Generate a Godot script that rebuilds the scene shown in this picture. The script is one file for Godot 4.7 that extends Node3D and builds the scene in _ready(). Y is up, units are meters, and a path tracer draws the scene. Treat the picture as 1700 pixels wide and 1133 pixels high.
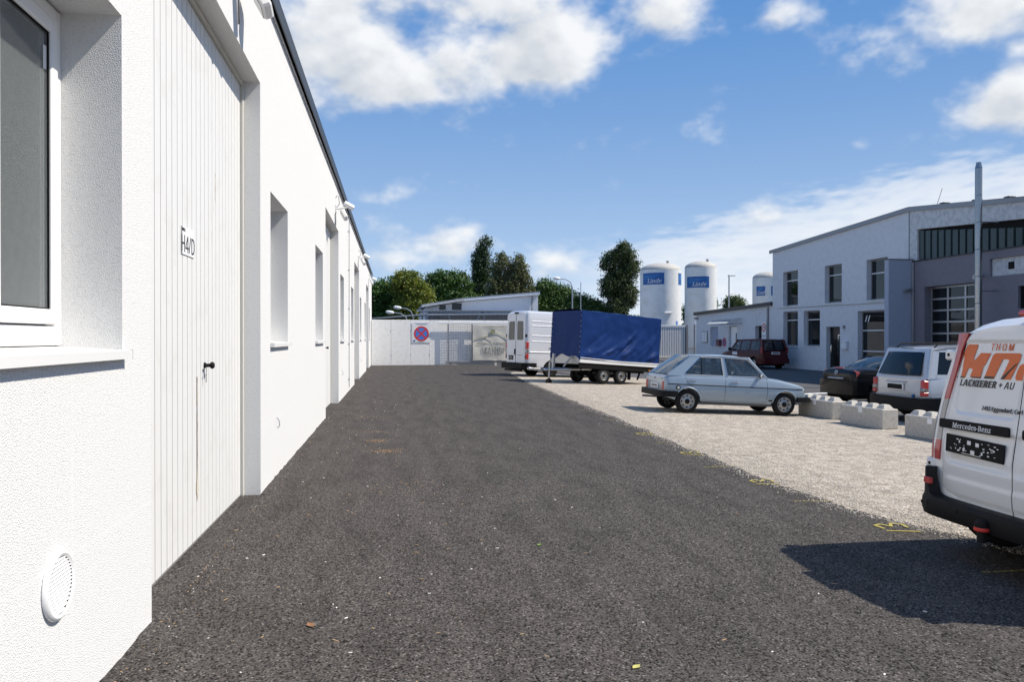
extends Node3D

# ------------------------------------------------------------------ mesh collector
class Geo:
	var t := PackedVector3Array()
	var col := PackedColorArray()
	var x := Transform3D.IDENTITY
	func tri(a: Vector3, b: Vector3, c: Vector3) -> void:
		t.append(x * a); t.append(x * b); t.append(x * c)
	func quad(a: Vector3, b: Vector3, c: Vector3, d: Vector3) -> void:
		tri(a, b, c); tri(a, c, d)
	func otri(a: Vector3, b: Vector3, c: Vector3, o: Vector3) -> void:
		if (c - a).cross(b - a).dot((a + b + c) / 3.0 - o) < 0.0:
			tri(a, c, b)
		else:
			tri(a, b, c)
	func oquad(a: Vector3, b: Vector3, c: Vector3, d: Vector3, o: Vector3) -> void:
		otri(a, b, c, o); otri(a, c, d, o)
	func box(c: Vector3, s: Vector3, bv := 0.0) -> Geo:
		var h := s * 0.5
		if bv <= 0.0:
			for ax in 3:
				for sg in [-1.0, 1.0]:
					var p: Array[Vector3] = []
					for q in [[-1, -1], [1, -1], [1, 1], [-1, 1]]:
						var v := Vector3.ZERO
						v[ax] = h[ax] * sg
						v[(ax + 1) % 3] = h[(ax + 1) % 3] * q[0]
						v[(ax + 2) % 3] = h[(ax + 2) % 3] * q[1]
						p.append(c + v)
					oquad(p[0], p[1], p[2], p[3], c)
			return self
		bv = minf(bv, minf(h.x, minf(h.y, h.z)) * 0.95)
		var pt := func(ax: int, sx: float, sy: float, sz: float) -> Vector3:
			var v := Vector3(sx * (h.x - bv), sy * (h.y - bv), sz * (h.z - bv))
			var sgn := [sx, sy, sz]
			v[ax] = sgn[ax] * h[ax]
			return c + v
		for ax in 3:
			for sg in [-1.0, 1.0]:
				var p: Array[Vector3] = []
				for q in [[-1.0, -1.0], [1.0, -1.0], [1.0, 1.0], [-1.0, 1.0]]:
					var s3 := [0.0, 0.0, 0.0]
					s3[ax] = sg; s3[(ax + 1) % 3] = q[0]; s3[(ax + 2) % 3] = q[1]
					p.append(pt.call(ax, s3[0], s3[1], s3[2]))
				oquad(p[0], p[1], p[2], p[3], c)
		for ax in 3:
			var b1 := (ax + 1) % 3
			var b2 := (ax + 2) % 3
			for q in [[-1.0, -1.0], [1.0, -1.0], [1.0, 1.0], [-1.0, 1.0]]:
				var lo := [0.0, 0.0, 0.0]
				lo[b1] = q[0]; lo[b2] = q[1]
				var hi := lo.duplicate()
				lo[ax] = -1.0; hi[ax] = 1.0
				oquad(pt.call(b1, lo[0], lo[1], lo[2]), pt.call(b1, hi[0], hi[1], hi[2]), pt.call(b2, hi[0], hi[1], hi[2]), pt.call(b2, lo[0], lo[1], lo[2]), c)
		for sx in [-1.0, 1.0]:
			for sy in [-1.0, 1.0]:
				for sz in [-1.0, 1.0]:
					otri(pt.call(0, sx, sy, sz), pt.call(1, sx, sy, sz), pt.call(2, sx, sy, sz), c)
		return self
	func ab(a: Vector3, b: Vector3, bv := 0.0) -> Geo:
		return box((a + b) * 0.5, (b - a).abs(), bv)
	# rings of equal length; closed: each ring is a loop
	func loft(rings: Array, closed := true, cap0 := true, cap1 := true) -> Geo:
		for i in rings.size() - 1:
			var r0: PackedVector3Array = rings[i]
			var r1: PackedVector3Array = rings[i + 1]
			var n := r0.size()
			for k in (n if closed else n - 1):
				var k2 := (k + 1) % n
				quad(r0[k], r1[k], r1[k2], r0[k2])
		if closed and cap0:
			fan(rings[0], false)
		if closed and cap1:
			fan(rings[-1], true)
		return self
	func fan(r: PackedVector3Array, flip: bool) -> void:
		var c := Vector3.ZERO
		for p in r:
			c += p
		c /= r.size()
		for k in r.size():
			if flip:
				tri(c, r[(k + 1) % r.size()], r[k])
			else:
				tri(c, r[k], r[(k + 1) % r.size()])
	func tube(pts: Array, r: float, n := 8, r1 := -1.0) -> Geo:
		if r1 < 0.0:
			r1 = r
		var rings := []
		var up := Vector3.UP
		var d0: Vector3 = (pts[1] - pts[0]).normalized()
		if absf(d0.dot(up)) > 0.95:
			up = Vector3.RIGHT
		for i in pts.size():
			var d: Vector3 = (pts[mini(i + 1, pts.size() - 1)] - pts[maxi(i - 1, 0)]).normalized()
			var a := d.cross(up).normalized()
			var b := a.cross(d).normalized()
			up = b
			var rr := lerpf(r, r1, float(i) / (pts.size() - 1))
			var ring := PackedVector3Array()
			for k in n:
				var w := TAU * k / n
				ring.append(pts[i] + (a * cos(w) + b * sin(w)) * rr)
			rings.append(ring)
		return loft(rings)
	# profile of (radius, height) turned round the axis through o
	func lathe(prof: Array, n := 24, o := Vector3.ZERO, axis := Vector3.UP, caps := true) -> Geo:
		var a := axis.cross(Vector3.RIGHT if absf(axis.x) < 0.9 else Vector3.UP).normalized()
		var b := axis.cross(a).normalized()
		var rings := []
		for p in prof:
			var ring := PackedVector3Array()
			for k in n:
				var w := TAU * k / n
				ring.append(o + axis * p.y + (a * cos(w) + b * sin(w)) * p.x)
			rings.append(ring)
		return loft(rings, true, caps, caps)
	# flat polygon (2D) given thickness; place() maps (u, v, depth) into space
	func prism(poly: PackedVector2Array, depth: float, xf := Transform3D.IDENTITY) -> Geo:
		var idx := Geometry2D.triangulate_polygon(poly)
		for i in idx.size() / 3:
			var q0 := poly[idx[i * 3]]
			var q1 := poly[idx[i * 3 + 1]]
			var q2 := poly[idx[i * 3 + 2]]
			if (q1 - q0).cross(q2 - q0) > 0.0:
				var w := q1
				q1 = q2
				q2 = w
			tri(xf * Vector3(q0.x, q0.y, depth), xf * Vector3(q1.x, q1.y, depth), xf * Vector3(q2.x, q2.y, depth))
			tri(xf * Vector3(q0.x, q0.y, 0), xf * Vector3(q2.x, q2.y, 0), xf * Vector3(q1.x, q1.y, 0))
		var ccw := not Geometry2D.is_polygon_clockwise(poly)
		for i in poly.size():
			var p := poly[i]
			var q := poly[(i + 1) % poly.size()]
			if not ccw:
				var w := p
				p = q
				q = w
			quad(xf * Vector3(p.x, p.y, 0), xf * Vector3(p.x, p.y, depth), xf * Vector3(q.x, q.y, depth), xf * Vector3(q.x, q.y, 0))
		return self
	func mesh(angle := 0.0) -> ArrayMesh:
		var n := PackedVector3Array()
		n.resize(t.size())
		var fc := t.size() / 3
		var fn := PackedVector3Array()
		fn.resize(fc)
		for i in fc:
			fn[i] = (t[i * 3 + 2] - t[i * 3]).cross(t[i * 3 + 1] - t[i * 3])
		if angle <= 0.0:
			for i in fc:
				var q := fn[i].normalized()
				n[i * 3] = q; n[i * 3 + 1] = q; n[i * 3 + 2] = q
		else:
			var at := {}
			var keys := []
			keys.resize(t.size())
			for i in t.size():
				var k := Vector3i((t[i] * 4000.0).round())
				keys[i] = k
				if at.has(k):
					at[k].append(i / 3)
				else:
					at[k] = [i / 3]
			var lim := cos(deg_to_rad(angle))
			var un := PackedVector3Array()
			un.resize(fc)
			for i in fc:
				un[i] = fn[i].normalized()
			for i in t.size():
				var me := un[i / 3]
				var s := Vector3.ZERO
				for j in at[keys[i]]:
					if un[j].dot(me) > lim:
						s += fn[j]
				n[i] = s.normalized() if s.length_squared() > 1e-20 else me
		var arr := []
		arr.resize(Mesh.ARRAY_MAX)
		arr[Mesh.ARRAY_VERTEX] = t
		arr[Mesh.ARRAY_NORMAL] = n
		if col.size() == t.size():
			arr[Mesh.ARRAY_COLOR] = col
		var m := ArrayMesh.new()
		m.add_surface_from_arrays(Mesh.PRIMITIVE_TRIANGLES, arr)
		return m

# ------------------------------------------------------------------ node helpers
var taken := {}
var M := {}
var rng := RandomNumberGenerator.new()

func numbered(called: String) -> String:
	var n: int = taken.get(called, 0)
	taken[called] = n + 1
	return called if n == 0 else "%s_%03d" % [called, n]

func tag(o: Node3D, label: String, category: String, group := "", kind := "") -> Node3D:
	if label: o.set_meta("label", label)
	if category: o.set_meta("category", category)
	if group: o.set_meta("group", group)
	if kind: o.set_meta("kind", kind)
	return o

func thing(called: String, label: String, category: String, at := Vector3.ZERO, turn := 0.0, group := "") -> Node3D:
	var o := Node3D.new()
	o.name = numbered(called)
	add_child(o)
	o.position = at
	o.rotation.y = turn
	return tag(o, label, category, group)

func sub(parent: Node3D, called: String, at := Vector3.ZERO) -> Node3D:
	var o := Node3D.new()
	o.name = called
	parent.add_child(o, true)
	o.position = at
	return o

func part(parent: Node3D, called: String, shape, mat: Material, angle := 0.0, at := Vector3.ZERO) -> MeshInstance3D:
	var o := MeshInstance3D.new()
	o.name = called
	o.mesh = shape.mesh(angle) if shape is Geo else shape
	o.material_override = mat
	parent.add_child(o, true)
	o.position = at
	return o

func struct(called: String, shape, mat: Material, label := "", angle := 0.0, kind := "structure") -> MeshInstance3D:
	var o := MeshInstance3D.new()
	o.name = numbered(called)
	o.mesh = shape.mesh(angle) if shape is Geo else shape
	o.material_override = mat
	add_child(o)
	o.set_meta("kind", kind)
	if label: o.set_meta("label", label)
	return o

func copy_of(o: Node3D, label: String, at: Vector3, turn := 0.0) -> Node3D:
	var c: Node3D = o.duplicate()
	c.name = numbered(str(o.name))
	add_child(c)
	c.position = at
	c.rotation.y = turn
	c.set_meta("label", label)
	return c

# ------------------------------------------------------------------ materials
func lin(r: float, g: float, b: float) -> Color:
	return Color(r, g, b).linear_to_srgb()

func mat(called: String, c: Color, rough := 0.6, metal := 0.0) -> StandardMaterial3D:
	var m := StandardMaterial3D.new()
	m.resource_name = called
	m.albedo_color = c
	m.roughness = rough
	m.metallic = metal
	M[called] = m
	return m

func noise_tex(size: int, freq: float, oct: int, stops: Array, seed_: int, kind := FastNoiseLite.TYPE_SIMPLEX_SMOOTH, cells := false) -> NoiseTexture2D:
	var n := FastNoiseLite.new()
	n.noise_type = kind
	n.seed = seed_
	n.frequency = freq
	n.fractal_octaves = oct
	if oct == 1:
		n.fractal_type = FastNoiseLite.FRACTAL_NONE
	var t := NoiseTexture2D.new()
	t.width = size
	t.height = size
	t.seamless = true
	t.seamless_blend_skirt = 0.03 if freq > 0.05 else 0.1
	t.noise = n
	if cells:
		n.cellular_return_type = FastNoiseLite.RETURN_CELL_VALUE
	if stops.size():
		var g := Gradient.new()
		var off := PackedFloat32Array()
		var cs := PackedColorArray()
		for s in stops:
			off.append(s[0])
			cs.append(s[1] if s[1] is Color else Color(s[1], s[1], s[1]))
		g.offsets = off
		g.colors = cs
		t.color_ramp = g
	return t

func tri_map(m: StandardMaterial3D, tex: Texture2D, metres: float, world := true) -> void:
	m.albedo_texture = tex
	m.uv1_triplanar = true
	m.uv1_world_triplanar = world
	m.uv1_scale = Vector3.ONE / metres

func relief(m: StandardMaterial3D, tex: Texture2D, centimetres: float) -> void:
	m.heightmap_enabled = true
	m.heightmap_texture = tex
	m.heightmap_scale = centimetres

func over(m: StandardMaterial3D, tex: Texture2D, metres: float) -> void:
	m.detail_enabled = true
	m.detail_albedo = tex
	m.detail_blend_mode = BaseMaterial3D.BLEND_MODE_MUL
	m.detail_uv_layer = BaseMaterial3D.DETAIL_UV_2
	m.uv2_triplanar = true
	m.uv2_world_triplanar = true
	m.uv2_scale = Vector3.ONE / metres

func glass(called: String, c: Color, a: float) -> StandardMaterial3D:
	var m := mat(called, Color(c.r, c.g, c.b, a), 0.02)
	m.transparency = BaseMaterial3D.TRANSPARENCY_ALPHA
	return m

func paint(called: String, c: Color, rough := 0.35, metal := 0.0) -> StandardMaterial3D:
	var m := mat(called, c, rough, metal)
	m.clearcoat_enabled = true
	m.clearcoat = 0.8
	m.clearcoat_roughness = 0.06
	return m

func materials() -> void:
	var grit := noise_tex(1024, 0.16, 3, [[0.0, 0.0], [1.0, 1.0]], 11)
	var grit_fine := noise_tex(1024, 0.3, 2, [[0.0, 0.0], [1.0, 1.0]], 12)
	var blotch := noise_tex(1024, 0.014, 7, [[0.22, 0.89], [0.5, 0.965], [0.74, 1.0]], 13)
	var faint := noise_tex(512, 0.02, 6, [[0.2, 0.972], [0.6, 1.0]], 14)
	var dirt := noise_tex(512, 0.02, 6, [[0.2, 0.9], [0.6, 1.0]], 15)
	# asphalt: dark binder, mid stones, few pale stones
	var asphalt_tex := noise_tex(1024, 0.3, 1, [[0.0, lin(0.008, 0.0075, 0.007)], [0.13, lin(0.022, 0.02, 0.019)], [0.3, lin(0.062, 0.056, 0.0525)], [0.75, lin(0.095, 0.0855, 0.081)], [0.955, lin(0.135, 0.123, 0.115)], [0.985, lin(0.23, 0.215, 0.2)]], 21, FastNoiseLite.TYPE_CELLULAR, true)
	var a := mat("asphalt", Color(1, 1, 1), 0.85)
	tri_map(a, asphalt_tex, 3.1)
	relief(a, noise_tex(1024, 0.2, 2, [[0.0, 0.0], [1.0, 1.0]], 26), 0.7)
	over(a, blotch, 6.3)
	a.uv2_scale = Vector3(1.0 / 5.3, 1.0 / 5.3, 1.0 / 23.0) # worn along the way of driving
	var old_tex := noise_tex(1024, 0.2, 3, [[0.0, lin(0.06, 0.06, 0.062)], [0.5, lin(0.108, 0.107, 0.108)], [0.8, lin(0.17, 0.17, 0.17)]], 22)
	a = mat("old_asphalt", Color(1, 1, 1), 0.9)
	tri_map(a, old_tex, 3.7)
	over(a, blotch, 11.0)
	var gravel_tex := noise_tex(1024, 0.12, 1, [[0.0, lin(0.29, 0.25, 0.2)], [0.12, lin(0.38, 0.33, 0.27)], [0.6, lin(0.5, 0.44, 0.37)], [0.92, lin(0.58, 0.53, 0.46)], [0.97, lin(0.66, 0.62, 0.56)]], 23, FastNoiseLite.TYPE_CELLULAR, true)
	a = mat("gravel", Color(1, 1, 1), 0.95)
	tri_map(a, gravel_tex, 2.6)
	relief(a, noise_tex(1024, 0.12, 2, [[0.0, 0.0], [1.0, 1.0]], 27, FastNoiseLite.TYPE_CELLULAR), 2.0)
	over(a, noise_tex(1024, 0.02, 5, [[0.2, 0.86], [0.7, 1.0]], 24), 7.0)
	a = mat("pebble", Color(1, 1, 1), 0.9)
	a.vertex_color_use_as_albedo = true
	a = mat("earth", lin(0.1, 0.09, 0.06), 0.95)
	tri_map(a, noise_tex(512, 0.02, 5, [[0.2, 0.6], [0.8, 1.0]], 25), 20.0)
	# render on walls
	var s := mat("stucco", lin(0.72, 0.72, 0.715), 0.92)
	tri_map(s, noise_tex(512, 0.1, 4, [[0.1, 0.94], [0.45, 1.0]], 31), 1.5)
	relief(s, noise_tex(1024, 0.17, 2, [[0.0, 0.0], [1.0, 1.0]], 32), 0.4)
	s = mat("white_concrete", lin(0.84, 0.835, 0.82), 0.88)
	tri_map(s, noise_tex(512, 0.02, 5, [[0.15, lin(0.92, 0.9, 0.87)], [0.42, Color(1, 1, 1)]], 33), 3.0)
	s = mat("shop_render", lin(0.66, 0.665, 0.68), 0.9)
	tri_map(s, faint, 4.0)
	relief(s, grit, 0.12)
	s = mat("slate_render", lin(0.21, 0.194, 0.215), 0.9)
	tri_map(s, faint, 3.0)
	relief(s, grit, 0.12)
	s = mat("pale_blue_render", lin(0.38, 0.41, 0.49), 0.9)
	tri_map(s, faint, 3.0)
	s = mat("hall_sheet", lin(0.78, 0.79, 0.82), 0.7)
	tri_map(s, faint, 2.0)
	s = mat("weathered_render", lin(0.6, 0.6, 0.6), 0.9)
	tri_map(s, dirt, 3.0)
	s = mat("block_concrete", lin(0.5, 0.47, 0.42), 0.92)
	tri_map(s, noise_tex(512, 0.03, 5, [[0.15, lin(0.84, 0.82, 0.78)], [0.6, Color(1, 1, 1)]], 34), 1.6)
	relief(s, grit, 0.25)
	s = mat("tank_white", lin(0.72, 0.73, 0.73), 0.45)
	tri_map(s, noise_tex(512, 0.012, 5, [[0.2, lin(0.9, 0.88, 0.85)], [0.42, Color(1, 1, 1)]], 35), 6.0)
	s = mat("tank_cap", lin(0.5, 0.48, 0.44), 0.7)
	tri_map(s, dirt, 2.0)
	# joinery and metals
	s = mat("door_board", lin(0.7, 0.7, 0.69), 0.5)
	tri_map(s, noise_tex(512, 0.01, 5, [[0.12, lin(0.95, 0.945, 0.93)], [0.4, Color(1, 1, 1)]], 36), 2.1)
	mat("door_frame", lin(0.56, 0.55, 0.5), 0.6)
	mat("peeled", lin(0.62, 0.57, 0.47), 0.9)
	mat("gap_black", lin(0.02, 0.02, 0.02), 0.9)
	mat("joint_grey", lin(0.22, 0.22, 0.21), 0.9)
	mat("pvc", lin(0.82, 0.82, 0.82), 0.3)
	mat("gasket", lin(0.012, 0.012, 0.012), 0.7)
	mat("sill_metal", lin(0.74, 0.74, 0.73), 0.35)
	s = mat("blind", lin(0.13, 0.13, 0.125), 0.9)
	tri_map(s, noise_tex(512, 0.02, 4, [[0.2, 0.8], [0.7, 1.0]], 37), 1.0)
	mat("flashing", lin(0.045, 0.048, 0.05), 0.45, 0.5)
	mat("roof_felt", lin(0.08, 0.08, 0.08), 0.95)
	s = mat("galvanised", lin(0.5, 0.51, 0.53), 0.38, 0.85)
	tri_map(s, noise_tex(512, 0.03, 4, [[0.2, 0.8], [0.7, 1.0]], 38), 0.8, false)
	s = mat("chimney_steel", lin(0.32, 0.33, 0.34), 0.25, 1.0)
	mat("dull_steel", lin(0.3, 0.3, 0.31), 0.5, 0.6)
	mat("chrome", lin(0.7, 0.7, 0.7), 0.12, 1.0)
	mat("black_plastic", lin(0.014, 0.014, 0.015), 0.55)
	mat("grey_plastic", lin(0.12, 0.12, 0.125), 0.6)
	mat("fixture_white", lin(0.78, 0.78, 0.78), 0.4)
	mat("rubber", lin(0.018, 0.018, 0.018), 0.85)
	mat("underbody", lin(0.012, 0.012, 0.012), 0.9)
	mat("seat_cloth", lin(0.05, 0.06, 0.085), 0.9)
	s = mat("wheel_silver", lin(0.34, 0.34, 0.33), 0.35, 0.7)
	s = mat("wheel_dark", lin(0.03, 0.03, 0.03), 0.6)
	glass("clear_glass", Color(0.75, 0.8, 0.8), 0.16)
	glass("window_glass", Color(0.5, 0.53, 0.53), 0.3)
	glass("car_glass", Color(0.25, 0.29, 0.31), 0.3)
	glass("red_car_glass", Color(0.1, 0.11, 0.12), 0.55)
	mat("car_dark", lin(0.05, 0.055, 0.055), 0.08)
	mat("dark_glass", lin(0.006, 0.007, 0.007), 0.03)
	mat("far_glass", lin(0.008, 0.01, 0.01), 0.02)
	s = mat("lamp_red", lin(0.42, 0.012, 0.012), 0.12)
	s.clearcoat_enabled = true
	mat("lamp_clear", lin(0.3, 0.3, 0.31), 0.2, 0.6)
	mat("lamp_amber", lin(0.5, 0.16, 0.02), 0.15)
	# paints
	paint("van_white", lin(0.72, 0.725, 0.73))
	s = paint("ice_blue", lin(0.27, 0.335, 0.4), 0.36, 0.35)
	paint("cargo_white", lin(0.66, 0.68, 0.72), 0.35)
	paint("dark_red", lin(0.06, 0.004, 0.006), 0.45)
	M.dark_red.clearcoat = 0.25
	M.dark_red.metallic_specular = 0.3
	paint("jet_black", lin(0.008, 0.008, 0.009), 0.3)
	M.jet_black.clearcoat = 0.35
	paint("silver_paint", lin(0.5, 0.51, 0.53), 0.35, 0.5)
	s = mat("tarp", lin(0.012, 0.038, 0.15), 0.42)
	tri_map(s, noise_tex(512, 0.02, 6, [[0.2, 0.93], [0.7, 1.0]], 39), 1.6, false)
	mat("print_orange", lin(0.68, 0.13, 0.02), 0.4)
	mat("print_black", lin(0.012, 0.012, 0.012), 0.4)
	mat("print_white", lin(0.78, 0.78, 0.78), 0.5)
	mat("print_grey", lin(0.2, 0.2, 0.18), 0.6)
	mat("print_olive", lin(0.27, 0.28, 0.16), 0.6)
	mat("print_red", lin(0.6, 0.04, 0.03), 0.4)
	mat("print_blue", lin(0.06, 0.2, 0.62), 0.4)
	mat("tank_blue", lin(0.005, 0.1, 0.33), 0.4)
	mat("tank_light_blue", lin(0.03, 0.25, 0.58), 0.4)
	s = mat("banner_cloth", lin(0.62, 0.59, 0.52), 0.85)
	tri_map(s, faint, 2.5)
	mat("yellow_paint", lin(0.36, 0.3, 0.07), 0.9)
	mat("road_white", lin(0.7, 0.7, 0.68), 0.8)
	s = mat("green_sheet", lin(0.028, 0.05, 0.048), 0.35)
	tri_map(s, dirt, 1.5)
	s = mat("bark", lin(0.09, 0.07, 0.05), 0.95)
	tri_map(s, dirt, 0.6)
	s = mat("leaf", Color(1, 1, 1), 0.6)
	s.vertex_color_use_as_albedo = true
	s.backlight_enabled = true
	s.backlight = lin(0.35, 0.4, 0.12)
	s = mat("chip", Color(1, 1, 1), 0.9)
	s.vertex_color_use_as_albedo = true
	for k in ["black_plastic", "rubber", "underbody", "gap_black", "joint_grey", "tarp", "jet_black", "grey_plastic", "gasket", "asphalt", "gravel", "seat_cloth", "wheel_dark", "old_asphalt"]:
		M[k].metallic_specular = 0.22

func text_mesh(words: String, height: float, font := "Droid Sans", weight := 400, italic := false, thick := 0.003) -> TextMesh:
	var f := SystemFont.new()
	f.font_names = PackedStringArray([font])
	f.font_weight = weight
	f.font_italic = italic
	var t := TextMesh.new()
	t.text = words
	t.font = f
	t.font_size = 64
	t.pixel_size = height / 46.0
	t.depth = thick
	t.curve_step = 2.0
	return t

func letters(parent: Node3D, called: String, words: String, height: float, m: Material, at: Vector3, b: Basis, font := "Droid Sans", weight := 400, shear := 0.0, stretch := 1.0) -> MeshInstance3D:
	var o := part(parent, called, text_mesh(words, height, font, weight), m)
	var bb := b
	bb.y = b.y + b.x * shear
	bb.x = b.x * stretch
	o.transform = Transform3D(bb, at)
	return o

const VAN_SHAPES := [["print_orange", [[-0.6314, 1.6317], [-0.5291, 1.6323], [-0.5205, 1.6241], [-0.5549, 1.5162], [-0.5341, 1.5094], [-0.4805, 1.5613], [-0.4724, 1.5669], [-0.3676, 1.5669], [-0.4151, 1.4778], [-0.4324, 1.462], [-0.4475, 1.3719], [-0.5484, 1.3715], [-0.5652, 1.3844], [-0.5437, 1.4327], [-0.5571, 1.4431], [-0.5996, 1.4443], [-0.633, 1.3674], [-0.7349, 1.3635], [-0.7442, 1.3762], [-0.6574, 1.6046]], 0], ["print_orange", [[-0.3427, 1.5533], [-0.3175, 1.5678], [-0.0853, 1.5714], [-0.0695, 1.5608], [-0.0751, 1.527], [-0.1403, 1.3773], [-0.233, 1.3758], [-0.1735, 1.514], [-0.1844, 1.524], [-0.2382, 1.5243], [-0.3074, 1.3746], [-0.4052, 1.3732]], 0], ["print_orange", [[-0.069, 1.481], [-0.0448, 1.4944], [-0.0091, 1.4997], [0.0123, 1.3788], [-0.0821, 1.3753], [-0.0963, 1.3939], [-0.0856, 1.4425]], 0], ["print_black", [[-0.2252, 1.3892], [-0.1134, 1.4878], [-0.0834, 1.5015], [-0.1486, 1.4398], [-0.1992, 1.3793], [-0.233, 1.3758]], 0.002], ["print_black", [[-0.3962, 1.3914], [-0.3011, 1.3915], [-0.3074, 1.3746], [-0.4052, 1.3732]], 0.002], ["print_black", [[-0.5584, 1.3792], [-0.4446, 1.3828], [-0.4475, 1.3719], [-0.5484, 1.3715]], 0.002], ["print_black", [[-0.7152, 1.3784], [-0.6357, 1.3793], [-0.6403, 1.367], [-0.7349, 1.3635]], 0.002]]
const VAN_WORDS := [["T H O M", 0.052, "print_orange", -0.2573, 1.6121, "Droid Sans", 400, 0.1, -0.007, 0.85], ["LACKIERER + AU", 0.052, "print_black", -0.3695, 1.3304, "Droid Sans", 700, 0.2, -0.007, 1.0], ["2492 Eggendorf, Carl v", 0.03, "print_black", -0.152, 1.1524, "Droid Sans", 700, 0.0, 0.002, 0.95], ["Mercedes-Benz", 0.04, "print_white", -0.4268, 0.9954, "Droid Serif", 400, 0.0, 0.024, 1.0]]

func _ready() -> void:
	# camera
	var cam := Camera3D.new()
	cam.name = "camera"
	cam.position = Vector3(0, 1.7, 0)
	cam.rotation_degrees = Vector3(-0.242, -8.518, 0)
	cam.fov = 47.03
	cam.near = 0.05
	cam.far = 2000.0
	add_child(cam)
	cam.current = true
	# sky and air
	var env := Environment.new()
	env.background_mode = Environment.BG_SKY
	env.sky = make_sky()
	env.tonemap_mode = Environment.TONE_MAPPER_LINEAR
	env.tonemap_exposure = 1.22
	env.sdfgi_enabled = true
	env.ssao_enabled = true
	env.ssil_enabled = true
	var we := WorldEnvironment.new()
	we.name = "world_environment"
	we.environment = env
	add_child(we)
	# sun: high on the right, a touch behind the camera
	var sun := DirectionalLight3D.new()
	sun.name = "sun"
	sun.light_energy = 1.6
	sun.light_angular_distance = 0.53
	sun.light_color = Color(1.0, 0.965, 0.91)
	sun.shadow_enabled = true
	add_child(sun)
	var to_sun := Vector3(0.99, 0.0, 0.135).normalized() * cos(deg_to_rad(50.0)) + Vector3.UP * sin(deg_to_rad(50.0))
	sun.look_at_from_position(to_sun * 50.0, Vector3.ZERO, Vector3.UP)
	materials()
	build_ground()
	build_asphalt_lip()
	build_warehouse()
	build_far_wall()
	build_back_halls()
	build_workshop()
	build_tanks()
	build_trees()
	build_near_van()
	build_hatchback()
	build_minivan()
	build_coupe()
	build_red_car()
	build_cargo_van()
	build_trailer()

# ------------------------------------------------------------------ sky
func px_dir(px: float, py: float) -> Vector2:
	# bearing and elevation (degrees) of a cloud seen in the photograph
	return Vector2(8.52 + rad_to_deg(atan((px - 850.0) / 1302.0)), rad_to_deg(atan((561.0 - py) / sqrt(1302.0 * 1302.0 + (px - 850.0) * (px - 850.0)))))

func cloud_list() -> Array:
	var out := []
	# [px, py, half width px, half height px, strength]
	for c in [[560, 50, 130, 125, 1.0], [640, 125, 130, 70, 0.95], [765, 105, 115, 75, 0.9], [900, 90, 115, 68, 1.05], [840, 15, 150, 50, 0.9], [520, 165, 45, 28, 0.5], [735, 160, 50, 26, 0.6], [1095, 25, 90, 52, 0.75], [1300, 12, 44, 34, 0.44], [1620, 25, 90, 46, 0.8],
			[1510, 100, 42, 44, 0.35], [1425, 130, 30, 24, 0.25], [1680, 165, 58, 46, 1.0], [1690, 85, 26, 22, 0.45], [1420, 240, 36, 24, 0.4], [1434, 232, 20, 16, 0.3], [1475, 226, 34, 22, 0.24], [842, 185, 24, 30, 0.3], [660, 322, 32, 26, 0.38], [610, 325, 30, 18, 0.24], [755, 360, 50, 24, 0.3],
			[745, 405, 75, 40, 0.42], [770, 385, 28, 22, 0.5], [640, 400, 60, 36, 0.42], [640, 430, 80, 26, 0.5], [915, 432, 70, 34, 0.44], [940, 425, 36, 22, 0.4], [1000, 385, 40, 20, 0.24], [1250, 360, 60, 26, 0.5],
			[1240, 362, 70, 26, 0.36], [1130, 420, 60, 20, 0.24], [1000, 440, 60, 16, 0.3]]:
		var d := px_dir(c[0], c[1])
		out.append([d.x, d.y, c[2] / 22.7, c[3] / 22.7, c[4]])
	var r := RandomNumberGenerator.new()
	r.seed = 5
	for i in 75:
		var b := r.randf_range(-180, 180)
		var e := rad_to_deg(asin(r.randf_range(0.04, 0.95)))
		var sz := r.randf_range(2.0, 6.5)
		if b > -32.0 and b < 50.0 and e < 29.0 + sz:
			continue
		for k in 3:
			out.append([b + r.randf_range(-1, 1) * sz / cos(deg_to_rad(minf(e, 75.0))), e + r.randf_range(-0.4, 0.4) * sz, sz * r.randf_range(0.7, 1.2) / cos(deg_to_rad(minf(e, 75.0))), sz * r.randf_range(0.4, 0.7), r.randf_range(0.45, 0.95)])
	return out

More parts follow.
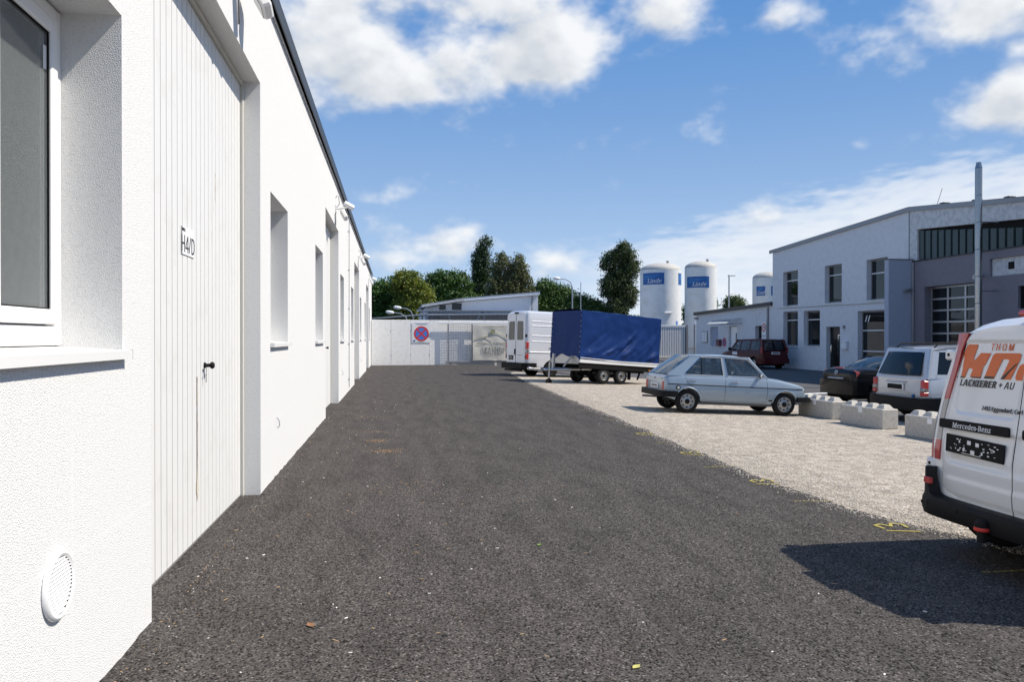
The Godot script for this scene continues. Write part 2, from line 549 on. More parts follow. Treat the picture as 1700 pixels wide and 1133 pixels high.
func sky_patch(w: int, h: int, b0: float, b1: float, e0: float, e1: float, clouds: Array) -> Image:
	# rows from elevation e1 (top) down to e0; columns from bearing b0 to b1
	var d := PackedFloat32Array()
	d.resize(w * h)
	for c in clouds:
		var x0 := int(floor((c[0] - c[2] * 1.8 - b0) / (b1 - b0) * w))
		var x1 := int(ceil((c[0] + c[2] * 1.8 - b0) / (b1 - b0) * w))
		var y0 := clampi(int(floor((e1 - (c[1] + c[3] * 1.8)) / (e1 - e0) * h)), 0, h - 1)
		var y1 := clampi(int(ceil((e1 - (c[1] - c[3] * 1.8)) / (e1 - e0) * h)), 0, h - 1)
		for y in range(y0, y1 + 1):
			var el := e1 - (y + 0.5) / h * (e1 - e0)
			var v: float = (el - c[1]) / c[3]
			if v < 0.0:
				v *= 1.25
			for xx in range(x0, x1 + 1):
				var x := xx
				if b1 - b0 > 359.0:
					x = posmod(xx, w)
				elif x < 0 or x >= w:
					continue
				var u: float = (b0 + (xx + 0.5) / w * (b1 - b0) - c[0]) / c[2]
				var q := u * u + v * v
				if q < 3.0:
					d[y * w + x] = maxf(d[y * w + x], c[4] * exp(-q * 0.9)) + 0.12 * c[4] * exp(-q * 1.5)
	var n := FastNoiseLite.new()
	n.noise_type = FastNoiseLite.TYPE_SIMPLEX_SMOOTH
	n.seed = 3
	n.frequency = 6.5
	n.fractal_octaves = 6
	n.fractal_gain = 0.6
	var n2 := FastNoiseLite.new()
	n2.noise_type = FastNoiseLite.TYPE_SIMPLEX_SMOOTH
	n2.seed = 9
	n2.frequency = 9.0
	n2.fractal_octaves = 4
	for y in h:
		var el := deg_to_rad(e1 - (y + 0.5) / h * (e1 - e0))
		for x in w:
			var b := deg_to_rad(b0 + (x + 0.5) / w * (b1 - b0))
			var dir := Vector3(sin(b) * cos(el), sin(el) * 1.7, -cos(b) * cos(el))
			d[y * w + x] += n.get_noise_3dv(dir) * 0.8 - 0.2
	var out := PackedByteArray()
	out.resize(w * h * 4)
	var k := maxi(1, int(1.1 / (e1 - e0) * h))
	for y in h:
		var el := deg_to_rad(e1 - (y + 0.5) / h * (e1 - e0))
		var hz := pow(1.0 - maxf(sin(el), 0.0), 4.1)
		var blue := Vector3(0.045, 0.215, 0.57).lerp(Vector3(0.58, 0.745, 0.92), hz)
		for x in w:
			var v := d[y * w + x]
			var c := blue
			# a thin high veil low in the sky to the right
			var bd := b0 + (x + 0.5) / w * (b1 - b0)
			if bd > 180.0:
				bd -= 360.0
			var eld := rad_to_deg(el)
			if bd > 8.0 and bd < 130.0 and eld < 16.0:
				var br := deg_to_rad(bd)
				var st := n2.get_noise_3d(sin(br) * 1.3 + 7.0, sin(el) * 6.0 - br * 0.45, cos(br) * 1.3) * 1.6 + n2.get_noise_3d(sin(br) * 4.0, sin(el) * 16.0 - br * 1.2, cos(br) * 4.0) * 0.9
				var top := lerpf(6.5, 11.0, clampf((bd - 15.0) / 22.0, 0, 1))
				var a := smoothstep(top + 0.8, top - 1.6, eld + st) * smoothstep(8.0, 22.0, bd) * smoothstep(130.0, 90.0, bd) * (0.72 + 0.14 * st)
				c = c.lerp(Vector3(0.86, 0.885, 0.92), clampf(a, 0.0, 0.85))
			if v > -0.02:
				var up := d[maxi(y - k, 0) * w + x]
				var rt := d[y * w + mini(x + k, w - 1)]
				var b := deg_to_rad(b0 + (x + 0.5) / w * (b1 - b0))
				var tone := n2.get_noise_3dv(Vector3(sin(b) * cos(el), sin(el) * 1.5, -cos(b) * cos(el)))
				var lit := clampf(0.8 + (v - up) * 0.6 + (v - rt) * 0.35 + tone * 0.45 - maxf(v - 0.45, 0.0) * 0.5, 0.0, 1.0)
				var cl := Vector3(0.46, 0.51, 0.58).lerp(Vector3(0.9, 0.91, 0.92), lit)
				c = c.lerp(cl, smoothstep(-0.02, 0.72, v) * 0.96)
			c *= 0.88
			var s := Color(c.x, c.y, c.z).linear_to_srgb()
			var i := (y * w + x) * 4
			out[i] = int(clampf(s.r, 0, 1) * 255.0)
			out[i + 1] = int(clampf(s.g, 0, 1) * 255.0)
			out[i + 2] = int(clampf(s.b, 0, 1) * 255.0)
			out[i + 3] = 255
	return Image.create_from_data(w, h, false, Image.FORMAT_RGBA8, out)

func make_sky() -> Sky:
	var clouds := cloud_list()
	var W := 4096
	var H := 2048
	var im := Image.create_empty(W, H, false, Image.FORMAT_RGBA8)
	im.fill(lin(0.3, 0.31, 0.32))
	# column 0 of the panorama looks along -z
	var all := sky_patch(1024, 256, 0.0, 360.0, 0.0, 90.0, clouds)
	all.resize(W, H / 2, Image.INTERPOLATE_CUBIC)
	im.blit_rect(all, Rect2i(0, 0, W, H / 2), Vector2i.ZERO)
	var x0 := -348
	var x1 := 556
	var y0 := 700
	var fine := sky_patch(x1 - x0, H / 2 - y0, float(x0) / W * 360.0, float(x1) / W * 360.0, 0.0, 90.0 - 180.0 * y0 / H, clouds)
	im.blit_rect(fine, Rect2i(-x0, 0, x1, H / 2 - y0), Vector2i(0, y0))
	im.blit_rect(fine, Rect2i(0, 0, -x0, H / 2 - y0), Vector2i(W + x0, y0))
	var p := PanoramaSkyMaterial.new()
	p.panorama = ImageTexture.create_from_image(im)
	var s := Sky.new()
	s.sky_material = p
	return s

# ------------------------------------------------------------------ ground
func build_asphalt_lip() -> void:
	# rough hand-laid edge of the asphalt where it meets the wall
	var n := FastNoiseLite.new()
	n.seed = 31
	n.frequency = 1.0
	n.fractal_octaves = 4
	var g := Geo.new()
	for k in 4:
		var a := 2.6 if k == 0 else -(4.93 + 11.95 * (k - 1) + 3.85)
		var b := -4.93 - 11.95 * k
		var zs := span(a, b, 0.06)
		for j in zs.size() - 1:
			var q := []
			for i in 2:
				var z: float = zs[j + i]
				var up := 0.006 + 0.03 * absf(n.get_noise_1d(z * 1.3)) + 0.012 * absf(n.get_noise_1d(z * 9.0))
				var w := 0.05 + 0.07 * absf(n.get_noise_1d(z * 1.1 + 40.0)) + 0.02 * n.get_noise_1d(z * 12.0)
				q.append([Vector3(-1.429, up, z), Vector3(-1.43 + w * 0.4, up * 0.75, z), Vector3(-1.43 + w, 0.001, z)])
			for i in 2:
				g.quad(q[0][i], q[0][i + 1], q[1][i + 1], q[1][i])
	struct("asphalt_edge", g, M.asphalt, "", 60.0)

const DIP := [[4.4, 0.0], [5.0, -0.012], [9.3, -0.2], [10.3, -0.22], [11.5, -0.2], [19.0, -0.01], [20.5, 0.0]]

func tab(t: Array, x: float) -> float:
	if x <= t[0][0]:
		return t[0][1]
	for i in t.size() - 1:
		if x <= t[i + 1][0]:
			return lerpf(t[i][1], t[i + 1][1], (x - t[i][0]) / (t[i + 1][0] - t[i][0]))
	return t[-1][1]

func gy(x: float) -> float:
	return (tab(DIP, x - 0.3) + tab(DIP, x) * 2.0 + tab(DIP, x + 0.3)) * 0.25

const EDGE := [[-40.5, 6.4], [-39.0, 5.75], [-36.0, 5.4], [-30.0, 5.1], [-17.3, 4.7], [-12.8, 4.52], [-9.1, 4.4], [-7.3, 4.48], [-6.3, 4.74], [-5.9, 4.9], [-4.0, 5.2], [0.0, 5.3], [14.0, 5.3]]

func sheet(xs: Array, zs: Array, lift: float, wob: FastNoiseLite = null) -> Geo:
	var g := Geo.new()
	for i in xs.size() - 1:
		for j in zs.size() - 1:
			var q := []
			for o in [[0, 0], [1, 0], [1, 1], [0, 1]]:
				var x: float = xs[i + o[0]]
				var z: float = zs[j + o[1]]
				var y: float = gy(x) + lift
				if wob:
					y += wob.get_noise_2d(x * 10.0, z * 10.0) * 0.012
				q.append(Vector3(x, y, z))
			g.quad(q[0], q[1], q[2], q[3])
	return g

func span(a: float, b: float, step: float) -> Array:
	var n := maxi(1, int(round(absf(b - a) / step)))
	var out := []
	for i in n + 1:
		out.append(lerpf(a, b, float(i) / n))
	return out

func build_ground() -> void:
	var g := Geo.new()
	var far := [-700.0, -60.0, -1.2] + span(4.0, 21.0, 0.5) + [60.0, 700.0]
	struct("ground", sheet(far, [60.0, 0.0, -80.0, -700.0], -0.03), M.earth, "", 30.0)
	struct("driveway", sheet([-1.8, 1.0, 3.5] + span(4.2, 9.0, 0.4), span(16.0, -49.2, 1.0), 0.0), M.asphalt, "dark fresh asphalt lane between white wall and gravel", 40.0)
	struct("road", sheet(span(9.0, 21.7, 0.4), span(16.0, -80.0, 2.0), 0.0), M.old_asphalt, "grey older asphalt in front of the workshop building", 40.0)
	# gravel: ragged left edge lying on the asphalt edge
	var wob := FastNoiseLite.new()
	wob.seed = 4
	wob.frequency = 0.12
	wob.fractal_octaves = 4
	var zs := span(14.0, -39.6, 0.12)
	for j in zs.size() - 1:
		var row := []
		for k in 2:
			var z: float = zs[j + k]
			var e := tab(EDGE, z) + wob.get_noise_1d(z * 6.0) * 0.10 + wob.get_noise_1d(z * 40.0 + 500.0) * 0.05
			var r := 11.4 + wob.get_noise_1d(z * 5.0 + 900.0) * 0.3
			if z < -36.0:
				r = lerpf(r, 7.0, (-36.0 - z) / 3.6)
			var line := []
			for i in 15:
				var t := float(i) / 14.0
				var x := lerpf(e, r, t)
				line.append(Vector3(x, gy(x) + (0.001 if i == 0 or i == 14 else 0.007 + 0.006 * wob.get_noise_2d(x * 22.0, z * 22.0)), z))
			row.append(line)
		for i in 14:
			g.quad(row[0][i], row[0][i + 1], row[1][i + 1], row[1][i])
	struct("gravel_bed", g, M.gravel, "pale gravel parking strip beside the asphalt lane", 60.0)
	# loose stones
	rng.seed = 77
	var st := Geo.new()
	for k in 1:
		var rings := []
		for i in 4:
			var ring := PackedVector3Array()
			var y: float = [-0.6, -0.2, 0.35, 0.6][i]
			var r: float = [0.5, 1.0, 0.8, 0.3][i]
			for q in 6:
				var w := TAU * q / 6.0 + i * 0.4
				ring.append(Vector3(cos(w) * r * rng.randf_range(0.8, 1.15), y, sin(w) * r * 0.8 * rng.randf_range(0.8, 1.15)))
			rings.append(ring)
		st.loft(rings)
	var count := 60000
	var mm := MultiMesh.new()
	mm.transform_format = MultiMesh.TRANSFORM_3D
	mm.use_colors = true
	mm.mesh = st.mesh(50.0)
	mm.instance_count = count
	for i in count:
		var z := -4.0 - 26.0 * pow(rng.randf(), 1.7)
		var e := tab(EDGE, z) + wob.get_noise_1d(z * 6.0) * 0.10
		var x: float
		if i % 16 == 0:
			x = e - absf(rng.randfn(0.0, 0.1))
		elif i % 3 == 0:
			x = e + absf(rng.randfn(0.0, 0.5))
		else:
			x = rng.randf_range(e, 11.2)
		var s := rng.randf_range(0.004, 0.009) * (1.5 if rng.randf() < 0.06 else 1.0)
		var bs := Basis.from_euler(Vector3(rng.randf_range(-0.4, 0.4), rng.randf() * TAU, rng.randf_range(-0.4, 0.4))).scaled(Vector3(s, s * 0.75, s))
		mm.set_instance_transform(i, Transform3D(bs, Vector3(x, gy(x) + s * 0.3 + (0.007 if x > e else 0.001), z)))
		var v := rng.randf_range(0.34, 0.68)
		mm.set_instance_color(i, Color(v, v * rng.randf_range(0.86, 0.96), v * rng.randf_range(0.7, 0.88)))
	var mi := MultiMeshInstance3D.new()
	mi.name = "gravel_stones"
	mi.multimesh = mm
	mi.material_override = M.pebble
	add_child(mi)
	tag(mi, "loose pale stones strewn over the gravel strip", "gravel", "", "stuff")
	# litter on the lane
	var ch := Geo.new()
	ch.box(Vector3.ZERO, Vector3(2.0, 0.5, 1.0), 0.2)
	mm = MultiMesh.new()
	mm.transform_format = MultiMesh.TRANSFORM_3D
	mm.use_colors = true
	mm.mesh = ch.mesh()
	count = 5200
	mm.instance_count = count
	for i in count:
		var z := -3.0 - 26.0 * pow(rng.randf(), 1.9)
		var x := clampf(rng.randfn(-0.1, 0.9), -1.38, 4.0) if i % 3 else rng.randf_range(-1.35, 4.2)
		var s := rng.randf_range(0.0015, 0.0036)
		var long := rng.randf_range(0.8, 1.3)
		var c := Color(0.3, 0.2, 0.1) * rng.randf_range(0.6, 1.5)
		var kind := rng.randf()
		if kind < 0.04:
			s = rng.randf_range(0.005, 0.0115)
			c = Color(0.72, 0.7, 0.66)
		elif kind < 0.06:
			s = rng.randf_range(0.004, 0.006)
			long = rng.randf_range(2.5, 5.0)
			c = Color(0.45, 0.3, 0.16)
		elif kind < 0.4:
			c = Color(0.5, 0.46, 0.4) * rng.randf_range(0.6, 1.1)
		if i > 4300:
			x = -1.4 + absf(rng.randfn(0.0, 0.09))
			z = -3.0 - 40.0 * pow(rng.randf(), 1.6)
			s = rng.randf_range(0.002, 0.007)
		if i < 420:
			# two small heaps of wood shavings near the wall
			var hp: Array = [[-0.12, -11.9, 0.22], [-0.28, -13.1, 0.2], [-0.45, -14.4, 0.3], [-0.6, -17.0, 0.5], [0.1, -9.0, 0.5]][[0, 0, 0, 1, 1, 2, 3, 4][i % 8]]
			x = hp[0] + rng.randfn(0.0, hp[2] * 0.6)
			z = hp[1] + rng.randfn(0.0, hp[2] * 0.5)
			s = rng.randf_range(0.004, 0.008)
			c = Color(0.5, 0.31, 0.15) * rng.randf_range(0.7, 1.2)
		mm.set_instance_transform(i, Transform3D(Basis(Vector3.UP, rng.randf() * TAU).scaled(Vector3(s, s, s)) * Basis.from_scale(Vector3(long, 1, 1)), Vector3(maxf(x, -1.38), gy(x) + s * 0.3, z)))
		mm.set_instance_color(i, c)
	mi = MultiMeshInstance3D.new()
	mi.name = "wood_chip_litter"
	mi.multimesh = mm
	mi.material_override = M.chip
	add_child(mi)
	tag(mi, "pale chips and wood shavings littered over the asphalt", "litter", "", "stuff")
	# a few leaves that can be picked out
	for l in [[1.23, -3.89, 0.034, Color(0.42, 0.4, 0.12), "yellow fallen leaf lying on near asphalt", 0.7], [-0.49, -4.74, 0.045, Color(0.22, 0.11, 0.05), "brown curled leaf on asphalt near the wall", 2.0], [1.17, -6.3, 0.035, Color(0.12, 0.2, 0.03), "small green leaf beside a wood splinter", 1.2]]:
		var lf := Geo.new()
		var prof := [0.0, 0.5, 0.85, 1.0, 0.8, 0.4, 0.0]
		for i in 6:
			var a0 := -1.0 + i / 3.0
			var a1 := -1.0 + (i + 1) / 3.0
			var w0: float = prof[i] * 0.55
			var w1: float = prof[i + 1] * 0.55
			var s: float = l[2]
			for sg in [-1.0, 1.0]:
				lf.quad(Vector3(a0, 0.12 * a0 * a0, 0) * s, Vector3(a1, 0.12 * a1 * a1, 0) * s, Vector3(a1, 0.12 * a1 * a1 + 0.25 * w1, sg * w1) * s, Vector3(a0, 0.12 * a0 * a0 + 0.25 * w0, sg * w0) * s)
		var lm := mat("leaf_dry", Color(l[3].r, l[3].g, l[3].b).linear_to_srgb(), 0.7)
		var t := thing("fallen_leaf", l[4], "leaf", Vector3(l[0], 0.004, l[1]), l[5])
		part(t, "blade", lf, lm, 40.0)
	# yellow sprayed bay marks on the asphalt edge: short dashes and figures
	var dash := func(x: float, z: float, w: float, turn: float) -> void:
		var q := Geo.new()
		q.x = Transform3D(Basis(Vector3.UP, turn), Vector3(x, gy(x) + 0.004, z))
		var n := 9
		for i in n:
			var a := -w / 2 + w * i / n
			var b := a + w / n * rng.randf_range(0.45, 0.9)
			var hw := rng.randf_range(0.006, 0.014)
			q.quad(Vector3(a, 0, -hw), Vector3(b, 0, -hw), Vector3(b, 0, hw), Vector3(a, 0, hw))
		var o := struct("yellow_marking", q, M.yellow_paint)
	for m in [[4.3, -12.16, 0.3], [4.25, -9.81, 0.5], [4.3, -7.59, 0.4], [4.4, -14.63, 0.3], [4.45, -15.76, 0.35], [4.5, -17.9, 0.4], [4.4, -5.1, 0.4], [4.6, -20.5, 0.4]]:
		dash.call(m[0], m[1], m[2], rng.randf_range(-0.12, 0.12))
	for m in [[4.36, -13.31], [4.3, -10.98], [4.3, -8.68], [4.42, -6.42]]:
		var q := Geo.new()
		q.x = Transform3D(Basis(Vector3.UP, PI * 0.5), Vector3(m[0], 0.004, m[1]))
		# a slanted bar and a three-like curl, read from the lane
		var strokes := [[Vector2(-0.17, -0.12), Vector2(-0.1, 0.14)], [Vector2(-0.02, 0.12), Vector2(0.1, 0.13), Vector2(0.13, 0.06), Vector2(0.04, 0.01), Vector2(0.14, -0.05), Vector2(0.1, -0.13), Vector2(-0.02, -0.11)]]
		for s in strokes:
			for i in s.size() - 1:
				var a: Vector2 = s[i]
				var b: Vector2 = s[i + 1]
				var nn := (b - a).orthogonal().normalized() * 0.014
				var ee := (b - a).normalized() * 0.008
				a -= ee
				b += ee
				var y: float = 0.0004 * i
				q.quad(Vector3(a.x + nn.x, y, -(a.y + nn.y)), Vector3(b.x + nn.x, y, -(b.y + nn.y)), Vector3(b.x - nn.x, y, -(b.y - nn.y)), Vector3(a.x - nn.x, y, -(a.y - nn.y)))
		struct("yellow_marking", q, M.yellow_paint)
	# white painted bay line on the far road
	var wl := Geo.new()
	wl.x = Transform3D(Basis.IDENTITY, Vector3.ZERO)
	for i in 12:
		var x0 := 12.4 + i * 0.25
		wl.quad(Vector3(x0, gy(x0) + 0.004, -23.9), Vector3(x0 + 0.25, gy(x0 + 0.25) + 0.004, -23.95), Vector3(x0 + 0.25, gy(x0 + 0.25) + 0.004, -24.25), Vector3(x0, gy(x0) + 0.004, -24.2))
	struct("white_marking", wl, M.road_white)

# ------------------------------------------------------------------ walls with openings
# outline and holes in (u, v); f maps (u, v, depth inwards) into space. Returns face, reveals and back.
func pierced(u0: float, u1: float, vtop: Callable, holes: Array, thick: float, f: Callable, reveal := -1.0) -> Geo:
	var g := Geo.new()
	var us := [u0, u1]
	var vs := [0.0]
	for h in holes:
		us.append(h[0]); us.append(h[1]); vs.append(h[2]); vs.append(h[3])
	us.sort()
	vs.sort()
	var uu := []
	for u in us:
		if uu.is_empty() or u - uu[-1] > 0.001:
			uu.append(u)
	var vv := []
	for v in vs:
		if vv.is_empty() or v - vv[-1] > 0.001:
			vv.append(v)
	for i in uu.size() - 1:
		for j in vv.size():
			var a: float = uu[i]
			var b: float = uu[i + 1]
			var lo: float = vv[j]
			var last := j == vv.size() - 1
			var t0: float = vtop.call(a) if last else vv[j + 1]
			var t1: float = vtop.call(b) if last else vv[j + 1]
			var mid := Vector2((a + b) / 2, (lo + minf(t0, t1)) / 2)
			var open := false
			for h in holes:
				if mid.x > h[0] and mid.x < h[1] and mid.y > h[2] and mid.y < h[3]:
					open = true
			if open:
				continue
			for dd in [0.0, thick]:
				g.quad(f.call(a, lo, dd), f.call(b, lo, dd), f.call(b, t1, dd), f.call(a, t0, dd))
	for h in holes:
		var c := [[h[0], h[2]], [h[1], h[2]], [h[1], h[3]], [h[0], h[3]]]
		for k in 4:
			var p: Array = c[k]
			var q: Array = c[(k + 1) % 4]
			g.quad(f.call(p[0], p[1], 0.0), f.call(q[0], q[1], 0.0), f.call(q[0], q[1], thick), f.call(p[0], p[1], thick))
	for u in [u0, u1]:
		g.quad(f.call(u, 0.0, 0.0), f.call(u, vtop.call(u), 0.0), f.call(u, vtop.call(u), thick), f.call(u, 0.0, thick))
	return g

const WX := -1.43

func warehouse_window(parent: Node3D, z0: float, z1: float) -> void:
	# z0 far side, z1 near side (z grows towards the camera)
	var w := sub(parent, "window", Vector3(0, 0, 0))
	var X := -0.30
	var y0 := 1.66
	var y1 := 3.40
	var fr := Geo.new()
	for s in [[z0, z0 + 0.07], [z1 - 0.07, z1]]:
		fr.ab(Vector3(X - 0.07, y0, s[0]), Vector3(X, y1, s[1]), 0.006)
	fr.ab(Vector3(X - 0.07, y1 - 0.07, z0 + 0.07), Vector3(X, y1, z1 - 0.07), 0.006)
	fr.ab(Vector3(X - 0.07, y0, z0 + 0.07), Vector3(X, y0 + 0.1, z1 - 0.07), 0.006)
	part(w, "frame", fr, M.pvc)
	var zm := (z0 + z1) / 2
	for s in [[z0 + 0.078, zm - 0.004], [zm + 0.004, z1 - 0.078]]:
		var sa := Geo.new()
		var b := 0.075
		var a0 := y0 + 0.108
		var a1 := y1 - 0.078
		sa.ab(Vector3(X - 0.05, a0, s[0]), Vector3(X + 0.018, a1, s[0] + b), 0.008)
		sa.ab(Vector3(X - 0.05, a0, s[1] - b), Vector3(X + 0.018, a1, s[1]), 0.008)
		sa.ab(Vector3(X - 0.05, a0, s[0] + b), Vector3(X + 0.018, a0 + b, s[1] - b), 0.008)
		sa.ab(Vector3(X - 0.05, a1 - b, s[0] + b), Vector3(X + 0.018, a1, s[1] - b), 0.008)
		part(w, "sash", sa, M.pvc)
		var ga := Geo.new()
		for q in [[s[0] + b, s[0] + b + 0.008, a0 + b, a1 - b], [s[1] - b - 0.008, s[1] - b, a0 + b, a1 - b], [s[0] + b, s[1] - b, a0 + b, a0 + b + 0.008], [s[0] + b, s[1] - b, a1 - b - 0.008, a1 - b]]:
			ga.ab(Vector3(X - 0.004, q[2] + 0.0005, q[0] + 0.0005), Vector3(X + 0.004, q[3] - 0.0005, q[1] - 0.0005))
		part(w, "gasket", ga, M.gasket)
		part(w, "pane", Geo.new().ab(Vector3(X - 0.012, a0 + b, s[0] + b), Vector3(X - 0.006, a1 - b, s[1] - b)), M.window_glass)
		part(w, "blind", Geo.new().ab(Vector3(X - 0.058, y0 + 0.1, z0 + 0.07), Vector3(X - 0.053, y1 - 0.07, z1 - 0.07)), M.blind)
	if z1 > -4.0:
		part(w, "glass_label", Geo.new().ab(Vector3(X - 0.005, 3.05, z0 + 0.163), Vector3(X - 0.0045, 3.17, z0 + 0.2)), M.print_white)
	# sloping metal sill with a turned-down lip and end stops
	var sl := Geo.new()
	var pr := PackedVector2Array([Vector2(X - 0.02, 1.655), Vector2(0.045, 1.632), Vector2(0.045, 1.588), Vector2(0.041, 1.588), Vector2(0.041, 1.625), Vector2(X - 0.02, 1.645)])
	sl.prism(pr, (z1 - z0) + 0.05, Transform3D(Basis.IDENTITY, Vector3(0, 0, z0 - 0.025)))
	part(w, "sill", sl, M.sill_metal)
	for z in [z0 - 0.03, z1 + 0.018]:
		part(w, "sill_stop", Geo.new().ab(Vector3(0.001, 1.588, z), Vector3(0.05, 1.642, z + 0.012), 0.002), M.sill_metal)

func garage_door(parent: Node3D, z0: float, z1: float, first: bool) -> void:
	var d := sub(parent, "garage_door")
	var X := -0.2
	var top := 4.45
	part(d, "backing", Geo.new().ab(Vector3(X - 0.05, 0.0, z0), Vector3(X - 0.005, top - 0.051, z1)), M.joint_grey)
	var fr := Geo.new()
	fr.ab(Vector3(X - 0.02, 0.0, z0), Vector3(X + 0.03, top - 0.05, z0 + 0.05), 0.004)
	fr.ab(Vector3(X - 0.02, 0.0, z1 - 0.05), Vector3(X + 0.03, top - 0.05, z1), 0.004)
	fr.ab(Vector3(X - 0.02, top - 0.05, z0), Vector3(X + 0.03, top, z1), 0.004)
	part(d, "frame", fr, M.door_frame)
	var n := 26
	var w := (z1 - z0 - 0.104) / n
	var prof := PackedVector2Array([Vector2(-0.018, 0.008), Vector2(-0.002, 0.008), Vector2(0.0, 0.011), Vector2(0.0, w - 0.011), Vector2(-0.002, w - 0.008), Vector2(-0.018, w - 0.008)])
	var b := Geo.new()
	b.prism(prof, top - 0.075, Transform3D(Basis(Vector3(1, 0, 0), Vector3(0, 0, 1), Vector3(0, 1, 0)), Vector3.ZERO))
	var me := b.mesh()
	for i in n:
		part(d, "board", me, M.door_board, 0.0, Vector3(X, 0.02, z0 + 0.052 + i * w))
	# wicket edge strip and its peeled lower part
	if first:
		var ps := Geo.new()
		var r := RandomNumberGenerator.new()
		r.seed = 3
		var l := []
		for i in 27:
			var y := 0.34 + i * 0.04
			var hw := 0.013 + 0.045 * clampf((0.62 - y) / 0.3, 0.0, 1.0) * (1.0 if i > 1 else 0.3) + r.randf_range(0.0, 0.008)
			if i > 18:
				hw = r.randf_range(0.008, 0.026)
			l.append([y, hw, r.randf_range(-0.006, 0.006)])
		for i in 26:
			ps.quad(Vector3(X + 0.002, l[i][0], -6.87 - l[i][1] + l[i][2]), Vector3(X + 0.002, l[i + 1][0], -6.87 - l[i + 1][1] + l[i + 1][2]), Vector3(X + 0.007, l[i + 1][0], -6.87 + l[i + 1][1] + l[i + 1][2]), Vector3(X + 0.005, l[i][0], -6.87 + l[i][1] + l[i][2]))
		part(d, "peeled_edge", ps, M.peeled)
		ps = Geo.new()
		for q in [[2.95, 3.22, -7.55, 0.012], [2.55, 2.66, -7.4, 0.006], [0.12, 0.3, -5.02, 0.02]]:
			for i in 6:
				var ya: float = lerpf(q[0], q[1], i / 6.0)
				var yb: float = lerpf(q[0], q[1], (i + 1) / 6.0)
				var oa := r.randf_range(-0.01, 0.01)
				ps.quad(Vector3(X + 0.003, ya, q[2] - q[3] * r.randf() + oa), Vector3(X + 0.003, yb, q[2] - q[3] * r.randf()), Vector3(X + 0.0034, yb, q[2] + q[3] * r.randf()), Vector3(X + 0.0034, ya, q[2] + q[3] * r.randf() + oa))
		part(d, "scuff", ps, M.peeled)
	var kz := (z0 + z1) / 2 - 0.26
	var lock := Geo.new()
	lock.lathe([Vector2(0.025, 0.0), Vector2(0.025, 0.012), Vector2(0.016, 0.016), Vector2(0.016, 0.05), Vector2(0.028, 0.055), Vector2(0.03, 0.075), Vector2(0.02, 0.085)], 16, Vector3(X, 1.46, kz), Vector3.RIGHT)
	lock.ab(Vector3(X + 0.03, 1.45, kz), Vector3(X + 0.045, 1.47, kz + 0.07), 0.004)
	part(d, "lock_knob", lock, M.black_plastic, 40.0)
	if first:
		var key := Geo.new()
		key.tube([Vector3(X + 0.035, 1.45, kz + 0.055), Vector3(X + 0.03, 1.40, kz + 0.055)], 0.003, 6)
		key.lathe([Vector2(0.013, -0.002), Vector2(0.015, 0.0), Vector2(0.013, 0.002)], 12, Vector3(X + 0.03, 1.385, kz + 0.055), Vector3.RIGHT)
		key.ab(Vector3(X + 0.026, 1.315, kz + 0.05), Vector3(X + 0.032, 1.375, kz + 0.061), 0.002)
		part(d, "key_bunch", key, M.dull_steel)

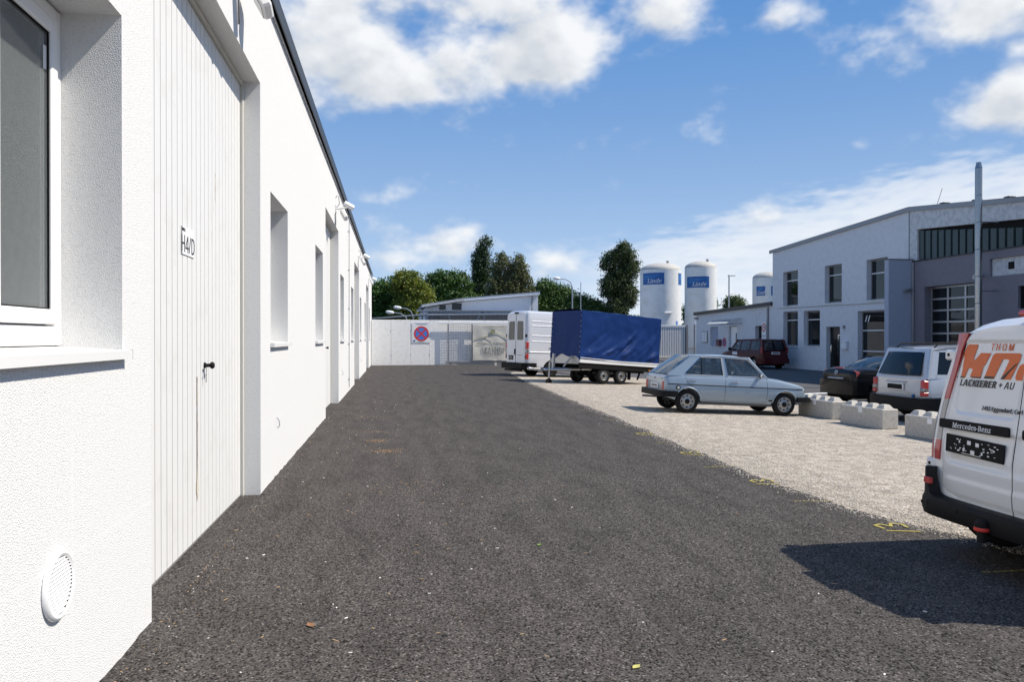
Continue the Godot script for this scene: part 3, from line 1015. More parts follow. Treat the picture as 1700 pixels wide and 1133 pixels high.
func build_warehouse() -> void:
	var b := thing("white_warehouse", "long white rendered hall with tall boarded gates along the lane", "building", Vector3(WX, 0, 0))
	var gates := []
	var wins := []
	for k in 4:
		var s := 4.93 + 11.95 * k
		gates.append([-(s + 3.85), -s])
		wins.append([-(s + 3.85 + 0.7 + 1.5), -(s + 3.85 + 0.7)])
		wins.append([-(s - 0.62), -(s - 0.62 - 1.52)] if k > 0 else [-4.43, -2.92])
	var holes := []
	for q in gates:
		holes.append([q[0], q[1], -0.5, 4.45])
	for q in wins:
		holes.append([q[0], q[1], 1.63, 3.41])
	holes.append([-1.2, 1.6, -0.5, 2.4])
	var f := func(u: float, v: float, d: float) -> Vector3:
		return Vector3(-d, v, u)
	var g := pierced(-50.4, 9.0, func(_u): return 5.62, holes, 0.32, f)
	part(b, "wall", g, M.stucco)
	part(b, "end_wall", Geo.new().ab(Vector3(-14.0, -0.2, -50.4), Vector3(-0.33, 5.62, -50.1)), M.stucco)
	part(b, "rear_wall", Geo.new().ab(Vector3(-14.3, -0.2, -50.4), Vector3(-14.01, 5.62, 9.0)), M.stucco)
	part(b, "near_wall", Geo.new().ab(Vector3(-14.0, -0.2, 8.7), Vector3(-0.33, 5.62, 9.0)), M.stucco)
	part(b, "roof", Geo.new().ab(Vector3(-14.3, 5.63, -50.4), Vector3(-0.02, 5.7, 9.0)), M.roof_felt)
	for k in 20:
		var za := -50.42 + k * 2.98
		var fl := Geo.new()
		fl.ab(Vector3(-0.3, 5.715, za), Vector3(0.075, 5.735, za + 2.975), 0.003)
		fl.ab(Vector3(0.06, 5.52, za), Vector3(0.075, 5.714, za + 2.975), 0.003)
		part(b, "edge_flashing", fl, M.flashing)
	# drip strip under the flashing
	part(b, "drip_edge", Geo.new().ab(Vector3(0.002, 5.5, -50.4), Vector3(0.03, 5.525, 9.0), 0.004), M.galvanised)
	part(b, "door", Geo.new().ab(Vector3(-0.2, 0.0, -1.19), Vector3(-0.15, 2.39, 1.59)), M.pvc)
	for q in wins:
		warehouse_window(b, q[0], q[1])
	for i in gates.size():
		garage_door(b, gates[i][0], gates[i][1], i == 0)
	# round vent low on the near wall
	var v := sub(b, "vent_grille", Vector3(0, 0.64, -3.6))
	part(v, "ring", Geo.new().lathe([Vector2(0.125, 0.0), Vector2(0.145, 0.0), Vector2(0.15, 0.006), Vector2(0.147, 0.018), Vector2(0.135, 0.024), Vector2(0.122, 0.018)], 40, Vector3.ZERO, Vector3.RIGHT, false), M.pvc, 50.0)
	part(v, "dark_back", Geo.new().lathe([Vector2(0.126, 0.001), Vector2(0.126, 0.002)], 32, Vector3.ZERO, Vector3.RIGHT), M.grey_plastic)
	for i in 15:
		var y := -0.112 + i * 0.016
		var hw := sqrt(maxf(0.123 * 0.123 - y * y, 0.0))
		var sl := Geo.new()
		sl.x = Transform3D(Basis(Vector3.BACK, -0.6), Vector3(0.012, y, 0))
		sl.ab(Vector3(-0.0085, -0.002, -hw), Vector3(0.0085, 0.002, hw), 0.0008)
		part(v, "slat", sl, M.pvc)
	# lightning conductor running down the wall
	var lc := Geo.new()
	lc.tube([Vector3(0.04, 5.58, -24.9), Vector3(0.035, 2.6, -24.9), Vector3(0.035, 0.15, -24.9)], 0.012, 6)
	for y in [0.4, 1.5, 2.6, 3.8, 5.0]:
		lc.ab(Vector3(0.0, y - 0.02, -24.925), Vector3(0.055, y + 0.02, -24.875), 0.004)
	part(b, "lightning_conductor", lc, M.galvanised, 30.0)
	for z in [-8.2, -12.0, -17.0, -22.6, -28.0, -34.0, -41.0]:
		part(b, "roof_rod", Geo.new().tube([Vector3(-0.1, 5.72, z), Vector3(-0.1, 6.15, z)], 0.006, 6), M.dull_steel)
	# plate on the near gate
	var sg := thing("hall_number_plate", "white plate reading H4/D on the near boarded gate", "sign", Vector3(WX - 0.2, 2.46, -6.56))
	part(sg, "plate", Geo.new().ab(Vector3(0.001, -0.11, -0.19), Vector3(0.007, 0.11, 0.19), 0.002), M.print_white)
	var wb := Basis(Vector3(0, 0, -1), Vector3(0, 1, 0), Vector3(1, 0, 0))
	letters(sg, "lettering", "H4/D", 0.13, M.print_black, Vector3(0.008, -0.025, 0.0), wb, "Droid Sans", 400, 0.0, 1.0)
	letters(sg, "lettering", "HALLE", 0.024, M.print_black, Vector3(0.008, 0.085, 0.13), wb)
	part(sg, "edge_bar", Geo.new().ab(Vector3(0.0075, -0.11, 0.18), Vector3(0.009, 0.11, 0.19)), M.print_black)
	# twin floodlights above the gates
	var first: Node3D
	var where := ["above the nearest boarded gate", "above the second boarded gate", "above the third boarded gate", "above the farthest boarded gate"]
	for k in 4:
		var p := Vector3(WX, 4.86, -7.55 - 12.1 * k)
		if k == 0:
			p.y = 5.0
			first = thing("floodlight", "white twin floodlight on the long white wall " + where[0], "floodlight", p, 0.0, "twin floodlights on the white wall")
			part(first, "wall_plate", Geo.new().ab(Vector3(0.0, -0.1, -0.06), Vector3(0.03, 0.1, 0.06), 0.006), M.fixture_white)
			part(first, "arm", Geo.new().tube([Vector3(0.02, 0.0, 0), Vector3(0.2, 0.02, 0), Vector3(0.34, 0.04, 0)], 0.022, 8), M.fixture_white, 40.0)
			for s in [-1.0, 1.0]:
				var hd := sub(first, "lamp_head", Vector3(0.34 if s > 0 else 0.2, 0.06 if s > 0 else -0.12, s * 0.16))
				hd.rotation = Vector3(0.35 * s, 0.0, -0.5 if s > 0 else -1.1)
				part(hd, "housing", Geo.new().box(Vector3.ZERO, Vector3(0.26, 0.1, 0.2), 0.02), M.fixture_white)
				part(hd, "lens", Geo.new().box(Vector3(0.0, -0.052, 0), Vector3(0.22, 0.008, 0.16), 0.003), M.lamp_clear)
			part(first, "cable", Geo.new().tube([Vector3(0.03, 0.02, 0.0), Vector3(0.1, 0.12, 0.0), Vector3(0.08, 0.3, 0.0), Vector3(0.04, 0.32, 0.0), Vector3(0.012, 0.26, 0.0)], 0.008, 6), M.grey_plastic, 40.0)
			part(first, "cable", Geo.new().tube([Vector3(0.012, -0.1, 0.0), Vector3(0.012, -0.4, 0.0)], 0.008, 6), M.grey_plastic, 40.0)
		else:
			copy_of(first, "white twin floodlight on the long white wall " + where[k], p)
	for q in [[-9.95, 0.62], [-22.0, 0.7], [-34.2, 0.7]]:
		part(b, "wall_hook", Geo.new().tube([Vector3(0.0, q[1] + 0.1, q[0]), Vector3(0.03, q[1] + 0.06, q[0]), Vector3(0.035, q[1], q[0]), Vector3(0.01, q[1] - 0.03, q[0] - 0.01)], 0.006, 6), M.galvanised, 40.0)

# ------------------------------------------------------------------ far wall, gate, signs
func build_far_wall() -> void:
	var turn := 0.148
	var at := func(x: float, y: float, dz: float) -> Vector3:
		return Vector3(-1.4, y, -48.8) + Basis(Vector3.UP, turn) * Vector3(x + 1.4, 0, dz)
	var w := thing("concrete_wall", "white concrete boundary wall closing the end of the lane", "wall", at.call(0.0, 0.0, 0.0), turn)
	part(w, "core", Geo.new().ab(Vector3(-1.4, -0.3, -0.25), Vector3(14.0, 2.78, -0.03)), M.white_concrete)
	var x := -1.4
	var i := 0
	while x < 14.0:
		var g := Geo.new()
		g.ab(Vector3(x + 0.006, -0.2, -0.028), Vector3(x + 1.194, 2.8, 0.0 + (0.004 if i % 3 == 1 else 0.0)), 0.01)
		part(w, "panel", g, M.white_concrete)
		for y in [0.62, 2.1]:
			part(w, "tie_hole", Geo.new().lathe([Vector2(0.03, 0.0), Vector2(0.03, 0.006)], 10, Vector3(x + 1.2, y, 0.001), Vector3.BACK), M.dull_steel)
		x += 1.2
		i += 1
	# no stopping sign
	var s := thing("no_stopping_sign", "white board with round blue and red no stopping sign", "sign", at.call(1.69, 2.01, 0.01), turn)
	part(s, "board", Geo.new().ab(Vector3(-0.58, -0.62, 0.006), Vector3(0.58, 0.64, 0.02), 0.003), M.print_white)
	part(s, "blue_disc", Geo.new().lathe([Vector2(0.46, 0.021), Vector2(0.46, 0.024)], 40, Vector3(0, -0.06, 0), Vector3.BACK), M.print_blue)
	part(s, "red_ring", Geo.new().lathe([Vector2(0.37, 0.0255), Vector2(0.37, 0.028), Vector2(0.47, 0.028), Vector2(0.47, 0.0255)], 40, Vector3(0, -0.06, 0), Vector3.BACK, false), M.print_red)
	for a in [0.25, 0.75]:
		var c := Geo.new()
		c.x = Transform3D(Basis(Vector3.BACK, PI * a), Vector3(0, -0.06, 0))
		c.ab(Vector3(-0.39, -0.05, 0.0245), Vector3(0.39, 0.05, 0.027 + a * 0.001))
		part(s, "red_bar", c, M.print_red)
	part(s, "top_line", Geo.new().ab(Vector3(-0.45, 0.575, 0.021), Vector3(0.45, 0.595, 0.023)), M.print_blue)
	for q in [[0.545, 0.36], [0.5, 0.3]]:
		part(s, "small_print", Geo.new().ab(Vector3(-q[1], q[0] - 0.011, 0.021), Vector3(q[1], q[0] + 0.006, 0.0225)), M.print_grey)
	part(s, "corner_mark", Geo.new().prism(PackedVector2Array([Vector2(-0.54, -0.56), Vector2(-0.36, -0.56), Vector2(-0.4, -0.46), Vector2(-0.5, -0.46)]), 0.002, Transform3D(Basis.IDENTITY, Vector3(0, 0, 0.021))), M.tank_blue)
	part(s, "small_print", Geo.new().ab(Vector3(-0.3, -0.585, 0.021), Vector3(0.2, -0.565, 0.0225)), M.print_grey)
	# sliding gate standing in front of the wall
	var g := thing("sliding_gate", "grey steel sliding gate of open grid bars before white wall", "gate", at.call(0.0, 0.0, 0.19), turn)
	part(g, "top_beam", Geo.new().ab(Vector3(2.75, 2.56, -0.05), Vector3(10.0, 2.68, 0.05), 0.01), M.fixture_white)
	part(g, "bottom_rail", Geo.new().ab(Vector3(3.2, 0.1, -0.05), Vector3(10.0, 0.22, 0.05), 0.01), M.galvanised)
	for px in [3.36, 4.9, 7.4, 9.9]:
		part(g, "post", Geo.new().ab(Vector3(px - 0.045, 0.221, -0.04), Vector3(px + 0.045, 2.559, 0.04), 0.006), M.galvanised)
	for k in 13:
		part(g, "bar", Geo.new().ab(Vector3(3.405, 0.34 + k * 0.17, -0.008), Vector3(4.815, 0.352 + k * 0.17, 0.008)), M.galvanised)
	for k in 9:
		part(g, "wire", Geo.new().ab(Vector3(3.54 + k * 0.15, 0.222, 0.009), Vector3(3.55 + k * 0.15, 2.558, 0.018)), M.galvanised)
	for px in [3.5, 9.0]:
		part(g, "roller", Geo.new().lathe([Vector2(0.07, -0.03), Vector2(0.08, -0.02), Vector2(0.08, 0.02), Vector2(0.07, 0.03)], 16, Vector3(px, 0.08, 0), Vector3.BACK), M.dull_steel)
	# banner hung on the gate
	var b := thing("gate_banner", "cream cloth advertising banner with hill drawing on the gate", "banner", at.call(6.15, 1.36, 0.28), turn)
	var cl := Geo.new()
	var nx := 22
	var ny := 12
	for i2 in nx:
		for j in ny:
			var q := []
			for o in [[0, 0], [1, 0], [1, 1], [0, 1]]:
				var u := float(i2 + o[0]) / nx
				var v := float(j + o[1]) / ny
				q.append(Vector3(lerpf(-1.22, 1.25, u), lerpf(-1.1, 1.12, v), 0.012 * sin(u * 17.0 + v * 5.0) * (1.0 - absf(v - 0.5)) + 0.01 * sin(v * 9.0 - u * 4.0)))
			cl.quad(q[0], q[1], q[2], q[3])
	part(b, "cloth", cl, M.banner_cloth, 40.0)
	letters(b, "lettering", "LEITNER", 0.3, M.print_grey, Vector3(0.15, -0.42, 0.03), Basis.IDENTITY, "Droid Sans", 400, 0.0, 1.05)
	letters(b, "lettering", "Vermietung & Verpachtung", 0.14, M.print_grey, Vector3(0.2, -0.02, 0.03), Basis.IDENTITY, "Droid Sans", 400, 0.0, 1.0)
	for q in [[-0.62, 0.7], [-0.7, 0.55], [-0.78, 0.45], [1.02, 0.7]]:
		part(b, "small_print", Geo.new().ab(Vector3(0.1 - q[1], q[0], 0.028), Vector3(0.1 + q[1], q[0] + 0.018, 0.03)), M.print_grey)
	for arc in [[-0.55, 0.18, 0.62, 0.22], [0.25, 0.24, 0.85, 0.4]]:
		var pts := []
		for k in 13:
			var t := k / 12.0 * 2.0 - 1.0
			pts.append(Vector3(arc[0] + t * arc[2], arc[1] + arc[3] * (1.0 - t * t), 0.03))
		part(b, "hill_line", Geo.new().tube(pts, 0.014, 5), M.print_olive)
	part(b, "tower_mark", Geo.new().ab(Vector3(-0.06, 0.6, 0.028), Vector3(0.22, 0.86, 0.032)), M.print_olive)

# ------------------------------------------------------------------ things behind the wall
func build_back_halls() -> void:
	var h := thing("back_hall", "pale hall with white-edged sloping roof behind the boundary wall", "building", Vector3(0, 0, -62.0))
	var poly := PackedVector2Array([Vector2(2.4, 0), Vector2(11.4, 0), Vector2(11.4, 5.1), Vector2(5.4, 4.55), Vector2(2.4, 4.05)])
	part(h, "wall", Geo.new().prism(poly, -16.0), M.hall_sheet)
	part(h, "white_fascia", Geo.new().prism(PackedVector2Array([Vector2(5.4, 4.58), Vector2(11.5, 5.13), Vector2(11.5, 5.32), Vector2(5.4, 4.76)]), 0.3, Transform3D(Basis.IDENTITY, Vector3(0, 0, 0.002))), M.cargo_white)
	part(h, "eaves", Geo.new().prism(PackedVector2Array([Vector2(2.1, 4.06), Vector2(5.39, 4.6), Vector2(5.39, 4.74), Vector2(2.1, 4.2)]), 0.9, Transform3D(Basis.IDENTITY, Vector3(0, 0, 0.002))), M.weathered_render)
	part(h, "roof", Geo.new().prism(PackedVector2Array([Vector2(2.1, 4.22), Vector2(5.4, 4.78), Vector2(11.5, 5.34), Vector2(11.5, 5.4), Vector2(5.4, 4.84), Vector2(2.1, 4.28)]), -16.2, Transform3D(Basis.IDENTITY, Vector3(0, 0, 0.3))), M.galvanised)
	for q in [[3.5, 4.0, 3.82, 4.25], [4.5, 5.25, 3.82, 4.42]]:
		part(h, "window", Geo.new().ab(Vector3(q[0], q[2], 0.005), Vector3(q[1], q[3], 0.03)), M.far_glass)
	part(h, "downpipe", Geo.new().tube([Vector3(10.9, 5.0, 0.08), Vector3(10.9, 0.1, 0.08)], 0.05, 8), M.dull_steel, 40.0)
	# corrugated canopy before it
	var c := thing("corrugated_canopy", "low corrugated canopy on thin posts in front of the pale hall", "canopy", Vector3(0, 0, -58.5))
	for k in 40:
		var x0 := 1.9 + k * 0.21
		var r := Geo.new()
		r.prism(PackedVector2Array([Vector2(x0, 3.72), Vector2(x0 + 0.05, 3.76), Vector2(x0 + 0.105, 3.76), Vector2(x0 + 0.155, 3.72), Vector2(x0 + 0.2095, 3.72), Vector2(x0 + 0.2095, 3.705), Vector2(x0 + 0.15, 3.705), Vector2(x0 + 0.1, 3.745), Vector2(x0 + 0.055, 3.745), Vector2(x0 + 0.005, 3.705)]), -3.0)
		part(c, "roof_sheet", r, M.galvanised)
	for x in [2.0, 4.0, 6.6, 9.9]:
		part(c, "post", Geo.new().ab(Vector3(x, 0, -0.2), Vector3(x + 0.1, 3.7, -0.1)), M.dull_steel)
	part(c, "pipe", Geo.new().tube([Vector3(1.9, 3.42, -0.05), Vector3(10.4, 3.5, -0.05)], 0.06, 8), M.fixture_white, 40.0)
	part(c, "pipe", Geo.new().tube([Vector3(1.6, 3.7, 0.02), Vector3(10.4, 3.72, 0.02)], 0.04, 8), M.galvanised, 40.0)
	for q in [[5.6, 6.6], [9.0, 9.9]]:
		part(c, "brace", Geo.new().tube([Vector3(q[0], 2.4, -0.15), Vector3(q[1], 3.65, -0.15)], 0.09, 8), M.dull_steel, 40.0)
	for k in 24:
		var x0 := 2.6 + k * 0.33
		part(c, "wall_sheet", Geo.new().ab(Vector3(x0, 0.0, -3.05), Vector3(x0 + 0.31, 3.68, -3.0), 0.01), M.pale_blue_render)
	var lb := thing("low_shed", "low grey shed roof peeping over the boundary wall", "shed", Vector3(0, 0, -57.0))
	part(lb, "wall", Geo.new().ab(Vector3(-1.6, 0, -3.0), Vector3(2.2, 3.0, 0.0)), M.weathered_render)
	part(lb, "roof", Geo.new().prism(PackedVector2Array([Vector2(-1.8, 3.01), Vector2(2.4, 3.35), Vector2(2.4, 3.45), Vector2(-1.8, 3.1)]), -3.4, Transform3D(Basis.IDENTITY, Vector3(0, 0, 0.2))), M.galvanised)
	# street lamps with swan necks
	var lamps := [[1.3, -56.0, 3.75, -0.9, "short swan-neck lamp nearer the pale hall over the wall"], [0.9, -54.0, 3.35, -1.0, "lowest swan-neck lamp just above the boundary wall"], [13.3, -58.0, 6.1, -1.0, "tall slim street lamp with curved arm above the white van"]]
	for l in lamps:
		var t := thing("street_lamp", l[4], "street lamp", Vector3(l[0], 0, l[1]), 0.0, "swan-neck street lamps behind the wall")
		part(t, "pole", Geo.new().tube([Vector3(0, 0, 0), Vector3(0, l[2] - 0.6, 0)], 0.06, 8, 0.045), M.galvanised, 40.0)
		part(t, "arm", Geo.new().tube([Vector3(0, l[2] - 0.6, 0), Vector3(l[3] * 0.15, l[2] - 0.2, 0), Vector3(l[3] * 0.5, l[2], 0), Vector3(l[3], l[2] + 0.05, 0)], 0.04, 8), M.galvanised, 40.0)
		var hd := Geo.new()
		hd.x = Transform3D(Basis(Vector3.BACK, -0.1), Vector3(l[3] * 1.2, l[2] + 0.07, 0))
		hd.lathe([Vector2(0.02, -0.3), Vector2(0.11, -0.2), Vector2(0.13, 0.0), Vector2(0.1, 0.2), Vector2(0.03, 0.28)], 12, Vector3.ZERO, Vector3.RIGHT)
		part(t, "lamp_head", hd, M.fixture_white, 50.0)
	var mast := thing("thin_mast", "thin bare metal mast rising behind the blue trailer", "mast", Vector3(13.95, 0, -58.0))
	part(mast, "pole", Geo.new().tube([Vector3(0, 0, 0), Vector3(0, 5.9, 0)], 0.045, 8, 0.03), M.galvanised, 40.0)

func leaf_crown(blobs: Array, leaves: int, size: float, ca: Color, cb: Color, seed_: int, droop := 0.0) -> Geo:
	# blobs: [x, y, z, rx, ry, rz]; leaf-sized faces in clumps through each blob's volume
	var g := Geo.new()
	var r := RandomNumberGenerator.new()
	r.seed = seed_
	var vol := 0.0
	for b in blobs:
		vol += b[3] * b[4] * b[5]
	for b in blobs:
		var n := int(leaves * 2.0 * b[3] * b[4] * b[5] / vol / 26.0)
		for k in n:
			var d := Vector3(r.randfn(), r.randfn(), r.randfn()).normalized() * pow(r.randf(), 0.28)
			d *= r.randf_range(0.82, 1.1)
			var o := Vector3(b[0] + d.x * b[3], b[1] + d.y * b[4], b[2] + d.z * b[5])
			var tone := r.randf()
			var c := ca.lerp(cb, clampf(tone * 0.75 + r.randf_range(0.0, 0.25), 0, 1))
			var cr := r.randf_range(0.3, 0.62)
			for i in 26:
				var q := Vector3(r.randfn(), r.randfn() * 0.7, r.randfn()) * cr * 0.55
				if droop > 0.0:
					q.y = -absf(q.y) * (1.0 + droop * 2.0)
					q.x *= 0.6
					q.z *= 0.6
				var p := o + q
				var nn := Vector3(r.randfn(), r.randfn() + 0.9, r.randfn()).normalized()
				var a := nn.cross(Vector3(r.randfn(), r.randfn(), r.randfn())).normalized()
				var bb := nn.cross(a)
				var s := size * r.randf_range(0.6, 1.2)
				var cc := c * r.randf_range(1.35, 2.4)
				g.quad(p - a * s * 0.9, p - bb * s * 0.42, p + a * s, p + bb * s * 0.45)
				for m in 6:
					g.col.append(cc)
	return g

func tree(called: String, label: String, at: Vector3, top: float, blobs: Array, leaves: int, ca: Color, cb: Color, seed_: int, size := 0.17, droop := 0.0) -> void:
	var t := thing(called, label, "tree", at, 0.0, "trees behind the yard")
	var r := RandomNumberGenerator.new()
	r.seed = seed_ + 100
	var g := Geo.new()
	g.tube([Vector3(0, -0.1, 0), Vector3(r.randf_range(-0.1, 0.1), top * 0.3, 0), Vector3(r.randf_range(-0.2, 0.2), top * 0.6, 0.1), Vector3(0, top * 0.9, 0)], top * 0.022 + 0.06, 9, 0.03)
	part(t, "trunk", g, M.bark, 50.0)
	for b in blobs:
		var l := Geo.new()
		var y0 := maxf(b[1] - b[4] * 1.1, top * 0.15)
		var tip := Vector3(b[0], b[1] + b[4] * 0.3, b[2])
		l.tube([Vector3(0, minf(y0, top * 0.6), 0), Vector3(b[0] * 0.5, lerpf(y0, b[1], 0.6), b[2] * 0.5), tip], 0.09, 6, 0.02)
		part(t, "limb", l, M.bark, 50.0)
	part(t, "crown", leaf_crown(blobs, leaves, size, ca, cb, seed_, droop), M.leaf)

func build_trees() -> void:
	var dg := Color(0.022, 0.05, 0.012)
	var mg := Color(0.05, 0.1, 0.022)
	var yg := Color(0.15, 0.15, 0.022)
	var gr := Color(0.075, 0.09, 0.045)
	tree("dark_tree", "dark leafy tree at the end of the white wall, behind the yellowish one", Vector3(-2.2, 0, -88), 9.0, [[0.5, 5.2, 0, 2.4, 2.8, 2.2], [1.6, 6.6, 0.3, 1.9, 1.8, 1.7], [-1.4, 5.6, 0, 2.2, 2.8, 2.0], [0.4, 3.0, 0.6, 2.8, 2.0, 2.0]], 16000, dg, mg, 41)
	tree("yellowish_tree", "yellow-green tree rising over the boundary wall beside the white hall", Vector3(1.9, 0, -85), 9.2, [[-0.6, 7.4, 0, 1.7, 1.6, 1.6], [0.5, 6.0, 0.5, 1.6, 1.8, 1.6], [-0.2, 4.2, 0.4, 1.9, 2.0, 1.8], [1.2, 6.4, -0.2, 1.0, 1.0, 1.0]], 13000, Color(0.045, 0.075, 0.015), yg, 42)
	tree("round_tree", "deep green round-headed tree between yellowish tree and the tall poplar", Vector3(6.4, 0, -95), 10.2, [[-0.9, 8.0, 0, 1.9, 1.9, 1.8], [1.2, 8.0, 0, 1.8, 1.9, 1.8], [0.2, 5.6, 0.4, 2.9, 2.4, 2.2], [-1.3, 4.0, 0.6, 1.9, 2.0, 1.9], [2.2, 5.0, 0.4, 1.6, 2.4, 1.7]], 20000, dg, Color(0.045, 0.085, 0.018), 43)
	tree("poplar_tree", "tall dark columnar poplar standing left of the drooping birch", Vector3(10.9, 0, -99), 14.8, [[0.35, 13.2, 0, 0.8, 1.7, 0.8], [0.0, 11.0, 0, 1.15, 2.4, 1.1], [-0.1, 8.0, 0, 1.35, 3.0, 1.2], [0.0, 4.8, 0, 1.4, 3.0, 1.2]], 12000, Color(0.018, 0.032, 0.012), Color(0.032, 0.05, 0.018), 44, 0.15)
	tree("birch_tree", "broad olive birch with drooping twigs above the pale hall", Vector3(13.3, 0, -91), 12.0, [[-0.9, 10.1, 0, 1.3, 1.9, 1.3], [1.1, 9.9, 0.2, 1.2, 1.8, 1.3], [-1.5, 7.4, 0.3, 1.3, 2.2, 1.4], [0.2, 7.4, 0.3, 1.6, 2.4, 1.5], [1.9, 7.6, 0.2, 1.2, 2.0, 1.3], [0.0, 4.8, 0.2, 2.2, 2.2, 1.6], [2.5, 5.4, 0.0, 0.7, 1.3, 0.8]], 21000, Color(0.045, 0.052, 0.022), Color(0.1, 0.105, 0.05), 45, 0.14, 0.8)
	tree("green_tree", "mid green spreading tree just right of the pale hall", Vector3(19.5, 0, -100), 9.6, [[0, 7.4, 0, 1.8, 2.0, 1.8], [-1.6, 6.0, 0.2, 1.6, 2.2, 1.7], [1.8, 6.6, 0.2, 1.9, 2.0, 1.8], [0.4, 4.6, 0.5, 3.0, 2.2, 2.2]], 17000, dg, Color(0.06, 0.1, 0.025), 46)
	tree("green_tree", "lower olive green tree between lamp mast and the tall ash", Vector3(23.8, 0, -98), 7.6, [[0, 5.4, 0, 2.0, 1.9, 1.8], [1.8, 4.6, 0.2, 1.7, 2.0, 1.7], [-1.6, 4.6, 0.2, 1.7, 1.9, 1.7]], 12000, dg, Color(0.06, 0.09, 0.024), 47)
	tree("ash_tree", "tall loose dark tree standing left of the storage tanks", Vector3(28.2, 0, -97), 14.2, [[0.6, 12.4, 0, 1.5, 1.5, 1.4], [-0.9, 11.2, 0, 1.2, 1.5, 1.3], [1.4, 10.4, 0.2, 1.3, 1.8, 1.3], [0.0, 8.9, 0, 1.7, 2.0, 1.6], [-1.2, 8.1, 0.3, 1.3, 1.5, 1.3], [1.1, 7.2, 0, 1.5, 1.9, 1.5], [-0.2, 5.4, 0.2, 1.5, 2.2, 1.5]], 17000, Color(0.022, 0.036, 0.014), Color(0.055, 0.07, 0.03), 48, 0.16)
	tree("bush_tree", "small leafy tree peeping between blue trailer top and first tank", Vector3(32.2, 0, -104), 5.0, [[0, 3.4, 0, 1.9, 1.4, 1.5], [1.4, 2.6, 0, 1.3, 1.2, 1.3], [-1.8, 2.6, 0, 1.3, 1.4, 1.3]], 8000, dg, Color(0.08, 0.11, 0.03), 49)
	tree("bush_tree", "dark tree seen between the second tank and the lamp post", Vector3(38.0, 0, -92), 7.4, [[-0.4, 5.2, 0, 1.5, 2.0, 1.4], [-1.8, 4.4, 0.2, 1.3, 1.6, 1.3]], 8000, dg, mg, 50)
	tree("round_tree", "small rounded tree right of the lamp post above the gatehouse roof", Vector3(41.2, 0, -91), 7.0, [[0, 5.6, 0, 1.2, 1.3, 1.2], [0.6, 4.6, 0.1, 1.0, 1.2, 1.1], [-1.5, 4.2, 0.2, 0.9, 0.9, 1.0]], 5500, Color(0.025, 0.045, 0.016), Color(0.07, 0.09, 0.04), 51, 0.15)

func bent_text(words: String, height: float, r: float, centre_angle: float, y: float, shear: float, font: String) -> Geo:
	var tm := text_mesh(words, height, font, 400, true, 0.01)
	var a: Array = tm.get_mesh_arrays()
	var g := Geo.new()
	var vs: PackedVector3Array = a[Mesh.ARRAY_VERTEX]
	var idx: PackedInt32Array = a[Mesh.ARRAY_INDEX] if a[Mesh.ARRAY_INDEX] != null else PackedInt32Array(range(vs.size()))
	for i in idx.size():
		var p := vs[idx[i]]
		var ang := centre_angle + (p.x + p.y * shear) / r
		var rr := r + p.z + 0.005
		g.t.append(Vector3(sin(ang) * rr, y + p.y, cos(ang) * rr))
	return g

func arc_panel(r: float, a0: float, a1: float, y0: float, y1: float, thick := 0.012) -> Geo:
	var g := Geo.new()
	var rings := []
	for k in 15:
		var a := lerpf(a0, a1, k / 14.0)
		var d := Vector3(sin(a), 0, cos(a))
		rings.append(PackedVector3Array([d * r + Vector3(0, y0, 0), d * (r + thick) + Vector3(0, y0, 0), d * (r + thick) + Vector3(0, y1, 0), d * r + Vector3(0, y1, 0)]))
	g.loft(rings)
	return g

func tank(label: String, at: Vector3, dia: float, top: float, panels: Array, seam: float) -> void:
	var t := thing("storage_tank", label, "tank", at, 0.0, "white storage tanks behind the slat fence")
	var r := dia / 2
	part(t, "shell", Geo.new().lathe([Vector2(r * 0.98, 0.6), Vector2(r, 0.7), Vector2(r, seam - 0.01), Vector2(r - 0.012, seam), Vector2(r, seam + 0.01), Vector2(r, top - 0.75)], 56), M.tank_white, 40.0)
	part(t, "dome", Geo.new().lathe([Vector2(r, top - 0.749), Vector2(r * 0.985, top - 0.6), Vector2(r * 0.92, top - 0.42), Vector2(r * 0.7, top - 0.2), Vector2(r * 0.4, top - 0.06), Vector2(r * 0.1, top)], 56), M.tank_cap, 40.0)
	part(t, "skirt", Geo.new().lathe([Vector2(r * 0.9, 0.0), Vector2(r * 0.9, 0.6)], 40), M.tank_white, 40.0)
	part(t, "vent_stub", Geo.new().lathe([Vector2(0.12, top - 0.1), Vector2(0.12, top + 0.08), Vector2(0.18, top + 0.09), Vector2(0.16, top + 0.16)], 12, Vector3(0.5, 0, 0.6)), M.tank_cap, 40.0)
	for p in panels:
		var c: float = p[0]
		var hw: float = p[1]
		var y0: float = p[2]
		var y1: float = p[3]
		var bn := part(t, "name_panel", arc_panel(r + 0.003, c - hw, c + hw, y0, y1), M.tank_blue, 30.0)
		for k in 3:
			part(bn, "wave_stripe", arc_panel(r + 0.016, c - hw * (0.95 - 0.1 * k), c + hw * (-0.1 + 0.35 * k), y0 + (y1 - y0) * (0.5 + 0.12 * k), y0 + (y1 - y0) * (0.54 + 0.12 * k), 0.003), M.tank_light_blue, 30.0)
		if p[4]:
			part(bn, "lettering", bent_text("Linde", (y1 - y0) * 0.33, r + 0.02, c + hw * 0.18, y0 + (y1 - y0) * 0.3, 0.28, "Droid Serif"), M.print_white)
	var pf := sub(t, "valve_box")
	var ang := 0.05
	part(pf, "bracket", Geo.new().box(Vector3(sin(ang) * (r + 0.05), 4.0, cos(ang) * (r + 0.05)), Vector3(0.8, 0.14, 0.12), 0.02), M.fixture_white)
	part(t, "level_plate", arc_panel(r + 0.003, 0.5, 0.62, 2.9, 3.25), M.print_blue, 30.0)

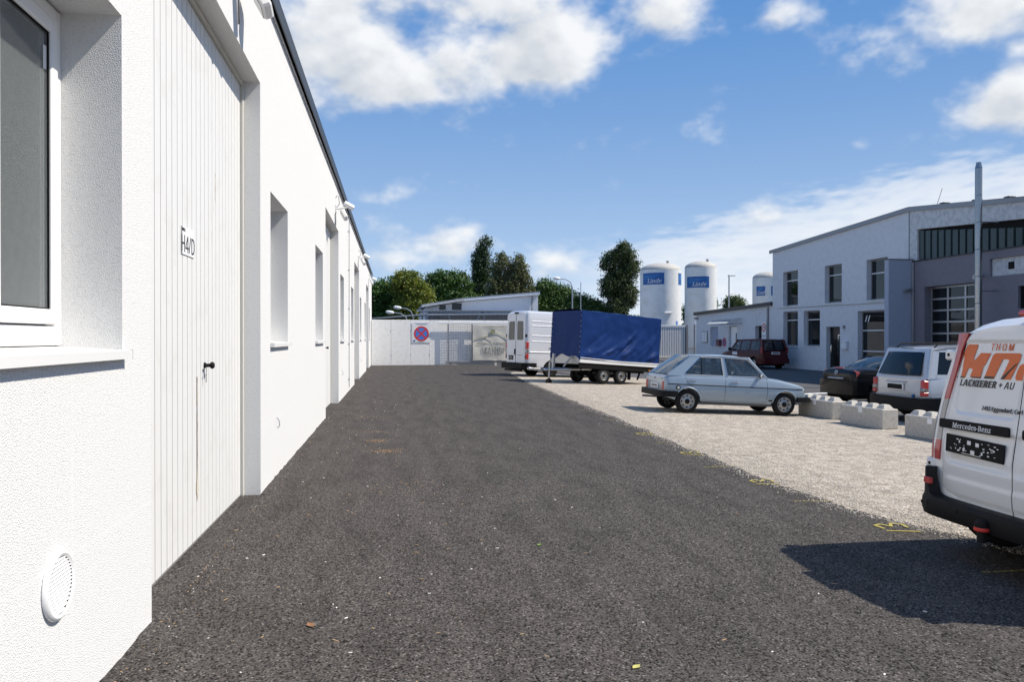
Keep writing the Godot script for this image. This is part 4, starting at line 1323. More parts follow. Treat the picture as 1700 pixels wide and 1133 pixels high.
func build_tanks() -> void:
	# bearing 0 on a shell faces +z; the camera sees each tank from the left
	tank("widest white storage tank, nearest the blue trailer, with blue name panels", Vector3(25.15, 0, -72.1), 3.86, 8.84, [[-0.74, 0.58, 6.68, 7.78, true], [1.1, 0.42, 6.68, 7.78, false]], 4.9)
	tank("slim white storage tank in the middle behind the gatehouse roof", Vector3(31.64, 0, -78.2), 3.27, 9.7, [[-0.6, 0.76, 6.85, 8.0, true]], 5.7)
	tank("white storage tank half hidden by the corner of the workshop", Vector3(40.0, 0, -80.0), 3.2, 8.85, [[-0.95, 0.32, 6.2, 7.2, true], [0.25, 0.5, 6.2, 7.2, false]], 4.8)
	# slat fence panels in front of the tanks
	var f := thing("slat_fence", "white vertical slat fence below the storage tanks", "fence", Vector3(0, 0, -62.0))
	part(f, "kerb", Geo.new().ab(Vector3(14.0, -0.1, -0.2), Vector3(24.0, 0.12, 0.12), 0.02), M.block_concrete)
	part(f, "top_rail", Geo.new().ab(Vector3(14.0, 2.58, -0.06), Vector3(23.9, 2.74, 0.06), 0.01), M.fixture_white)
	part(f, "backing", Geo.new().ab(Vector3(14.0, 0.12, -0.05), Vector3(23.8, 2.57, -0.03)), M.dull_steel)
	for k in 65:
		part(f, "slat", Geo.new().ab(Vector3(14.02 + k * 0.15, 0.125, -0.025), Vector3(14.115 + k * 0.15, 2.575, 0.03), 0.008), M.fixture_white)
	part(f, "post", Geo.new().ab(Vector3(23.8, 0.0, -0.08), Vector3(23.98, 2.8, 0.08), 0.01), M.dull_steel)
	var tn := thing("turnstile_gate", "dark barred turnstile gate between slat fence and gatehouse", "gate", Vector3(24.3, 0, -60.5))
	for x in [-0.35, 0.1, 0.65]:
		part(tn, "post", Geo.new().ab(Vector3(x - 0.04, 0, -0.04), Vector3(x + 0.04, 2.7, 0.04), 0.006), M.dull_steel)
	for k in 9:
		part(tn, "bar", Geo.new().tube([Vector3(0.14, 0.3 + k * 0.27, 0), Vector3(0.61, 0.3 + k * 0.27, 0)], 0.03, 6), M.galvanised)
	part(tn, "cap", Geo.new().ab(Vector3(-0.45, 2.71, -0.3), Vector3(0.8, 2.95, 0.3), 0.02), M.fixture_white)
	# tall lamp post
	var lp := thing("lamp_post", "tall grey lamp post with flat head above the gatehouse roof", "street lamp", Vector3(31.12, 0, -70.0))
	part(lp, "pole", Geo.new().tube([Vector3(0, 0, 0), Vector3(0, 7.6, 0)], 0.09, 10, 0.06), M.galvanised, 40.0)
	part(lp, "lamp_head", Geo.new().ab(Vector3(-0.1, 7.5, -0.12), Vector3(0.62, 7.62, 0.12), 0.03), M.fixture_white)

# ------------------------------------------------------------------ workshop across the yard
const FX := 21.8

func facade_window(parent: Node3D, z0: float, z1: float, y0: float, y1: float, bars: Array) -> void:
	var w := sub(parent, "window")
	var X := 0.22
	var fr := Geo.new()
	var b := 0.07
	fr.ab(Vector3(X, y0, z0), Vector3(X + 0.06, y1, z0 + b), 0.005)
	fr.ab(Vector3(X, y0, z1 - b), Vector3(X + 0.06, y1, z1), 0.005)
	fr.ab(Vector3(X, y0, z0 + b), Vector3(X + 0.06, y0 + b, z1 - b), 0.005)
	fr.ab(Vector3(X, y1 - b, z0 + b), Vector3(X + 0.06, y1, z1 - b), 0.005)
	part(w, "frame", fr, M.dull_steel)
	var ys := [y0 + b]
	for t in bars:
		var y := lerpf(y0, y1, t)
		part(w, "glazing_bar", Geo.new().ab(Vector3(X + 0.005, y - 0.025, z0 + b), Vector3(X + 0.055, y + 0.025, z1 - b), 0.004), M.fixture_white)
		ys.append(y - 0.025); ys.append(y + 0.025)
	ys.append(y1 - b)
	for i in ys.size() / 2:
		part(w, "pane", Geo.new().ab(Vector3(X + 0.028, ys[i * 2], z0 + b), Vector3(X + 0.036, ys[i * 2 + 1], z1 - b)), M.far_glass)
	part(w, "sill", Geo.new().ab(Vector3(-0.04, y0 - 0.05, z0 - 0.03), Vector3(X, y0 - 0.002, z1 + 0.03), 0.008), M.sill_metal)

func build_workshop() -> void:
	var b := thing("workshop_building", "two-storey white and slate grey workshop with shallow gabled roof", "building", Vector3(FX, 0, 0))
	var top := func(z: float) -> float:
		return 6.66 + (z + 43.0) / 12.3 * 0.48 if z < -30.7 else 7.14 - (z + 30.7) * 0.105
	var f := func(u: float, v: float, d: float) -> Vector3:
		return Vector3(d, v, u)
	var up := [[-41.75, -40.1, 3.47, 5.4], [-37.4, -35.85, 3.45, 5.36], [-33.8, -32.2, 3.43, 5.32]]
	var low := [[-41.73, -40.1, 1.22, 3.16], [-39.48, -37.85, 1.25, 3.13]]
	var door := [-37.25, -36.0, -0.5, 2.25]
	var shop := [-34.5, -31.2, 0.25, 2.96]
	part(b, "front_wall", pierced(-43.0, -30.68, top, up + low + [door, shop], 0.3, f), M.shop_render)
	part(b, "front_wall", Geo.new().prism(PackedVector2Array([Vector2(-30.69, 4.95), Vector2(-30.18, 4.95), Vector2(-30.18, 7.08), Vector2(-30.69, 7.14)]), 0.3, Transform3D(Basis(Vector3(0, 0, 1), Vector3(0, 1, 0), Vector3(1, 0, 0)), Vector3(-0.02, 0, 0))), M.weathered_render)
	var upx := Transform3D(Basis(Vector3(0, 0, 1), Vector3(0, 1, 0), Vector3(1, 0, 0)), Vector3(-0.02, 0, 0))
	part(b, "front_wall", Geo.new().prism(PackedVector2Array([Vector2(-30.179, 6.27), Vector2(-10.0, 3.95 + 0.9), Vector2(-10.0, 4.97), Vector2(-30.179, 7.085)]), 0.3, upx), M.weathered_render)
	# green corrugated strip, one sheet after another
	var z := -30.15
	var i := 0
	while z < -12.0:
		var y1 := 6.25 - (z + 30.15) * 0.115 - 0.06
		var sh := Geo.new()
		sh.prism(PackedVector2Array([Vector2(0.05, z), Vector2(0.05, z + 0.28), Vector2(0.14, z + 0.31), Vector2(0.14, z + 0.39), Vector2(0.16, z + 0.39), Vector2(0.16, z + 0.3), Vector2(0.07, z + 0.27), Vector2(0.07, z)]), maxf(y1 - 4.95, 0.1), Transform3D(Basis(Vector3(1, 0, 0), Vector3(0, 0, 1), Vector3(0, 1, 0)), Vector3(0, 4.95, 0)))
		part(b, "green_sheet", sh, M.green_sheet)
		z += 0.4
		i += 1
	part(b, "strip_back", Geo.new().ab(Vector3(0.2, 4.9, -30.2), Vector3(0.28, 6.3, -10.0)), M.gap_black)
	# slate lower wall with the gate
	var gate := [-29.64, -26.68, -0.5, 3.8]
	var rec := [-26.03, -23.4, 3.95, 4.6]
	var dw := [-24.7, -22.6, 2.72, 3.52]
	part(b, "slate_wall", pierced(-30.4, -8.0, func(_u): return 4.9, [gate, rec, dw], 0.4, func(u: float, v: float, d: float) -> Vector3: return Vector3(d - 0.08, v, u)), M.slate_render)
	part(b, "ledge", Geo.new().ab(Vector3(-0.12, 4.9, -30.38), Vector3(0.19, 4.945, -8.0), 0.006), M.flashing)
	part(b, "white_panel", Geo.new().ab(Vector3(0.02, 3.95, -26.03), Vector3(0.06, 4.6, -23.4)), M.weathered_render)
	part(b, "vent_hole", Geo.new().ab(Vector3(0.0, 4.16, -25.25), Vector3(0.019, 4.42, -24.98), 0.004), M.gap_black)
	part(b, "pane", Geo.new().ab(Vector3(0.02, 2.72, -24.7), Vector3(0.03, 3.52, -22.6)), M.far_glass)
	# projecting fin wall
	part(b, "fin_wall", Geo.new().ab(Vector3(-1.2, -0.2, -30.67), Vector3(-0.085, 5.0, -30.38), 0.01), M.pale_blue_render)
	part(b, "fin_cap", Geo.new().ab(Vector3(-1.22, 5.0, -30.7), Vector3(-0.02, 5.03, -30.35), 0.006), M.flashing)
	part(b, "downpipe", Geo.new().tube([Vector3(-0.13, 4.88, -30.3), Vector3(-0.13, 3.9, -30.3), Vector3(-0.13, 0.1, -30.3)], 0.045, 8), M.dull_steel, 40.0)
	part(b, "downpipe_outlet", Geo.new().tube([Vector3(-0.2, 3.75, -30.3), Vector3(-0.55, 3.66, -30.25)], 0.07, 8), M.dull_steel, 40.0)
	part(b, "joint_cover", Geo.new().ab(Vector3(-0.04, 5.05, -30.72), Vector3(-0.021, 7.1, -30.66)), M.dull_steel)
	# body of the hall behind
	part(b, "side_wall", Geo.new().ab(Vector3(0.3, -0.2, -43.0), Vector3(30.0, 6.6, -42.7)), M.shop_render)
	part(b, "rear_wall", Geo.new().ab(Vector3(29.7, -0.2, -42.69), Vector3(30.0, 5.0, -8.0)), M.shop_render)
	part(b, "near_wall", Geo.new().ab(Vector3(0.33, -0.2, -8.3), Vector3(29.69, 4.85, -8.0)), M.slate_render)
	var rp := PackedVector2Array([Vector2(-43.25, 6.66), Vector2(-30.7, 7.16), Vector2(-8.0, 4.78), Vector2(-8.0, 4.9), Vector2(-30.7, 7.28), Vector2(-43.25, 6.78)])
	part(b, "roof", Geo.new().prism(rp, 30.4, Transform3D(Basis(Vector3(0, 0, 1), Vector3(0, 1, 0), Vector3(1, 0, 0)), Vector3(-0.02, 0, 0))), M.flashing)
	part(b, "verge", Geo.new().prism(PackedVector2Array([Vector2(-43.28, 6.62), Vector2(-30.7, 7.11), Vector2(-8.0, 4.73), Vector2(-8.0, 4.92), Vector2(-30.7, 7.3), Vector2(-43.28, 6.81)]), 0.06, Transform3D(Basis(Vector3(0, 0, 1), Vector3(0, 1, 0), Vector3(1, 0, 0)), Vector3(-0.082, 0, 0))), M.dull_steel)
	for q in [-29.0, -27.2, -25.6, -24.4]:
		part(b, "roof_clip", Geo.new().ab(Vector3(0.1, 7.3 - (q + 30.7) * 0.105, q), Vector3(0.4, 7.36 - (q + 30.7) * 0.105, q + 0.25), 0.01), M.flashing)
	part(b, "aerial", Geo.new().tube([Vector3(1.0, 7.2, -30.4), Vector3(1.0, 8.0, -30.0)], 0.012, 6), M.dull_steel)
	for h in up:
		facade_window(b, h[0], h[1], h[2], h[3], [0.74] if h != up[2] else [0.66])
	for h in low:
		facade_window(b, h[0], h[1], h[2], h[3], [0.75])
	# shop window of three lights
	facade_window(b, shop[0], shop[1], shop[2], shop[3], [0.3, 0.66])
	for k in 2:
		part(b, "window_mark", Geo.new().prism(PackedVector2Array([Vector2(-34.3 + k * 0.22, 2.45), Vector2(-34.22 + k * 0.22, 2.45), Vector2(-34.08 + k * 0.22, 2.75), Vector2(-34.16 + k * 0.22, 2.75)]), 0.003, Transform3D(Basis(Vector3(0, 0, 1), Vector3(0, 1, 0), Vector3(1, 0, 0)), Vector3(0.24, 0, 0))), M.print_white)
	# dark front door with a light slot
	var d := sub(b, "door")
	part(d, "leaf", Geo.new().ab(Vector3(0.2, 0.02, -37.2), Vector3(0.25, 2.22, -36.02), 0.005), M.jet_black)
	part(d, "frame", Geo.new().ab(Vector3(0.26, 0.0, -37.25), Vector3(0.29, 2.25, -36.0)), M.black_plastic)
	part(d, "light_slot", Geo.new().ab(Vector3(0.19, 0.4, -36.5), Vector3(0.199, 1.86, -36.26), 0.004), M.chrome)
	part(d, "slot_glass", Geo.new().ab(Vector3(0.185, 0.46, -36.44), Vector3(0.1895, 1.8, -36.32)), M.far_glass)
	part(d, "handle", Geo.new().tube([Vector3(0.17, 0.9, -37.06), Vector3(0.15, 0.95, -37.06), Vector3(0.15, 1.28, -37.06), Vector3(0.17, 1.33, -37.06)], 0.018, 8), M.chrome, 40.0)
	part(b, "cable", Geo.new().tube([Vector3(-0.02, 3.38, -42.4), Vector3(-0.02, 3.34, -39.0), Vector3(-0.02, 3.3, -35.0), Vector3(-0.02, 3.27, -31.0)], 0.014, 6), M.dull_steel)
	part(b, "door_lamp", Geo.new().box(Vector3(-0.05, 2.22, -35.6), Vector3(0.1, 0.16, 0.12), 0.01), M.dull_steel)
	# sectional gate
	var g := sub(b, "sectional_gate")
	part(g, "gate_back", Geo.new().ab(Vector3(0.3, 0.0, gate[0]), Vector3(0.31, 3.8, gate[1])), M.gap_black)
	var rows := 8
	var cols := 3
	var hgt := 3.75 / rows
	var wid: float = (gate[1] - gate[0]) / cols
	for r in rows:
		for c in cols:
			var y0 := r * hgt
			var z0: float = gate[0] + c * wid
			part(g, "pane", Geo.new().ab(Vector3(0.26, y0 + 0.04, z0 + 0.045), Vector3(0.27, y0 + hgt - 0.04, z0 + wid - 0.045)), M.far_glass)
		part(g, "rail", Geo.new().ab(Vector3(0.22, r * hgt - 0.04, gate[0]), Vector3(0.26, r * hgt + 0.04, gate[1]), 0.006), M.galvanised)
	part(g, "rail", Geo.new().ab(Vector3(0.22, 3.71, gate[0]), Vector3(0.26, 3.79, gate[1]), 0.006), M.galvanised)
	for c in cols + 1:
		var zc: float = gate[0] + c * wid
		part(g, "stile", Geo.new().ab(Vector3(0.225, 0.0, maxf(zc - 0.045, gate[0])), Vector3(0.255, 3.75, minf(zc + 0.045, gate[1])), 0.004), M.galvanised)
	var ch := thing("steel_chimney", "tall bright steel flue standing before the slate workshop wall", "chimney", Vector3(20.9, 0, -25.6))
	for k in 8:
		part(ch, "flue_section", Geo.new().lathe([Vector2(0.115, k * 0.98 + 0.004), Vector2(0.12, k * 0.98 + 0.02), Vector2(0.12, k * 0.98 + 0.95), Vector2(0.112, k * 0.98 + 0.978)], 24), M.chimney_steel, 40.0)
	part(ch, "flue_tip", Geo.new().lathe([Vector2(0.12, 7.85), Vector2(0.085, 8.0), Vector2(0.085, 8.05)], 24), M.chimney_steel, 40.0)
	for y in [3.4, 5.9]:
		part(ch, "wall_bracket", Geo.new().tube([Vector3(0.1, y, 0), Vector3(0.8, y, 0)], 0.025, 6), M.dull_steel)
	var sl := thing("wall_spotlight", "small round spotlight on the slate wall beside the flue", "lamp", Vector3(21.7, 4.0, -26.35))
	part(sl, "bracket", Geo.new().ab(Vector3(-0.2, -0.03, -0.03), Vector3(0.02, 0.03, 0.03)), M.dull_steel)
	part(sl, "lamp_head", Geo.new().lathe([Vector2(0.05, -0.12), Vector2(0.1, 0.0), Vector2(0.12, 0.1)], 16, Vector3(-0.28, 0, 0.0), Vector3(-0.6, -0.5, 0.62).normalized()), M.fixture_white, 40.0)
	var mb := thing("mailbox", "small white mailbox on the wall beside the dark door", "mailbox", Vector3(FX, 1.32, -35.5))
	part(mb, "case", Geo.new().ab(Vector3(-0.14, -0.19, -0.22), Vector3(-0.002, 0.17, 0.22), 0.012), M.fixture_white)
	part(mb, "lid", Geo.new().ab(Vector3(-0.16, 0.171, -0.24), Vector3(-0.002, 0.2, 0.24), 0.008), M.fixture_white)
	# gatehouse
	var h := thing("gatehouse", "low white gatehouse with dark sloping roof edge left of workshop", "building", Vector3(FX + 0.05, 0, 0))
	var ht := func(u: float) -> float:
		return 3.36 + (u + 54.8) / 11.8 * 0.24
	var hw := [-52.25, -50.9, 1.12, 2.46]
	var hd := [-49.15, -47.9, -0.5, 2.46]
	var hk := [-45.35, -44.2, -0.5, 2.42]
	part(h, "front_wall", pierced(-54.8, -43.02, ht, [hw, hd, hk], 0.3, f), M.shop_render)
	part(h, "side_wall", Geo.new().ab(Vector3(0.31, -0.2, -54.8), Vector3(8.0, 3.34, -54.5)), M.shop_render)
	part(h, "roof", Geo.new().prism(PackedVector2Array([Vector2(-55.0, 3.34), Vector2(-43.03, 3.59), Vector2(-43.03, 3.8), Vector2(-55.0, 3.55)]), 8.6, Transform3D(Basis(Vector3(0, 0, 1), Vector3(0, 1, 0), Vector3(1, 0, 0)), Vector3(-0.16, 0, 0))), M.flashing)
	for k in 9:
		part(h, "shutter_slat", Geo.new().ab(Vector3(0.12, 1.14 + k * 0.146, -52.22), Vector3(0.15, 1.28 + k * 0.146, -50.93), 0.01), M.pale_blue_render)
	part(h, "window_sill", Geo.new().ab(Vector3(-0.06, 1.07, -52.3), Vector3(0.11, 1.115, -50.85), 0.006), M.sill_metal)
	var dr := sub(h, "door")
	part(dr, "leaf", Geo.new().ab(Vector3(0.12, 0.0, -49.1), Vector3(0.17, 2.42, -47.95)), M.pvc)
	part(dr, "light_slot", Geo.new().ab(Vector3(0.11, 0.3, -48.35), Vector3(0.119, 2.0, -48.2)), M.far_glass)
	part(h, "dark_doorway", Geo.new().ab(Vector3(0.25, 0.0, -45.33), Vector3(0.28, 2.41, -44.22)), M.jet_black)
	var cn := Geo.new()
	var rings := []
	for k in 9:
		var t := k / 8.0
		var x := -1.1 * t
		var y := 2.95 - 0.35 * t * t
		rings.append(PackedVector3Array([Vector3(x, y, -50.2), Vector3(x, y + 0.02, -50.2), Vector3(x, y + 0.02, -47.1), Vector3(x, y, -47.1)]))
	cn.loft(rings)
	part(h, "door_canopy", cn, M.clear_glass, 30.0)
	for zc in [-50.1, -48.6, -47.15]:
		part(h, "canopy_strut", Geo.new().tube([Vector3(0.0, 2.6, zc), Vector3(-1.05, 2.58, zc)], 0.022, 6), M.dull_steel)
	part(h, "drainpipe", Geo.new().tube([Vector3(-0.06, 3.5, -43.6), Vector3(-0.06, 0.1, -43.6)], 0.06, 10), M.dull_steel, 40.0)
	part(h, "wall_camera", Geo.new().box(Vector3(-0.15, 3.1, -54.5), Vector3(0.3, 0.12, 0.12), 0.02), M.dull_steel)
	part(h, "conduit", Geo.new().tube([Vector3(-0.03, 2.75, -45.2), Vector3(-0.03, 3.2, -45.2), Vector3(-0.03, 3.22, -44.6)], 0.03, 6), M.fixture_white)
	# signs on the gatehouse wall
	var wb := Basis(Vector3(0, 0, 1), Vector3(0, 1, 0), Vector3(-1, 0, 0))
	var nb := thing("notice_case", "framed white notice case at the left of gatehouse wall", "notice board", Vector3(FX + 0.04, 1.75, -53.15))
	part(nb, "frame", Geo.new().ab(Vector3(-0.06, -0.42, -0.48), Vector3(0.005, 0.42, 0.48), 0.01), M.dull_steel)
	part(nb, "paper", Geo.new().ab(Vector3(-0.066, -0.36, -0.42), Vector3(-0.061, 0.36, -0.03)), M.print_white)
	part(nb, "paper", Geo.new().ab(Vector3(-0.066, -0.36, 0.03), Vector3(-0.061, 0.36, 0.42)), M.print_white)
	var rb := thing("letter_box", "dark red square letter box beside the round red sign", "letter box", Vector3(FX + 0.04, 1.36, -50.55))
	part(rb, "case", Geo.new().ab(Vector3(-0.2, -0.22, -0.25), Vector3(0.005, 0.22, 0.25), 0.01), mat("letter_box_red", lin(0.14, 0.05, 0.06), 0.5))
	part(rb, "slot", Geo.new().ab(Vector3(-0.206, 0.08, -0.16), Vector3(-0.201, 0.12, 0.16)), M.gap_black)
	var rs := thing("round_red_sign", "round red and blue no stopping sign on the gatehouse wall", "sign", Vector3(FX + 0.04, 1.4, -49.85))
	part(rs, "disc", Geo.new().lathe([Vector2(0.3, 0.0), Vector2(0.3, 0.02)], 28, Vector3.ZERO, Vector3.LEFT), M.print_red)
	part(rs, "centre", Geo.new().lathe([Vector2(0.22, 0.021), Vector2(0.22, 0.024)], 28, Vector3.ZERO, Vector3.LEFT), M.tank_blue)
	var c2 := Geo.new()
	c2.x = Transform3D(Basis(Vector3.RIGHT, PI / 4), Vector3.ZERO)
	c2.ab(Vector3(-0.03, -0.03, -0.23), Vector3(-0.025, 0.03, 0.23))
	part(rs, "bar", c2, M.print_red)
	var ps := thing("speed_sign", "white board with red ringed speed limit on gatehouse drainpipe", "sign", Vector3(FX - 0.1, 2.2, -43.85))
	part(ps, "board", Geo.new().ab(Vector3(-0.02, -0.7, -0.28), Vector3(0.0, 0.42, 0.28), 0.003), M.print_white)
	part(ps, "red_ring", Geo.new().lathe([Vector2(0.17, 0.021), Vector2(0.17, 0.026), Vector2(0.25, 0.026), Vector2(0.25, 0.021)], 28, Vector3(0, 0.1, 0), Vector3.LEFT, false), M.print_red)
	letters(ps, "lettering", "10", 0.16, M.print_black, Vector3(-0.024, 0.1, 0.0), wb, "Droid Sans", 700)
	part(ps, "small_print", Geo.new().ab(Vector3(-0.024, -0.42, -0.2), Vector3(-0.021, -0.38, 0.2)), M.print_black)
	# concrete barrier blocks with studs
	var first: Node3D
	var spots := [[10.2, -17.62, 0.08, "grey concrete stud block in front of the pale blue car"], [10.12, -15.62, 0.09, "grey concrete stud block behind the silver minivan, middle of the three"], [10.05, -13.3, 0.06, "grey concrete stud block half hidden by the near white van"]]
	for k in 3:
		var at := Vector3(spots[k][0], gy(spots[k][0]) + 0.005, spots[k][1])
		if k == 0:
			first = thing("concrete_block", spots[0][3], "concrete block", at, spots[0][2], "concrete stud blocks along the gravel")
			part(first, "body", Geo.new().ab(Vector3(-0.2, 0.0, -0.68), Vector3(0.2, 0.42, 0.68), 0.018), M.block_concrete)
			for q in 4:
				var zc := -0.51 + q * 0.34
				var st := Geo.new()
				var rr := []
				for l in [[0.125, 0.421], [0.07, 0.5], [0.05, 0.51]]:
					rr.append(PackedVector3Array([Vector3(-l[0], l[1], zc - l[0]), Vector3(l[0], l[1], zc - l[0]), Vector3(l[0], l[1], zc + l[0]), Vector3(-l[0], l[1], zc + l[0])]))
				st.loft(rr)
				part(first, "stud", st, M.block_concrete)
			part(first, "lifting_slot", Geo.new().ab(Vector3(-0.203, 0.3, -0.06), Vector3(-0.2005, 0.4, 0.06)), M.white_concrete)
		else:
			copy_of(first, spots[k][3], at, spots[k][2])

# ------------------------------------------------------------------ vehicles
# local axes: x forward, y up, z to the right hand side
const PROF := [[0.0, 0.93], [0.12, 0.972], [0.35, 1.0], [0.6, 0.995], [0.8, 0.975], [0.93, 0.95], [1.0, 0.925]]
const VPROF := [[0.0, 0.94], [0.08, 0.975], [0.3, 1.0], [0.55, 0.992], [0.75, 0.955], [0.9, 0.905], [1.0, 0.85]]

func side_z(sp: Dictionary, x: float, y: float) -> float:
	var s0 := tab(sp.sill, x)
	var b := tab(sp.belt, x)
	return tab(sp.hw, x) * tab(sp.prof, clampf((y - s0) / (b - s0), 0, 1))

func lean_x(sp: Dictionary, x: float, y: float) -> float:
	if not sp.has("lean"):
		return x
	var l: Array = sp.lean # [x from, x to, y from, slope]
	return x + clampf((l[0] - x) / (l[0] - l[1]), 0, 1) * maxf(0.0, y - l[2]) * l[3]

func shell(sp: Dictionary) -> Geo:
	var g := Geo.new()
	var rings := []
	var xs := []
	var x: float = sp.x0
	while x < sp.x1 - 0.001:
		xs.append(x)
		var edge: float = minf(x - sp.x0, sp.x1 - x)
		x += 0.02 if edge < 0.1 else 0.035
	xs.append(sp.x1)
	for xx in xs:
		var s0 := tab(sp.sill, xx)
		var low := s0
		for w in sp.wheels:
			var d := absf(xx - w)
			if d < sp.ra:
				low = maxf(low, sp.yc + sqrt(sp.ra * sp.ra - d * d))
		var b := tab(sp.belt, xx)
		var cr := tab(sp.crown, xx)
		var half := []
		for t in [0.0, 0.06, 0.18, 0.34, 0.5, 0.64, 0.76, 0.86, 0.94, 1.0]:
			var y := lerpf(low, b, t)
			half.append(Vector2(side_z(sp, xx, y), y))
		var wb: float = half[-1].x
		for q in [[0.93, 0.3], [0.8, 0.62], [0.55, 0.88], [0.25, 0.98]]:
			half.append(Vector2(wb * q[0], lerpf(b, cr, q[1])))
		var ring := PackedVector3Array()
		for p in half:
			ring.append(Vector3(lean_x(sp, xx, p.y), p.y, p.x))
		ring.append(Vector3(lean_x(sp, xx, cr), cr, 0))
		for i in half.size():
			var p: Vector2 = half[half.size() - 1 - i]
			ring.append(Vector3(lean_x(sp, xx, p.y), p.y, -p.x))
		rings.append(ring)
	return g.loft(rings)

func on_side(sp: Dictionary, pts: Array, side: float, out: float) -> Array:
	var r := []
	for p in pts:
		r.append(Vector3(lean_x(sp, p.x, p.y), p.y, side * (side_z(sp, p.x, p.y) + out)))
	return r

func fine_path(pts: Array, step := 0.08) -> Array:
	var r := [pts[0]]
	for i in pts.size() - 1:
		var n := maxi(1, int(pts[i].distance_to(pts[i + 1]) / step))
		for k in n:
			r.append(pts[i].lerp(pts[i + 1], float(k + 1) / n))
	return r

func house_point(sp: Dictionary, x: float, y: float, side: float, inset: float) -> Vector3:
	var h: Dictionary = sp.house
	return Vector3(x, y, side * (lerpf(h.hb, h.hr, (y - h.yb) / (h.yr - h.yb)) - inset))

func house_panel(sp: Dictionary, poly: Array, side: float, inset: float, thick: float) -> Geo:
	var g := Geo.new()
	g.prism(PackedVector2Array(poly), thick)
	for i in g.t.size():
		g.t[i] = house_point(sp, g.t[i].x, g.t[i].y, side, inset + g.t[i].z)
	return g

func rounded(poly: Array, r: float) -> Array:
	var out := []
	var n := poly.size()
	for i in n:
		var p: Vector2 = poly[i]
		var a: Vector2 = poly[(i + n - 1) % n]
		var b: Vector2 = poly[(i + 1) % n]
		var da := minf(r, p.distance_to(a) * 0.45)
		var db := minf(r, p.distance_to(b) * 0.45)
		var s := p + (a - p).normalized() * da
		var e := p + (b - p).normalized() * db
		for k in 5:
			var t := k / 4.0
			out.append(s.lerp(p, t).lerp(p.lerp(e, t), t))
	return out

func screen(b: Array, t: Array, bulge: float, inset := 0.0) -> Geo:
	# b, t: [x, y, half width] of the lower and upper edge
	var g := Geo.new()
	var rings := []
	for j in 7:
		var v := j / 6.0
		var row := PackedVector3Array()
		for i in 13:
			var u := i / 6.0 - 1.0
			var hw: float = lerpf(b[2], t[2], v) - inset
			row.append(Vector3(lerpf(b[0], t[0], v) + bulge * (1.0 - u * u), lerpf(b[1], t[1], v) + 0.02 * sin(v * PI), u * hw))
		rings.append(row)
	return g.loft(rings, false)

func roof_panel(sp: Dictionary) -> Geo:
	var h: Dictionary = sp.house
	var g := Geo.new()
	var rings := []
	var n := 18
	var x0: float = h.roof[0][0]
	var x1: float = h.roof[-1][0]
	for k in n + 1:
		var x := lerpf(x0, x1, float(k) / n)
		var y := tab(h.roof, x)
		var ring := PackedVector3Array()
		for i in 13:
			var u := i / 6.0 - 1.0
			var z: float = u * (h.hr + 0.012)
			ring.append(Vector3(x, y - 0.035 * pow(absf(u), 3.0), z))
		ring.append(Vector3(x, y - 0.07, h.hr + 0.005))
		ring.append(Vector3(x, y - 0.06, 0.0))
		ring.append(Vector3(x, y - 0.07, -h.hr - 0.005))
		rings.append(ring)
	return g.loft(rings)

func wheel(parent: Node3D, at: Vector3, r: float, w: float, rim_r: float, side: float, style: int, rim_mat := "wheel_silver") -> void:
	var o := sub(parent, "wheel", at)
	var ax := Vector3(0, 0, side)
	part(o, "tyre", Geo.new().lathe([Vector2(rim_r, -w * 0.5), Vector2(r * 0.88, -w * 0.52), Vector2(r * 0.975, -w * 0.42), Vector2(r, -w * 0.3), Vector2(r, w * 0.3), Vector2(r * 0.975, w * 0.42), Vector2(r * 0.88, w * 0.52), Vector2(rim_r, w * 0.5)], 32, Vector3.ZERO, ax, false), M.rubber, 35.0)
	var rim := part(o, "rim", Geo.new().lathe([Vector2(rim_r * 1.02, -w * 0.3), Vector2(rim_r * 1.02, w * 0.47), Vector2(rim_r * 0.93, w * 0.49), Vector2(rim_r * 0.86, w * 0.36), Vector2(rim_r * 0.72, w * 0.3), Vector2(rim_r * 0.5, w * 0.42), Vector2(rim_r * 0.3, w * 0.42), Vector2(rim_r * 0.24, w * 0.36), Vector2(rim_r * 0.22, w * 0.46), Vector2(0.004, w * 0.5)], 32, Vector3.ZERO, ax, false), M[rim_mat], 30.0)
	var n := 8 if style == 0 else 5
	for k in n:
		var a := TAU * k / n
		var c := Vector3(cos(a), sin(a), 0) * rim_r * (0.76 if style == 0 else 0.66)
		var hs := rim_r * (0.13 if style == 0 else 0.2)
		part(rim, "rim_hole", Geo.new().lathe([Vector2(hs, w * 0.3), Vector2(hs, w * (0.345 if style == 0 else 0.44))], 10, c, ax), M.underbody)
	part(rim, "hub_cap", Geo.new().lathe([Vector2(rim_r * 0.34, w * 0.43), Vector2(rim_r * 0.3, w * 0.47), Vector2(rim_r * 0.12, w * 0.51)], 18, Vector3.ZERO, ax), M.black_plastic if style == 0 else M[rim_mat], 40.0)

func bumper(parent: Node3D, called: String, path: Array, sect: Array, m: Material) -> void:
	# path: plan points (x, z); sect: (outwards, y)
	var g := Geo.new()
	var rings := []
	for i in path.size():
		var d: Vector2 = (path[mini(i + 1, path.size() - 1)] - path[maxi(i - 1, 0)]).normalized()
		var n := Vector2(-d.y, d.x)
		var ring := PackedVector3Array()
		for s in sect:
			ring.append(Vector3(path[i].x + n.x * s.x, s.y, path[i].y + n.y * s.x))
		rings.append(ring)
	part(parent, called, g.loft(rings), m, 35.0)

